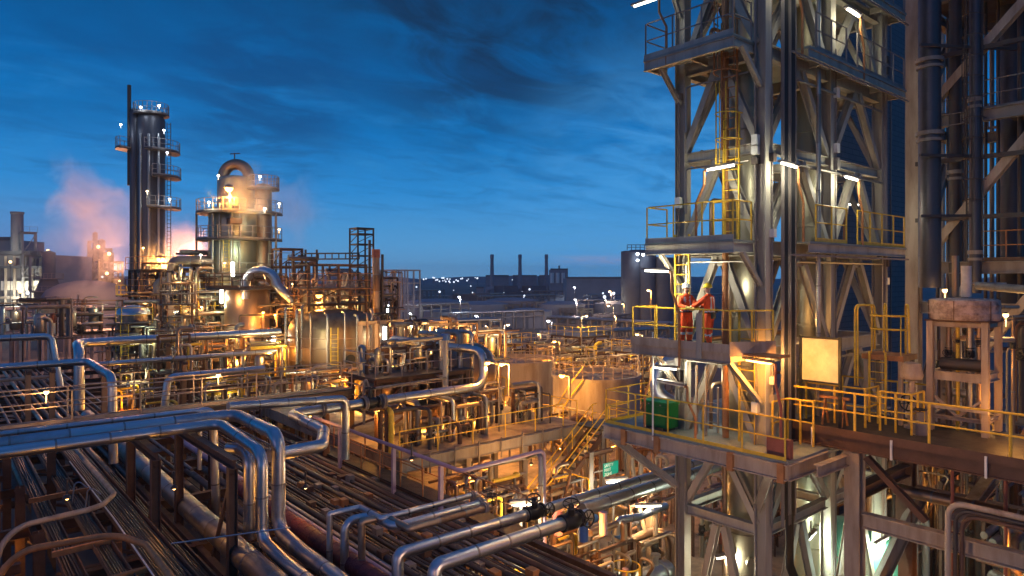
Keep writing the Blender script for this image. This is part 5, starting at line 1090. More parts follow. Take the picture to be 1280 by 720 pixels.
post_lamp(dc - FW*3.5 + RT*.55 + UP*5.8, 1.75, (-.6,-.7,0), 'brightest sodium lamp on the upper platform of the gooseneck column', 1500, arm=.2, size=2.3, lr=.3)
for k, (px, py, c, w, e) in enumerate(((261, 254, WHT, 90, 'e_white'), (331, 262, WHT, 90, 'e_white'), (349, 256, WHT, 60, 'e_white'), (349, 288, WARM, 60, 'e_warm'), (273, 221, WHT, 40, 'e_white'), (325, 222, COOL, 40, 'e_cool'), (281, 330, WARM, 70, 'e_warm'), (251, 320, WHT, 50, 'e_white'))):
    bulkhead(W(px, py, 58.3 if k not in (4,5) else 59.0), ['white lamp at the outer edge of the upper column platform', 'white lamp low on the upper column platform', 'white lamp at the far edge of the upper column platform', 'warm lamp on the lower column platform railing', 'small lamp on the gooseneck pipe', 'cool lamp on the top railing of the gooseneck column', 'warm lamp under the lower column platform', 'small white lamp beside the fat tan pipe'][k], w, c, e, .10)
for (px, py, c, w) in ((290, 312, (.8,1,.65), 190), (306, 316, (.8,1,.65), 190), (300, 285, WARM, 200), (322, 300, WARM, 120)): light(dm, W(px, py, 58.0), c, w*.5, .2)
# ---- tall twin column
tc_ = W(189, 346, 75); tt = thing('tall_column', 'tallest dark twin column with a mast and four side platforms', 'column', (tc_.x, tc_.y, GZ)); R = 1.42
build(MB().lathe((tc_.x, tc_.y, 0), [(R,GZ),(R,2),(R+.04,2.02),(R+.04,2.15),(R,2.17),(R,17.2),(R*.8,17.9),(0,18.2)], 28), 'shell', M['colst'], tt)
l2 = W(168.5, 346, 74.5); build(MB().lathe((l2.x, l2.y, 0), [(.5,GZ),(.5,3.5),(.53,3.52),(.53,3.6),(.5,3.62),(.5,18),(.3,18.4),(0,18.5)], 18), 'side_shell', M['colst'], tt)
mm = W(161.5, 346, 74.5); P_tube(tt, 'mast', 'dark', [(mm.x, mm.y, 10), (mm.x, mm.y, 21)], .2, 8)
for dx, r in ((.5, .14), (-.4, .12), (1.55, .12)): P_tube(tt, 'side_pipe', 'alu2', [V((tc_.x, tc_.y, GZ)) + RT*dx - FW*R, V((tc_.x, tc_.y, 15.5)) + RT*dx - FW*R], r, 8)
for dx in (1.75, 2.15): P_bar(tt, 'ladder_stile', 'dark', V((tc_.x, tc_.y, -4)) + RT*dx, V((tc_.x, tc_.y, 17)) + RT*dx, .07)
for i in range(50): P_bar(tt, 'rung', 'dark', V((tc_.x, tc_.y, -3.8 + .42*i)) + RT*1.75, V((tc_.x, tc_.y, -3.8 + .42*i)) + RT*2.15, .05)
ring_platform(tt, (tc_.x, tc_.y, 17.9), .3, 1.8, -180, 180, 'dark', True, 'steel2'); ring_platform(tt, (tc_.x, tc_.y, 13.8), R, 2.9, -75, 60, 'dark', True, 'steel2'); ring_platform(tt, (tc_.x, tc_.y, 11.0), R, 3.0, -60, 60, 'dark', True, 'steel2')
ring_platform(tt, (tc_.x, tc_.y, 7.6), R, 3.0, -70, 60, 'dark', True, 'steel2'); ring_platform(tt, (l2.x, l2.y, 14.0), .5, 1.9, 120, 250, 'dark', True, 'steel2'); ring_platform(tt, (tc_.x, tc_.y, -2.0), R, 3.4, -180, 60, 'rust', True, 'yellow')
for k, (px, py, c, w) in enumerate(((151, 157, COOL, 40), (199, 133, COOL, 60), (205, 164, COOL, 50), (209, 192, COOL, 60), (184, 240, WHT, 60), (212, 250, COOL, 60), (176, 135, COOL, 40), (179, 311, WARM, 120))):
    bulkhead(W(px, py, 71.5 if k in (4, 7) else 73), ['star bright lamp on the outermost side platform of the tall column', 'bright lamp on the top platform of the tall column', 'lamp on the second platform of the tall column', 'lamp on the third platform of the tall column', 'lamp on the face of the tall column shell', 'lamp on the lowest high platform of the tall column', 'small lamp behind the top railing of the tall column', 'warm lamp low on the face of the tall column'][k], w, c, 'e_cool' if c is COOL else 'e_warm', .11)
post_lamp(W(199, 330, 67), .5, (.3,-.9,0), 'blazing sodium lamp at the foot of the tall column', 2800, arm=.2, size=2.6, lr=.3)
tube_lamp(W(172, 350, 66), .4, (.76,-.65,0), 'horizontal white tube lamp at the foot of the tall column', 120, L=2.0, group=None)
# ---- structures between the tall column and the cylinder
def at(px, d, z=0): q = W(px, 346, d); return V((q.x, q.y, z))
def frame_px(pa, pb, d, dep, zs, label, m, **k):
    c = at((pa+pb)/2, d); w = abs(pb-pa)/850*d/1.41; return steel_frame(k.pop('name', 'pipe_structure'), label, 'structure', c.x - w/2, c.y - w/2, c.x + w/2, c.y + w/2, GZ, zs, m, **k)
frame_px(160, 250, 62, 4, (-5.3, -3.2, -1.4, .6), 'dim brown pipe structure at the foot of the tall column', 'rust', rl='orangep', size=.22, nx=2, ny=2)
frame_px(214, 285, 57, 4, (-5.0, -3.0, -1.6), 'olive lit pipe structure beside the pale leaning column', 'vessel', rl='yellow', size=.22, nx=2, ny=1)
frame_px(340, 378, 60, 4, (-3.5, -1.5, .9), 'dark railed structure between the arch and the reactor frame', 'rust', rl='steel2', size=.18, top=1.6)
o = pipe('fat_pipe', 'fat tan pipe running level from the tall column to the gooseneck column', [at(214, 59, .9), at(222, 59.2, 1.35), at(268, 60, 1.35)], .5, 'copper', .5, 1.2, 16)
pipe('fat_pipe_lower', 'pale pipe running level below the fat tan pipe', [at(196, 59, -3.5), at(196, 59, -.3), at(258, 60, -.35)], .32, 'pinkst', .6, 1.5, 14)
q = at(213, 54, GZ); pc = thing('pale_column', 'pale pinkish square column standing tall before the pipe structures', 'column', q)
P_bar(pc, 'shaft', 'pinkst', q, V((q.x, q.y, 1.0)), .4); P_bar(pc, 'cap', 'pinkst', V((q.x - .3, q.y - .3, 1.06)), V((q.x + .3, q.y + .3, 1.06)), .3, .12)
P_bar(pc, 'raker', 'vessel', V((q.x + .2, q.y, -1.0)), V((q.x + 2.6, q.y - 1.6, -3.6)), .2)
q = at(197, 53, -6.8); pipe('wrapped_pipe', 'crooked pipe wrapped in pale sheeting hanging beside the pale column', [q + UP*3.4, q + UP*2.9 + RT*-.35, q + UP*1.9 - RT*.3, q + UP*1.2 + RT*.15, q + UP*.4 - RT*.1, q - UP*.6], .3, 'sack', .3, .5, 10)
q = at(167, 52, GZ); cd = thing('capped_drum', 'upright drum with silver domed cap and copper lit side', 'drum', q)
build(MB().lathe((q.x, q.y, GZ), [(1.0,0),(1.0,9.6)], 22), 'shell', M['copper'], cd); build(MB().lathe((q.x, q.y, GZ), [(1.2,9.6),(1.2,9.75),(1.0,10.1),(.5,10.3),(0,10.35)], 22), 'cap', M['alu'], cd)
for k, (px, py, d) in enumerate(((178, 400, 58), (205, 385, 60), (232, 370, 58), (258, 372, 59), (240, 410, 55), (270, 400, 55), (225, 440, 52), (262, 452, 50), (185, 445, 50), (285, 445, 50), (345, 375, 58), (352, 420, 54), (350, 460, 50), (310, 470, 48), (200, 350, 64), (245, 345, 62))):
    p = W(px, py + 18, d); cluster(p, 3.0, 2.6, 3.4, '%s tangle of pipes in the structures around the clad cylinder' % ORD[k], 10, 120 + k, .18, valves=2, ves=k % 2 == 0, lamp=(((.85,1,.6), 110) if k in (2,5,6,8) else (SOD, 150) if k in (7,9,12,13) else (WARM, 80)) if k % 2 == 0 or k in (5,7,9,13) else None)
for k, (px, py, d, c, w) in enumerate(((252, 385, 55, WARM, 70), (297, 452, 50, SOD, 150), (220, 388, 56, WHT, 60), (258, 418, 53, WHT, 70), (170, 442, 50, WHT, 70), (366, 356, 57, WARM, 70), (239, 360, 57, WARM, 60), (329, 392, 53, SOD, 90), (240, 452, 48, WHT, 80), (344, 395, 53, SOD, 120))):
    bulkhead(W(px, py, d), '%s small lamp among the structures around the clad cylinder' % ORD[k], w, c, 'e_sod' if c is SOD else 'e_warm' if c is WARM else 'e_white', .09, 'small lamps around the clad cylinder')
q = W(332, 478, 46); cluster(q, 2.4, 2, 2.6, 'green painted valves in the gold lit pipework below the clad cylinder', 9, 77, .12, ('yellow','copper','green','copper'), 4, lamp=(SOD, 200))
q = W(384, 500, 44); cluster(q, 2.0, 2, 2.0, 'green and gold pipework at the foot of the round reactor', 8, 78, .12, ('copper','green','alu2'), 3, lamp=(SOD, 160))
# pale steel frame with arches behind exchanger structure
af = thing('arched_gantry', 'pale cream steel frame with curved knee braces beyond the exchanger structure', 'frame', at(528, 48, GZ))
for k in range(4):
    p = at(500 + 19*k, 46 + k*.9, GZ); P_beam(af, 'post', 'pinkst', p, V((p.x, p.y, -3.35)), .3, .28, (0,1,0)); p2_ = V((p.x - 1.2, p.y + 3.4, GZ)); P_beam(af, 'post', 'pinkst', p2_, V((p2_.x, p2_.y, -3.35)), .3, .28, (0,1,0))
    P_tube(af, 'knee_brace', 'pinkst', [V((p.x, p.y, -4.8)), V((p.x + .25, p.y - .1, -4.0)), V((p.x + 1.0, p.y - .1, -3.55))], .08, 7)
p, q = at(497, 46, -3.3), at(560, 48.8, -3.3); P_beam(af, 'beam', 'pinkst', p, q, .3, .25); P_beam(af, 'beam', 'pinkst', p + V((-1.2,3.4,0)), q + V((-1.2,3.4,0)), .3, .25)
for k, (px, py, d) in enumerate(((505, 425, 45), (530, 428, 45), (552, 430, 44), (580, 425, 50), (610, 435, 52))): cluster(W(px, py + 12, d), 2.4, 2, 2.2, '%s lit tangle of pipes around the cream steel frame' % ORD[k], 8, 150 + k, .14, valves=2, lamp=((1,.75,.35), 200))
for k in range(9):
    px = 590 + 4*k; pipe('yard_pipe', '%s pipe in the shaded yard beyond the upright loop' % ORD[k], [at(560 + 6*k, 60 + 2.5*k, -9.5), at(700 + 8*k, 66 + 2.5*k, -9.4)], .13, random.choice(('copper','steel2')), seams=2, n=7, group='pipes in the yard beyond the loop')
random.seed(77)
for k in range(20):
    px = random.uniform(150, 480); d = random.uniform(40, 52); py = 346 + 850/d*random.uniform(5.5, 9.5); q = W(px, py, d)
    if (270 < px < 495) and py < 512: py = 512 + random.uniform(0, 25); q = W(px, py, 40)
    cluster(q, random.uniform(1.6, 2.6), 1.8, random.uniform(1.8, 3.2), '%s fine tangle of pipes between the bluish yard pipes and the vessels' % ORD[k], 14, 500 + k, .07, ('copper','alu2','rust','yellow','steel2','pinkst'), 3, ves=False, group='fine pipe tangles by the vessels', lamp=(SOD if k % 2 else (1,.8,.4), 130) if k % 3 == 0 else None)
for k in range(12):
    px = random.uniform(600, 830); d = random.uniform(58, 80); q = at(px, d, GZ)
    cluster(q, 4.0, 3.0, random.uniform(3, 5.5), '%s thin upright pipework standing in the tank yard' % ORD[k], 14, 540 + k, .1, ('copper','alu2','pinkst','yellow','steel2'), 2, ves=False, group='upright pipework in the tank yard', lamp=(SOD, 350) if k % 3 == 0 else None)
for k, (pa, pb, d, zs) in enumerate(((600, 660, 78, (-9.5, -7.5)), (690, 760, 82, (-9.5, -7.0)), (770, 830, 66, (-9.5, -7.2)), (560, 600, 62, (-9, -6.6)))):
    frame_px(pa, pb, d, 4, zs, '%s low steel frame with railings among the tanks' % ORD[k], 'rust', name='yard_structure', rl='yellow', size=.18, nx=2, group='low frames among the tanks')
random.seed(91)
for k in range(6):
    pa = (150, 205, 238, 345, 400, 440)[k]; d = (50, 52, 57, 61, 63, 62)[k]
    t = frame_px(pa, pa + random.uniform(34, 52), d, 3, (GZ + 3.2 + (k % 2), -5.6 + .3*k, -3.4 + .35*k), '%s crowded railed pipe floor between the tall column and the exchanger structure' % ORD[k], ('rust','steel2','vessel')[k % 3], name='pipe_floor', rl=('yellow','orangep','steel2')[k % 3], size=.16, nx=2, ny=1, group='crowded pipe floors')
    c = t.location; ladder(t, 'yellow', (c.x - .9, c.y - 1.4, GZ), -3.4 + .35*k, (1,0,0), .5)
for k in range(26):
    px = random.uniform(150, 490); d = random.uniform(47, 62); py = random.uniform(352, 455); q = W(px, py, d)
    if 272 < px < 345 and d < 57: d = 61; q = W(px, py, d)
    if 345 < px < 490: d = 59; py = min(py, 405); q = W(px, py, d)
    cluster(q, random.uniform(1.4, 2.4), 1.6, random.uniform(1.6, 3.4), '%s fine upright tangle of pipes packed around the vessels' % ORD[k], 15, 600 + k, .06, ('copper','alu2','rust','dark','steel2','pinkst'), 3, ves=False, group='fine upright tangles around the vessels', lamp=(SOD if k % 2 else (1,.7,.3), 120) if k % 4 == 0 else None)
random.seed(55)
for k in range(16):
    px = 1085 + 13*k; d = (27, 31, 35, 29)[k % 4]; q = at(px, d, GZ)
    cluster(q, 2.4, 2.0, (4.6, 6.2, 5.4)[k % 3], '%s dark pipe stand below the walkway, between the big column and the bent conduits' % ORD[k], 13, 700 + k, .14, ('rust','dark','copper','steel2','dark'), 3, ves=k % 3 == 1, group='dark pipe stands below the walkway', lamp=(SOD, 240) if k in (3, 7, 10, 13) else None)
for k in range(7):
    q = at(880 + 26*k, 31 + (k % 3)*2.5, GZ); cluster(q, 1.8, 1.6, 2.6, '%s low pipe tangle on the floor seen through the tower legs' % ORD[k], 10, 730 + k, .1, ('rust','alu2','copper','steel2'), 3, ves=k % 2 == 0, group='low tangles behind the tower legs')
# ---- tanks
def tank(px, d, R, h, label, stair=True):
    q = at(px, d, GZ); t = thing('storage_tank', label, 'tank', q, None)
    build(MB().lathe((q.x, q.y, GZ), [(R,0),(R,h-.25),(R+.12,h-.24),(R+.12,h),(R-.1,h+.01),(R-.15,h-.5),(0,h-.15)], 44), 'shell', M['tank'], t)
    for i in range(6): a = pi*i/6; P_bar(t, 'roof_rafter', 'tank', (q.x + R*.9*cos(a), q.y + R*.9*sin(a), GZ + h - .28), (q.x - R*.9*cos(a), q.y - R*.9*sin(a), GZ + h - .2), .12, .14)
    rails(t, 'pinkst', [(q.x + R*cos(a), q.y + R*sin(a), GZ + h) for a in [2*pi*i/28 for i in range(29)]], 1.05, 1.6, .03, toe=0, n=5)
    if stair:
        pts = [(q.x + (R+.35)*cos(a), q.y + (R+.35)*sin(a), GZ + .2 + (h-.2)*i/10) for i, a in enumerate([AR - pi*.62 + .9*i/10 - .9 for i in range(11)])]
        P_tube(t, 'stair_stringer', 'yellow', pts, .06, 6); P_tube(t, 'stair_rail', 'yellow', [(x, y, z + 1) for x, y, z in pts], .04, 6)
    return t
tank(745, 55, 3.5, 4.7, 'pale open topped tank lit orange between the two lamp posts'); tank(643, 66, 3.9, 4.6, 'dim mauve tank beyond the lamp post and loop pipe')
tank(700, 84, 4.5, 4.2, 'farther low tank partly hidden beyond the orange lit tank', False); tank(800, 78, 4.0, 4.2, 'farther low tank behind the tower corner', False)
post_lamp(at(712, 49.5, GZ), 5.3, (-.76,.65,0), 'sodium post lamp in front of the orange lit tank', 900, size=1.6, lr=.2)
post_lamp(at(637, 46, GZ), 6.6, (-.76,.65,0), 'sodium post lamp beside the upright loop pipe', 3600, size=1.5, lr=.2)
post_lamp(at(624, 33, -7.5), 3.3, (-.76,.65,0), 'sodium post lamp standing on the concrete deck', 1000, size=1.0)
post_lamp(at(700, 66, GZ), 6.2, (-.76,.65,0), 'smaller sodium lamp between the two tanks', 600, size=1.2); post_lamp(at(607, 70, GZ), 3.3, (.76,-.65,0), 'low warm lamp left of the mauve tank'.replace('left of', 'beyond the loop and'), 700, size=1.4)
post_lamp(at(767, 70, GZ), 9.5, (-.76,.65,0), 'slim tall lamp post behind the orange lit tank', 200, (1,.8,.5), 'e_warm', size=1.0); post_lamp(at(804, 60, GZ), 7.4, (-.76,.65,0), 'warm lamp post behind the tower corner', 500, (1,.7,.3), 'e_warm', size=1.2)
post_lamp(at(690, 100, GZ), 6, (-.76,.65,0), 'cool white lamp post in the yard past the tanks', 300, COOL, 'e_cool', size=1.6); post_lamp(at(630, 92, GZ), 6, (.76,-.65,0), 'twin warm lamp post behind the mauve tank', 700, (1,.75,.4), 'e_warm', size=1.5); post_lamp(at(727, 78, GZ), 8, (.76,-.65,0), 'warm lamp inside the yellow pipe yard', 700, (1,.75,.25), 'e_warm', size=1.2)
for k, (px, py, d) in enumerate(((690, 455, 75), (715, 452, 78), (740, 450, 74), (765, 455, 72), (790, 455, 70), (668, 448, 82), (640, 440, 90), (720, 442, 90), (760, 440, 92), (800, 440, 84), (620, 470, 58), (680, 520, 48), (700, 515, 52), (655, 505, 56))):
    q = W(px, py, d); q.z = GZ if k < 10 else GZ; cluster(q, 5.5 if k < 10 else 2.6, 3.0, 4.6 if k < 10 else 2.4, '%s tangle of pipework around the open topped tanks' % ORD[k], 12, 170 + k, .2, ('copper','alu2','yellow','pinkst','rust'), 2, lamp=((1,.62,.2), 420) if k in (1,3,4,7,9) else (SOD, 420) if k in (0,5,10,13) else None)
rails(thing('yard_fence', 'railing along the yard behind the concrete deck', 'railing', at(690, 50, GZ)), 'pinkst', [at(630, 52, GZ), at(700, 50, GZ), at(770, 46, GZ)], 3.0, 2.2, .04, toe=0)
# ---- ground level units between deck and tower (orange pit)
random.seed(21)
spots = [(572, 610, 26.5), (600, 600, 27.5), (640, 605, 28), (668, 600, 31), (690, 640, 27), (715, 675, 24.5), (745, 700, 23.5), (770, 690, 24.5), (806, 640, 27.5), (805, 600, 36), (830, 590, 34), (760, 560, 38), (735, 545, 42), (790, 555, 40), (610, 650, 24), (650, 690, 22.5), (690, 700, 21.5), (585, 575, 31), (625, 570, 33)]
for k, (px, py, d) in enumerate(spots):
    q = at(px, d, GZ); cluster(q, 1.9, 1.6, 2.6 + (k % 3)*.7, '%s tangle of valves and pipes in the orange lit pit by the tower' % ORD[k], 11, 200 + k, .13, ('copper','alu2','rust','pinkst','copper','steel2'), 4, ves=k % 3 == 0, group='pipe tangles in the orange pit')
random.seed(33)
for k in range(22):
    x = random.uniform(14.9, 25); y = random.uniform(15.6, 23.2)
    if abs(y - 23.2) < .8 and x > 19: y -= 1.2
    dd = .649*x + .761*y; sx_ = 640 + 850*(.761*x - .649*y)/dd
    if 715 < sx_ < 810 and dd < 34: continue
    cluster((x, y, GZ), random.uniform(1.2, 2.0), random.uniform(1.0, 1.6), random.uniform(2.2, 4.2), '%s small knot of valves and pipes beside the rack edge' % ORD[k], 12, 400 + k, .09, ('copper','alu2','rust','yellow','steel2','dark'), 4, ves=k % 4 == 0, group='knots of valves by the rack edge')
rails(thing('pit_railing', 'yellow railing along the pit floor below the stair', 'railing', (18, 20, GZ)), 'yellow', [(15.2, 23.4, -10.2), (15.2, 19.4, -10.2), (19.4, 19.4, -10.2)], 1.1, 1.1, .03, toe=0)
pg = thing('pit_gantry', 'low steel working floor beside the rack edge in the orange pit', 'platform', (17, 21, GZ)); deckplate(pg, 'grate', 15.1, 19.3, 19.4, 23.4, -10.2, .06)
for (x, y) in ((15.2, 19.4), (19.3, 19.4), (15.2, 23.3), (19.3, 23.3), (17.2, 19.4)): P_beam(pg, 'post', 'steel2', (x, y, GZ), (x, y, -10.26), .16, .14, (0,1,0))
for k, (x, y, w) in enumerate(((16.2, 20.4, 1.6), (18.2, 21.6, 1.6), (16.4, 22.4, 1.4))): cluster((x, y, -10.2), w, 1.3, 2.0, '%s pipe tangle standing on the low working floor of the pit' % ORD[k], 9, 440 + k, .08, ('copper','alu2','yellow','rust'), 3, ves=k == 1, group='tangles on the low working floor')
for k, (px, d, rz) in enumerate(((660, 26, .0), (705, 29, 1.57), (745, 27, 0), (785, 31, 1.57), (815, 26.5, 0), (620, 27, 1.57), (640, 32, 0), (730, 33, 0))): pump(at(px, d, GZ), rz, '%s blue motor pump set on the pit floor' % ORD[k])
for k, (px, d, L, R, m) in enumerate(((795, 25.5, 4.2, .42, 'alu'), (690, 33, 3.4, .45, 'copper'), (760, 36, 3.6, .5, 'alu2'), (640, 29, 3.0, .35, 'copper'))): exchanger(at(px, d, GZ), L, R, '%s exchanger drum lying on the pit floor' % ORD[k], (1,0,0), m)
pipe('pink_hose_pipe', 'thick pink pipe hooking over the silver crossing pipe', [W(697, 668, 24), W(697, 629, 24), W(728, 629, 23.2), W(733, 650, 23)], .18, 'pink', .4, 0, 14)
pipe('blue_stub_pipe', 'short blue vertical pipe beside the black wheel valve', [W(729, 632, 20.9), W(729, 676, 20.9)], .16, 'blue', seams=0, n=14); pipe('purple_stub_pipe', 'short mauve vertical pipe under the silver crossing pipes', [W(754, 640, 23.5), W(754, 668, 23.5)], .14, 'purple', seams=0, n=14)
pipe('elbow_pipe', 'silver pipe snaking between the pit and the tower', [W(770, 668, 25), W(772, 650, 25), W(800, 646, 26), W(832, 632, 28)], .14, 'alu', .4, 1, 12); pipe('elbow_pipe', 'yellowish standing pipe with a bend at the pit edge', [W(676, 668, 24), W(676, 566, 24.5), W(660, 571, 25.5), W(580, 588, 26)], .09, 'alu2', .25, 1, 10)
q = at(814, 28.4, GZ); pp = thing('lamp_pier', 'pale yellow lit square pier on the concrete floor by the tower', 'pier', q); P_bar(pp, 'shaft', 'pinkst', q, q + UP*3.0, .32); P_bar(pp, 'cap', 'pinkst', q + UP*3.06 - V((.25,0,0)), q + UP*3.06 + V((.25,0,0)), .4, .1)
gr = thing('guard_rail', 'yellow guard frame around a standpipe by the pit', 'guard', at(782, 24, GZ)); 
for dx, dy in ((-.35,-.35),(.35,-.35),(.35,.35),(-.35,.35)): 
    q = at(782, 24, GZ) + V((dx, dy, 0)); P_bar(gr, 'post', 'yellow', q, q + UP*2.3, .06)
q = at(782, 24, GZ); P_tube(gr, 'top_rail', 'yellow', [q + V((.5*cos(a), .5*sin(a), 2.3)) for a in [2*pi*i/20 for i in range(21)]], .03, 7); P_tube(gr, 'standpipe', 'purple', [q, q + UP*2.2], .12, 10)
for k, (px, py, d, w, c) in enumerate(((654, 632, 24.5, 240, WHT), (770, 603, 30, 260, WHT), (664, 580, 30, 160, SOD), (656, 666, 22.5, 160, WARM), (590, 592, 28, 180, SOD), (745, 612, 27, 160, SOD), (810, 628, 27, 160, WARM), (735, 660, 23, 150, SOD), (700, 560, 37, 200, SOD), (770, 548, 40, 300, SOD), (830, 566, 36, 200, SOD), (610, 552, 33, 150, SOD))):
    q = W(px, py, d)
    if k < 2:
        t = thing('flood_lamp', ['wide white floodlight in the pit below the stair', 'wide white floodlight above the silver crossing pipe'][k], 'lamp', q, 'wide floodlights in the pit'); P_bar(t, 'housing', 'steel2', q - RT*.5 + UP*.12, q + RT*.5 + UP*.18, .3, .12); build(MB().bar(q - RT*.42 + UP*.02, q + RT*.42 + UP*.08, .22, .06), 'glass', M['e_white'], t); P_bar(t, 'stand', 'steel2', V((q.x + .1, q.y + .25, GZ)), q + V((.1,.25,.1)), .08); light(t, q - UP*.2 - FW*.2, c, w*1.0, .2)
    else: low_lamp(q, w*2.6, c, '%s small lamp glowing among the pipes of the orange pit' % ORD[k], 'e_sod' if c is SOD else 'e_warm', 'small lamps in the orange pit')
for k, (px, py, d, w) in enumerate(((470, 545, 34, 160), (500, 545, 33, 130), (535, 530, 33, 160), (560, 520, 34, 120), (590, 520, 35, 140), (505, 470, 36, 90), (555, 470, 37, 90), (450, 505, 38, 120), (425, 470, 40, 90), (620, 505, 42, 160), (474, 516, 31, 90), (545, 560, 30, 60))):
    low_lamp(W(px, py, d), w*2.4, SOD if k != 5 else WARM, '%s small sodium lamp under and around the gold lit loop pipe' % ORD[k], 'e_sod', 'small lamps around the gold lit loop')
# =====================================================================  FAR DISTANCE
fa = 'far'
def fbox(px0, px1, yt, d, label, cat, name, dep=12, m='far', parts=()):
    a = W(px0, 346, d); b = W(px1, 346, d); z = (346-yt)/850*d
    t = thing(name, label, cat, ((a.x+b.x)/2, (a.y+b.y)/2, GZ))
    v = [a, b, b + FW*dep, a + FW*dep]; vs = [(p.x, p.y, GZ) for p in v] + [(p.x, p.y, z) for p in v]
    build(MB().add(vs, [(0,1,5,4),(1,2,6,5),(2,3,7,6),(3,0,4,7),(4,5,6,7)]), 'wall', M[m], t); P_bar(t, 'roof_edge', 'fardark', V((a.x, a.y, z + .3)), V((b.x, b.y, z + .3)), .8, .8)
    return t
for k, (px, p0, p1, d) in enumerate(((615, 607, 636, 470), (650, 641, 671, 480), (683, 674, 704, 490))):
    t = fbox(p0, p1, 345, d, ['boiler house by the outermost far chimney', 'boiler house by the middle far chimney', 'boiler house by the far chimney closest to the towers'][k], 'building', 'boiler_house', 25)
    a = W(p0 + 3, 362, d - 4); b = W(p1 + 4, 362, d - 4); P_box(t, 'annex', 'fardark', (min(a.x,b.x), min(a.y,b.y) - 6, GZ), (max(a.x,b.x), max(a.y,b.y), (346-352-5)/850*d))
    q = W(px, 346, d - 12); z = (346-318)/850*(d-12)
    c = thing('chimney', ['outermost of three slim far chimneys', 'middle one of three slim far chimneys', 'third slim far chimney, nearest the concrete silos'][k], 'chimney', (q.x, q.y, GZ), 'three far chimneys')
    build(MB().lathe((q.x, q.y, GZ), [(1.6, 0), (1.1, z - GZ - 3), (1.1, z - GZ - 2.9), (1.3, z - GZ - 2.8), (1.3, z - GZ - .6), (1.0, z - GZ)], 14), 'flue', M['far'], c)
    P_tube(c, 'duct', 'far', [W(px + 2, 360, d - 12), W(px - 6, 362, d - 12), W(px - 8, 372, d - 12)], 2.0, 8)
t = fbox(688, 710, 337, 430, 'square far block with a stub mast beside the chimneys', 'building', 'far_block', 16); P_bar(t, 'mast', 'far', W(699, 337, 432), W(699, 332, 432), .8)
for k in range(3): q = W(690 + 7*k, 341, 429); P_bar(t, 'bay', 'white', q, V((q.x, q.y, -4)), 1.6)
# silos
sl = thing('silo_block', 'dark concrete silo block of joined cylinders with a railed roof', 'silo', at(806, 170, GZ))
for k, (px, yt, R) in enumerate(((790, 315, 2.4), (799, 313, 2.6), (808, 316, 2.4), (819, 322, 2.5), (830, 323, 2.5))):
    q = at(px, 170 + (k % 2)*3, GZ); zt = (346-yt)/850*170; build(MB().lathe((q.x, q.y, GZ), [(R, 0), (R, zt - GZ), (R*.9, zt - GZ + .2), (0, zt - GZ + .3)], 20), 'cylinder', M['fardark'], sl)
q0, q1 = at(781, 172), at(812, 172); v = [q0, q1, q1 + FW*6, q0 + FW*6]; build(MB().add([(p.x, p.y, GZ) for p in v] + [(p.x, p.y, 6.6) for p in v], [(0,1,5,4),(1,2,6,5),(2,3,7,6),(3,0,4,7),(4,5,6,7)]), 'core', M['fardark'], sl)
rails(sl, 'fardark', [at(784, 170, 6.7), at(811, 170, 6.7)], 1.3, 1.0, .08, toe=0)
for px, y in ((797, 319), (797, 327), (804, 320)): bulkhead(W(px, y, 166.5), {(797,319): 'upper white lamp on the silo face', (797,327): 'lower white lamp on the silo face', (804,320): 'smaller lamp on the silo roof'}[(px, y)], 60, COOL, 'e_cool', .35)
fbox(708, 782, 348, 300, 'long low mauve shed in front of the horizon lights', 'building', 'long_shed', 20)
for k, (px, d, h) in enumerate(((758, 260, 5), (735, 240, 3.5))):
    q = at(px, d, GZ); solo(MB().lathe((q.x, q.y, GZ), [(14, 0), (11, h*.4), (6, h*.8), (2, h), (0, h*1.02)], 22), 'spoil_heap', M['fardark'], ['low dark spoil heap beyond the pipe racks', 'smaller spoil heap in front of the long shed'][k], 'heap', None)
# far pipe racks
def frack(pa, ya, da, pb, yb, db_, label, h=4.0, n=8, np_=5, m='steel2', lift=0):
    a = W(pa, ya, da); b = W(pb, yb, db_); zt = (a.z + b.z)/2 + lift
    a = V((a.x, a.y, zt)); b = V((b.x, b.y, zt)); t = thing('far_pipe_rack', label, 'pipe rack', (a.x, a.y, GZ), 'far pipe racks'); s = V((-(b-a).y, (b-a).x, 0)).normalized()
    for i in range(n + 1):
        p = a.lerp(b, i/n)
        for q in (p - s*1.5, p + s*1.5): P_bar(t, 'post', m, V((q.x, q.y, GZ)), q, .3)
        P_bar(t, 'cross_beam', m, p - s*1.7, p + s*1.7, .3)
    for k in range(np_): P_tube(t, 'pipe_run', ('alu2','steel2','alu','steel2')[k % 4], [a + s*(-1.4 + 2.8*k/(np_-1)) + UP*.35, b + s*(-1.4 + 2.8*k/(np_-1)) + UP*.35], .2, 7)
    P_bar(t, 'side_beam', m, a - s*1.6 - UP*.9, b - s*1.6 - UP*.9, .25)
    return t
frack(566, 395, 150, 675, 388, 165, 'bluish far pipe rack below the three chimneys'); frack(600, 372, 230, 690, 369, 250, 'highest far pipe rack close under the chimneys', n=10); frack(640, 440, 95, 830, 424, 110, 'nearest bluish far rack running behind the tanks', n=12)
frack(480, 385, 150, 580, 380, 170, 'far rack crossing behind the drifting steam', n=8); frack(690, 400, 140, 840, 404, 120, 'far rack passing behind the crew landing', n=10); frack(520, 408, 115, 600, 404, 125, 'short far rack beyond the cream steel frame', n=6); frack(680, 418, 110, 830, 412, 120, 'dark far rack above the tank yard', n=9); frack(560, 425, 90, 640, 418, 96, 'low far rack beyond the mauve tank', n=6)
frack(720, 378, 200, 830, 374, 210, 'faint far rack in front of the silos', n=9)
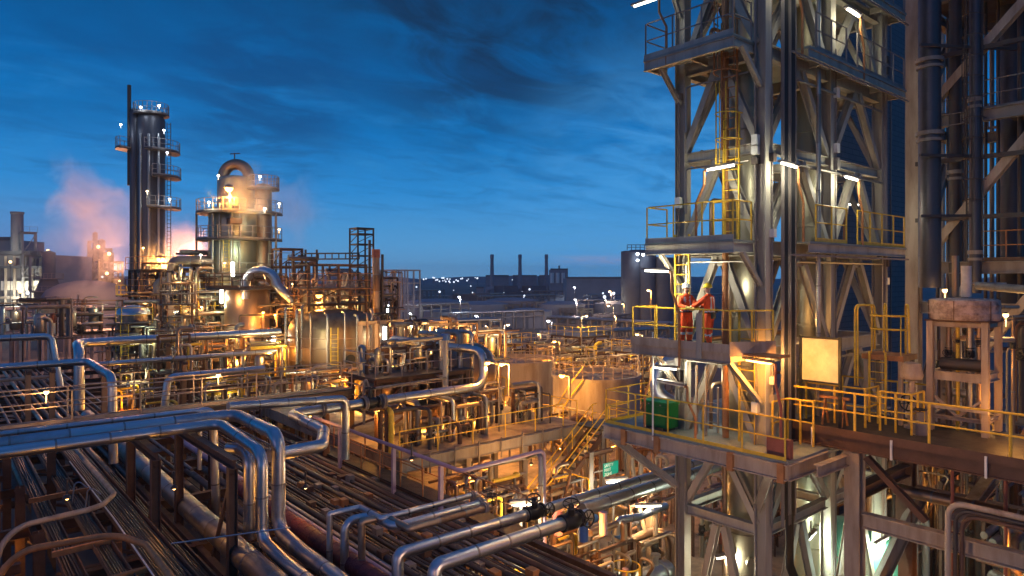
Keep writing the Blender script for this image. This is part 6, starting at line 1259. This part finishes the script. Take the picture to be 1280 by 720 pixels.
for k, (px, d, R, h) in enumerate(((600, 190, 8, 5), (545, 210, 9, 5), (640, 205, 8, 5.5), (700, 190, 7, 5), (660, 170, 6, 4), (560, 170, 6, 4), (770, 190, 6, 5))):
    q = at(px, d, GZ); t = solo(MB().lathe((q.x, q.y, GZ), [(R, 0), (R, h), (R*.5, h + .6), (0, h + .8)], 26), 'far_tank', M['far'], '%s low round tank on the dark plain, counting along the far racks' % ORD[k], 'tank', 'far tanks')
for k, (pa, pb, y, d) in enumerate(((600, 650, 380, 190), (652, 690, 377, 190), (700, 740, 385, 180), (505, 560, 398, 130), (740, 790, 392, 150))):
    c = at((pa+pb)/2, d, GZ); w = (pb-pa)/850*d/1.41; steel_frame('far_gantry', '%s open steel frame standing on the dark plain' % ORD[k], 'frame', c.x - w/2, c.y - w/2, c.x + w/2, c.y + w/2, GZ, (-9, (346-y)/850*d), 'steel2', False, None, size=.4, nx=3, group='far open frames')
q = at(500, 115, GZ); steel_frame('far_gantry', 'tall faint open frame in the steam beyond the reactor', 'frame', q.x - 2.4, q.y - 2.4, q.x + 2.4, q.y + 2.4, GZ, (-5, -1, 1.2), 'far', False, None, size=.22, nx=4, group='far open frames')
random.seed(15)
for k in range(14):
    d = random.uniform(95, 330); px = random.uniform(485, 830); y1_ = 346 + 850/d*random.uniform(6, 10.5); w = random.uniform(30, 90)
    frack(px, y1_, d, px + w, y1_ - 2, d*1.06, '%s low pipe rack crossing the dark plain, counted outward from the tanks' % ORD[k], n=6, np_=5)
for k in range(12):
    d = random.uniform(180, 420); px = random.uniform(490, 800); w = random.uniform(8, 30)
    t = fbox(px, px + w, 346 + 850/d*random.uniform(5, 9.5), d, '%s small plant shed on the dark plain below the chimneys' % ORD[k], 'building', 'plant_shed', random.uniform(6, 14), random.choice(('far', 'fardark')))
    t['group'] = 'small sheds on the plain'
# far lamps
for k, (px, py, d, c, w, e, s, l) in enumerate(((493, 368, 150, COOL, 350, 'e_cool', 2.6, 'white lamp post in the drifting steam'), (576, 371, 150, COOL, 350, 'e_cool', 2.6, 'white lamp post beside the bluish far rack'), (598, 395, 110, COOL, 250, 'e_cool', 1.8, 'small white lamp post beyond the mauve tank'), (721, 374, 150, (1,.8,.8), 500, 'e_far', 3.2, 'pinkish bright lamp post in front of the spoil heap'), (764, 364, 190, (1,.7,.5), 300, 'e_faro', 3.2, 'orange lamp post before the long shed'), (814, 363, 90, SOD, 500, 'e_sod', 1.6, 'orange glowing lamp post in front of the silos'), (770, 395, 120, WARM, 300, 'e_warm', 1.6, 'warm lamp post on the dark far rack'), (719, 359, 260, COOL, 300, 'e_cool', 2.6, 'tiny white lamp post by the block with a mast'), (758, 375, 170, WHT, 200, 'e_white', 1.8, 'small lamp post near the faint far rack'), (515, 392, 120, COOL, 150, 'e_cool', 1.4, 'small lamp post beyond the far upright tube'), (676, 418, 105, WARM, 200, 'e_warm', 1.2, 'small warm lamp post on the nearest far rack'), (610, 408, 110, WARM, 150, 'e_warm', 1.2, 'small warm lamp post near the short far rack'), (780, 380, 160, WARM, 200, 'e_warm', 1.8, 'warm lamp post below the silos'))):
    q = W(px, py, d); post_lamp((q.x, q.y, GZ), q.z - GZ, (-.76,.65,0), l, w*5, c, e, size=s*.8, lr=.3, group='far lamp posts', arm=.3)
far0 = None; random.seed(4)
for k in range(64):
    px = 496 + 340*random.random()**.8; d = random.uniform(700, 1300); 
    if k % 3 == 0: px = random.uniform(536, 600)
    q = at(px, d, GZ)
    if far0 is None:
        far0 = thing('distant_lamp', 'pinprick street lamp on the far horizon', 'lamp', q, 'pinprick street lamps on the horizon'); P_bar(far0, 'pole', 'fardark', q, q + UP*7, .4); build(MB().ball(q + UP*7.5, .95, 7), 'lamp_globe', M['e_far'], far0)
    else:
        dup(far0, q + UP*random.uniform(-2, 4))
def small_lamp(q, H, label, group, r=.22, e='e_warm'):
    t = thing('plant_lamp', label, 'lamp', q, group); P_bar(t, 'pole', 'fardark', q, q + UP*H, .12); build(MB().ball(q + UP*(H + r), r, 7), 'lamp_globe', M[e], t); return t
near0 = small_lamp(at(655, 240, GZ), 5, 'tiny plant lamp on the dark plain', 'tiny plant lamps on the plain', .26, 'e_far')
for k in range(20):
    px = random.uniform(480, 835); q = at(px, random.uniform(140, 420), GZ)
    t = dup(near0 or far0, q, None, 'tiny plant lamp on the dark plain'); t['group'] = 'tiny plant lamps on the plain'; s_ = random.uniform(.6, 1.6); t.scale = (s_, s_, s_)
# ---- refinery beyond the rack at the left edge
t = fbox(-20, 52, 318, 150, 'grey furnace house with a lit cream band of floor', 'building', 'furnace_house', 18)
a, b = W(2, 357, 149.6), W(54, 357, 149.6); P_bar(t, 'lit_fascia', 'white', a, b, .4, 2.0)
for k, (y, m) in enumerate(((372, 'steel2'), (384, 'steel2'), (334, 'fardark'))): P_bar(t, 'gallery', m, W(-10, y, 149), W(54, y, 149), 1.2, .5)
for k in range(6): P_bar(t, 'pilaster', 'steel2', W(-4 + 11*k, 395, 149.2), W(-4 + 11*k, 320, 149.2), .5)
for px, py, w in ((15, 369, 260), (45, 369, 260), (8, 380, 200), (30, 364, 300), (5, 310, 160), (40, 345, 120)): light(t, W(px, py, 146.5), WHT, w*3, .3)
fbox(-20, 18, 300, 156, 'upper furnace block with a lit gallery under the stack', 'building', 'furnace_block', 10); q = at(21.5, 152, GZ)
st_ = thing('exhaust_stack', 'short wide grey exhaust stack over the furnace house', 'chimney', q); build(MB().lathe((q.x, q.y, GZ), [(1.3, 0), (1.2, 26.5), (1.35, 26.6), (1.35, 27), (1.1, 27)], 18), 'flue', M['far'], st_)
c = at(36, 150); steel_frame('stack_gantry', 'open steel frame with lamps beside the exhaust stack', 'frame', c.x - 1.2, c.y - 1.2, c.x + 1.2, c.y + 1.2, GZ, (0, 5, 9.8), 'far', True, 'far', size=.35)
c = at(46, 146); steel_frame('stack_gantry', 'lower open steel frame beside the furnace house', 'frame', c.x - 1.2, c.y - 1.2, c.x + 1.2, c.y + 1.2, GZ, (-3, 0, 4.4), 'far', True, 'far', size=.35)
q = at(61, 140, GZ); dv = thing('dark_column', 'dark stepped column beside the furnace house', 'column', q); build(MB().lathe((q.x, q.y, GZ), [(2.6,0),(2.6,9),(1.5,12),(1.2,12.2),(1.2,17.5),(0,18)], 16), 'shell', M['fardark'], dv); ring_platform(dv, (q.x, q.y, -3.0), 2.0, 3.6, -180, 180, 'fardark', True, 'steel2'); ring_platform(dv, (q.x, q.y, -.4), 1.0, 2.6, -180, 180, 'fardark', True, 'steel2')
q = at(110, 120, GZ); rt_ = thing('mound_tank', 'broad dark domed tank in the haze beside the lattice columns', 'tank', q); build(MB().lathe((q.x, q.y, GZ), [(7.2,0),(7.2,8.6),(6.2,10.2),(4.2,11.3),(2,11.8),(0,11.9)], 30), 'shell', M['fardark'], rt_)
for k, (px, d, zt, w) in enumerate(((119, 210, 11, 1.6), (127, 205, 8.5, 2.2), (136, 200, 4.5, 3.0), (148, 200, -3, 4.0))):
    c = at(px, d); steel_frame('hazy_gantry', '%s hazy lattice column in the pink steam' % ORD[k], 'frame', c.x - w, c.y - w, c.x + w, c.y + w, GZ, [GZ + (zt-GZ)*q for q in (.25,.4,.55,.7,.85,1)], 'steel2', True, None, size=.5, group='hazy lattice columns')
    q = c; cv_ = thing('hazy_column', '%s hazy slim column inside the pink steam' % ORD[k], 'column', V((c.x, c.y, GZ)), 'hazy slim columns'); build(MB().lathe((c.x, c.y, GZ), [(w*.45,0),(w*.45,zt-GZ+2.5),(0,zt-GZ+3)], 12), 'shell', M['steel2'], cv_)
random.seed(9)
for k in range(26):
    px = random.choice((random.uniform(0, 60), random.uniform(118, 165), random.uniform(60, 165))); py = random.uniform(352, 398) if px > 60 else random.uniform(300, 395)
    if 118 < px < 145 and k % 2: py = random.uniform(305, 360)
    d = random.uniform(125, 190); q = W(px, py, d)
    small_lamp(V((q.x, q.y, GZ)), q.z - GZ, 'small plant lamp in the refinery beside the tall column', 'small plant lamps beside the tall column', random.uniform(.2, .4), random.choice(('e_warm', 'e_far', 'e_warm')))
for px, py, d, w, c in ((130, 352, 190, 3000, SOD), (146, 388, 150, 900, SOD), (125, 320, 195, 1500, SOD), (80, 300, 140, 200, WHT)): light(rt_, W(px, py, d), c, w, .4)
frack(-20, 392, 100, 115, 384, 110, 'dark far rack crossing under the furnace house', n=8); frack(-20, 408, 75, 150, 396, 85, 'pale piered rack in front of the furnace house', n=5, m='steel2')
q = at(66, 72, GZ); tp = thing('rack_pier', 'pale square pier under the piered rack', 'pier', q); P_bar(tp, 'shaft', 'white', q, V((q.x, q.y, -3.9)), .85); P_bar(tp, 'crosshead', 'steel2', V((q.x - 1.5, q.y, -3.6)), V((q.x + 1.5, q.y, -3.6)), .8, .6)
for k, (px, py, d) in enumerate(((20, 405, 68), (60, 410, 66), (100, 405, 70), (130, 400, 72), (40, 395, 90), (85, 392, 90))): cluster(W(px, py + 12, d), 4, 3, 3.6, '%s dim tangle of pipework under the piered rack' % ORD[k], 9, 300 + k, .2, ('steel2','alu2','dark'), 1, lamp=((.9,1,.8), 120) if k in (0, 3) else None)

# =====================================================================  SETTING
struct(MB().add([(-4000,-4000,GZ),(4000,-4000,GZ),(4000,4000,GZ),(-4000,4000,GZ)], [(0,1,2,3)]), 'ground', M['soil'])
struct(MB().add([(12.0,-40,GZ+.004),(60,-40,GZ+.004),(60,74,GZ+.004),(12.0,74,GZ+.004)], [(0,1,2,3)]), 'pavement', M['slab'])
hb = MB(); vs = []; n = 60
for i in range(n + 1):
    px = -300 + 1900*i/n; q = at(px, 1400); h = 5 + 5*math.sin(i*.9) + 4*math.sin(i*2.3 + 1) + 3*random.random(); vs += [(q.x, q.y, GZ - 1), (q.x*1.02, q.y*1.02, GZ + 9 + h*.55), (q.x*1.2, q.y*1.2, GZ - 1)]
hb.add(vs, [(3*i, 3*i+3, 3*i+4, 3*i+1) for i in range(n)] + [(3*i+1, 3*i+4, 3*i+5, 3*i+2) for i in range(n)]); struct(hb, 'hills', M['fardark'])

# ---- steam (volumes lit by the sky, lamps and added unseen lights)
def steam(label, c, R, dens, col=(.95,.9,.92), scale=.25, seed=0, lean=0.):
    mb = MB().ball((0,0,0), 1, 16); o = build(mb, 'steam', [], None); o.location = c; o.scale = R; o.rotation_mode = 'QUATERNION'; o.rotation_quaternion = FW.to_track_quat('Y', 'Z') @ __import__('mathutils').Quaternion((0,1,0), RAD(lean)); o['kind'] = 'stuff'; o['label'] = label
    m = bpy.data.materials.new('steam_volume'); m.use_nodes = True; nt = m.node_tree; nt.nodes.clear(); N = nt.nodes.new; L = nt.links.new
    out = N('ShaderNodeOutputMaterial'); v = N('ShaderNodeVolumePrincipled'); v.inputs['Color'].default_value = (*col, 1); v.inputs['Anisotropy'].default_value = .2
    tc = N('ShaderNodeTexCoord'); ln = N('ShaderNodeVectorMath'); ln.operation = 'LENGTH'; L(tc.outputs['Object'], ln.inputs[0])
    fo = N('ShaderNodeMapRange'); fo.inputs['From Min'].default_value = 1.0; fo.inputs['From Max'].default_value = .15; L(ln.outputs['Value'], fo.inputs['Value'])
    g = N('ShaderNodeNewGeometry'); mp = N('ShaderNodeMapping'); mp.inputs['Location'].default_value = (seed*7, seed*3, 0); L(g.outputs['Position'], mp.inputs[0])
    no = N('ShaderNodeTexNoise'); no.inputs['Scale'].default_value = scale; no.inputs['Detail'].default_value = 4; no.inputs['Roughness'].default_value = .6; no.inputs['Distortion'].default_value = .8; L(mp.outputs[0], no.inputs['Vector'])
    mr = N('ShaderNodeMapRange'); mr.inputs['From Min'].default_value = .38; mr.inputs['From Max'].default_value = .72; L(no.outputs['Fac'], mr.inputs['Value'])
    mu = N('ShaderNodeMath'); mu.operation = 'MULTIPLY_ADD'; mu.inputs[1].default_value = 1.25; L(fo.outputs[0], mu.inputs[0]); L(mr.outputs[0], mu.inputs[2])
    sb = N('ShaderNodeMath'); sb.operation = 'SUBTRACT'; sb.use_clamp = True; sb.inputs[1].default_value = .85; L(mu.outputs[0], sb.inputs[0]); mu = sb
    m2 = N('ShaderNodeMath'); m2.operation = 'MULTIPLY'; m2.inputs[1].default_value = dens; L(mu.outputs[0], m2.inputs[0]); L(m2.outputs[0], v.inputs['Density']); L(v.outputs[0], out.inputs['Volume'])
    o.data.materials.append(m); return o
STEAM = True
if STEAM:
    steam('pink lit steam plume rising behind the tall column', W(122, 282, 92), (8.0, 7.5, 11.5), .17, seed=1, scale=.2, lean=-30)
    steam('pink lit steam trailing off beside the fat tan pipe', W(228, 302, 78), (6.0, 4.5, 3.6), .2, seed=2, scale=.35, lean=15)
    steam('thin steam drifting beside the reactor frame', W(497, 368, 85), (4.0, 4.0, 4.5), .10, seed=3, scale=.3)
    steam('steam wisp drawn round the brightest lamp for its halo', W(316, 246, 58.5), (4.2, 3.0, 3.8), .2, seed=6, scale=.5)  # steam brought in close so the lamp shows a halo
    steam('added steam wisp giving the reactor lamp a halo', W(410, 362, 53.5), (3.0, 2.0, 2.4), .22, seed=7, scale=.5)  # wisp added to put a halo round the reactor lamp
    steam('orange tinted steam wisp at the foot of the tall column', W(203, 322, 66.5), (3.4, 2.4, 3.0), .28, seed=8, scale=.5)
    steam('faint mauve steam beyond the gooseneck column', W(365, 262, 75), (6.0, 6.0, 6.0), .09, seed=4, scale=.25)
    for (px, py, d, w) in ((154, 332, 93, 2600), (140, 322, 104, 8000), (122, 300, 108, 8000), (112, 270, 108, 5000), (222, 325, 80, 2000), (245, 308, 80, 1500)): light(tt, W(px, py, d), (1, .42, .22), w, .6)  # unseen lights added behind the steam to make it glow

# =====================================================================  SKY, CAMERA, RENDER
def world():
    w = bpy.data.worlds.new('World'); SC.world = w; w.use_nodes = True; nt = w.node_tree; nt.nodes.clear(); N = nt.nodes.new; L = nt.links.new
    out = N('ShaderNodeOutputWorld'); bg = N('ShaderNodeBackground'); L(bg.outputs[0], out.inputs[0])
    tc = N('ShaderNodeTexCoord'); sx = N('ShaderNodeSeparateXYZ'); L(tc.outputs['Generated'], sx.inputs[0])
    rp = N('ShaderNodeValToRGB'); cr_ = rp.color_ramp
    stops = [(0.0, (.02,.05,.12)), (.495, (.07,.17,.36)), (.5, (.14,.36,.64)), (.525, (.085,.34,.68)), (.56, (.022,.255,.64)), (.60, (.002,.18,.53)), (.64, (.0,.12,.39)), (.69, (.001,.082,.26)), (.74, (.002,.07,.22)), (.85, (.014,.085,.28)), (1.0, (.035,.12,.36))]
    cr_.elements[0].position = 0; cr_.elements[0].color = (*stops[0][1], 1); cr_.elements[1].position = 1; cr_.elements[1].color = (*stops[-1][1], 1)
    for p, c in stops[1:-1]: e = cr_.elements.new(p); e.color = (*c, 1)
    mz = N('ShaderNodeMath'); mz.operation = 'MULTIPLY_ADD'; mz.inputs[1].default_value = .5; mz.inputs[2].default_value = .5; L(sx.outputs['Z'], mz.inputs[0]); L(mz.outputs[0], rp.inputs[0])
    # cloud coordinates: direction projected on a cloud layer
    ad = N('ShaderNodeMath'); ad.inputs[1].default_value = .14; L(sx.outputs['Z'], ad.inputs[0])
    mx_ = N('ShaderNodeMath'); mx_.operation = 'MAXIMUM'; mx_.inputs[1].default_value = .02; L(ad.outputs[0], mx_.inputs[0])
    dv_ = N('ShaderNodeVectorMath'); dv_.operation = 'DIVIDE'; cb = N('ShaderNodeCombineXYZ'); 
    for i in range(3): L(mx_.outputs[0], cb.inputs[i])
    L(tc.outputs['Generated'], dv_.inputs[0]); L(cb.outputs[0], dv_.inputs[1])
    mp = N('ShaderNodeMapping'); mp.inputs['Rotation'].default_value = (0, 0, RAD(40.5 + 12)); mp.inputs['Scale'].default_value = (1.0, 1.7, 0); L(dv_.outputs[0], mp.inputs[0])
    def noise(sc, det, dist, lo, hi, vec):
        n = N('ShaderNodeTexNoise'); n.inputs['Scale'].default_value = sc; n.inputs['Detail'].default_value = det; n.inputs['Roughness'].default_value = .58; n.inputs['Distortion'].default_value = dist; L(vec, n.inputs['Vector'])
        m = N('ShaderNodeMapRange'); m.interpolation_type = 'SMOOTHSTEP'; m.inputs['From Min'].default_value = lo; m.inputs['From Max'].default_value = hi; L(n.outputs['Fac'], m.inputs['Value']); return m.outputs[0]
    def mul(a, b):
        m = N('ShaderNodeMath'); m.operation = 'MULTIPLY'; m.use_clamp = True
        for i, v in enumerate((a, b)):
            if isinstance(v, float): m.inputs[i].default_value = v
            else: L(v, m.inputs[i])
        return m.outputs[0]
    def lobe(px, py, c0, c1):
        d = V(W(px, py, 1)).normalized(); n = N('ShaderNodeVectorMath'); n.operation = 'DOT_PRODUCT'; n.inputs[1].default_value = d; L(tc.outputs['Generated'], n.inputs[0])
        m = N('ShaderNodeMapRange'); m.interpolation_type = 'SMOOTHSTEP'; m.inputs['From Min'].default_value = cos(RAD(c0)); m.inputs['From Max'].default_value = cos(RAD(c1)); L(n.outputs['Value'], m.inputs['Value']); return m.outputs[0]
    def band(z0, z1, z2):
        a = N('ShaderNodeMapRange'); a.interpolation_type = 'SMOOTHSTEP'; a.inputs['From Min'].default_value = z0; a.inputs['From Max'].default_value = z1; L(sx.outputs['Z'], a.inputs['Value'])
        b = N('ShaderNodeMapRange'); b.interpolation_type = 'SMOOTHSTEP'; b.inputs['From Min'].default_value = z2; b.inputs['From Max'].default_value = z1; L(sx.outputs['Z'], b.inputs['Value']); return mul(a.outputs[0], b.outputs[0])
    def mix(base, col, fac):
        m = N('ShaderNodeMix'); m.data_type = 'RGBA'; L(fac, m.inputs['Factor']); L(base, m.inputs['A']); m.inputs['B'].default_value = (*col, 1); return m.outputs['Result']
    c = rp.outputs[0]
    big = noise(1.1, 5, .6, .36, .66, mp.outputs[0]); wisp = noise(2.6, 7, 1.2, .46, .78, mp.outputs[0])
    c = mix(c, (.035, .29, .68), mul(mul(wisp, band(.02, .14, .36)), .5))
    c = mix(c, (.004, .045, .14), mul(mul(big, band(.06, .35, .8)), .4))
    c = mix(c, (.006, .026, .07), mul(mul(lobe(620, -60, 18, 4), noise(2.0, 7, .9, .33, .62, mp.outputs[0])), .88))
    c = mix(c, (.004, .05, .17), mul(mul(lobe(330, 110, 9, 1), noise(2.2, 6, .8, .35, .6, mp.outputs[0])), .6))
    c = mix(c, (.30, .33, .58), mul(mul(lobe(800, 326, 9, 1), band(.012, .024, .036)), .75))
    c = mix(c, (.07, .34, .74), mul(mul(lobe(860, 310, 20, 2), noise(2.4, 6, 1.0, .2, .7, mp.outputs[0])), .75))
    c = mix(c, (.002, .075, .25), mul(mul(noise(2.9, 7, .7, .45, .68, mp.outputs[0]), band(.03, .16, .6)), .32))
    c = mix(c, (.12, .17, .44), mul(mul(lobe(60, 330, 20, 3), band(-.02, .02, .12)), .55))
    sky = N('ShaderNodeTexSky'); sky.sky_type = 'NISHITA'; sky.sun_disc = False; sky.sun_elevation = RAD(-1.5); sky.sun_rotation = RAD(100)
    am = N('ShaderNodeMix'); am.data_type = 'RGBA'; am.blend_type = 'ADD'; am.inputs['Factor'].default_value = .003; L(c, am.inputs['A']); L(sky.outputs[0], am.inputs['B'])
    L(am.outputs['Result'], bg.inputs['Color']); bg.inputs['Strength'].default_value = 1.0
HAZE = .00022
if HAZE:
    hz_ = build(MB().box(-300, -300, GZ - 1, 1900, 1900, 36), 'haze', [], None); hz_['kind'] = 'stuff'; hz_['label'] = 'thin blue evening haze over the whole plain'
    m = bpy.data.materials.new('haze_air'); m.use_nodes = True; nt = m.node_tree; nt.nodes.clear(); o_ = nt.nodes.new('ShaderNodeOutputMaterial'); v_ = nt.nodes.new('ShaderNodeVolumePrincipled')
    v_.inputs['Density'].default_value = HAZE; v_.inputs['Color'].default_value = (.85, .9, 1, 1); v_.inputs['Anisotropy'].default_value = .1; nt.links.new(v_.outputs[0], o_.inputs['Volume']); hz_.data.materials.append(m)
world()
sl_ = bpy.data.lights.new('afterglow', 'SUN'); sl_.energy = .13; sl_.angle = RAD(25); sl_.color = (1, .62, .66); so = bpy.data.objects.new('afterglow', sl_); COL.objects.link(so); so.rotation_euler = (RAD(76), 0, RAD(-72))
cam = bpy.data.cameras.new('camera'); co = bpy.data.objects.new('camera', cam); COL.objects.link(co)
cam.sensor_width = 36; cam.lens = F/1280*36; cam.shift_y = -14/1280; cam.clip_end = 12000; cam.clip_start = .1
co.rotation_euler = (RAD(90), 0, -math.atan2(.649, .761)); SC.camera = co
vs_ = SC.view_settings; vs_.view_transform = 'Standard'; vs_.look = 'None'; vs_.exposure = 0; vs_.gamma = 1; SC.display_settings.display_device = 'sRGB'
SC.cycles.use_denoising = True; SC.cycles.max_bounces = 6; SC.cycles.diffuse_bounces = 2; SC.cycles.glossy_bounces = 3; SC.cycles.volume_bounces = 1; SC.cycles.sample_clamp_indirect = 4; SC.cycles.volume_step_rate = 1
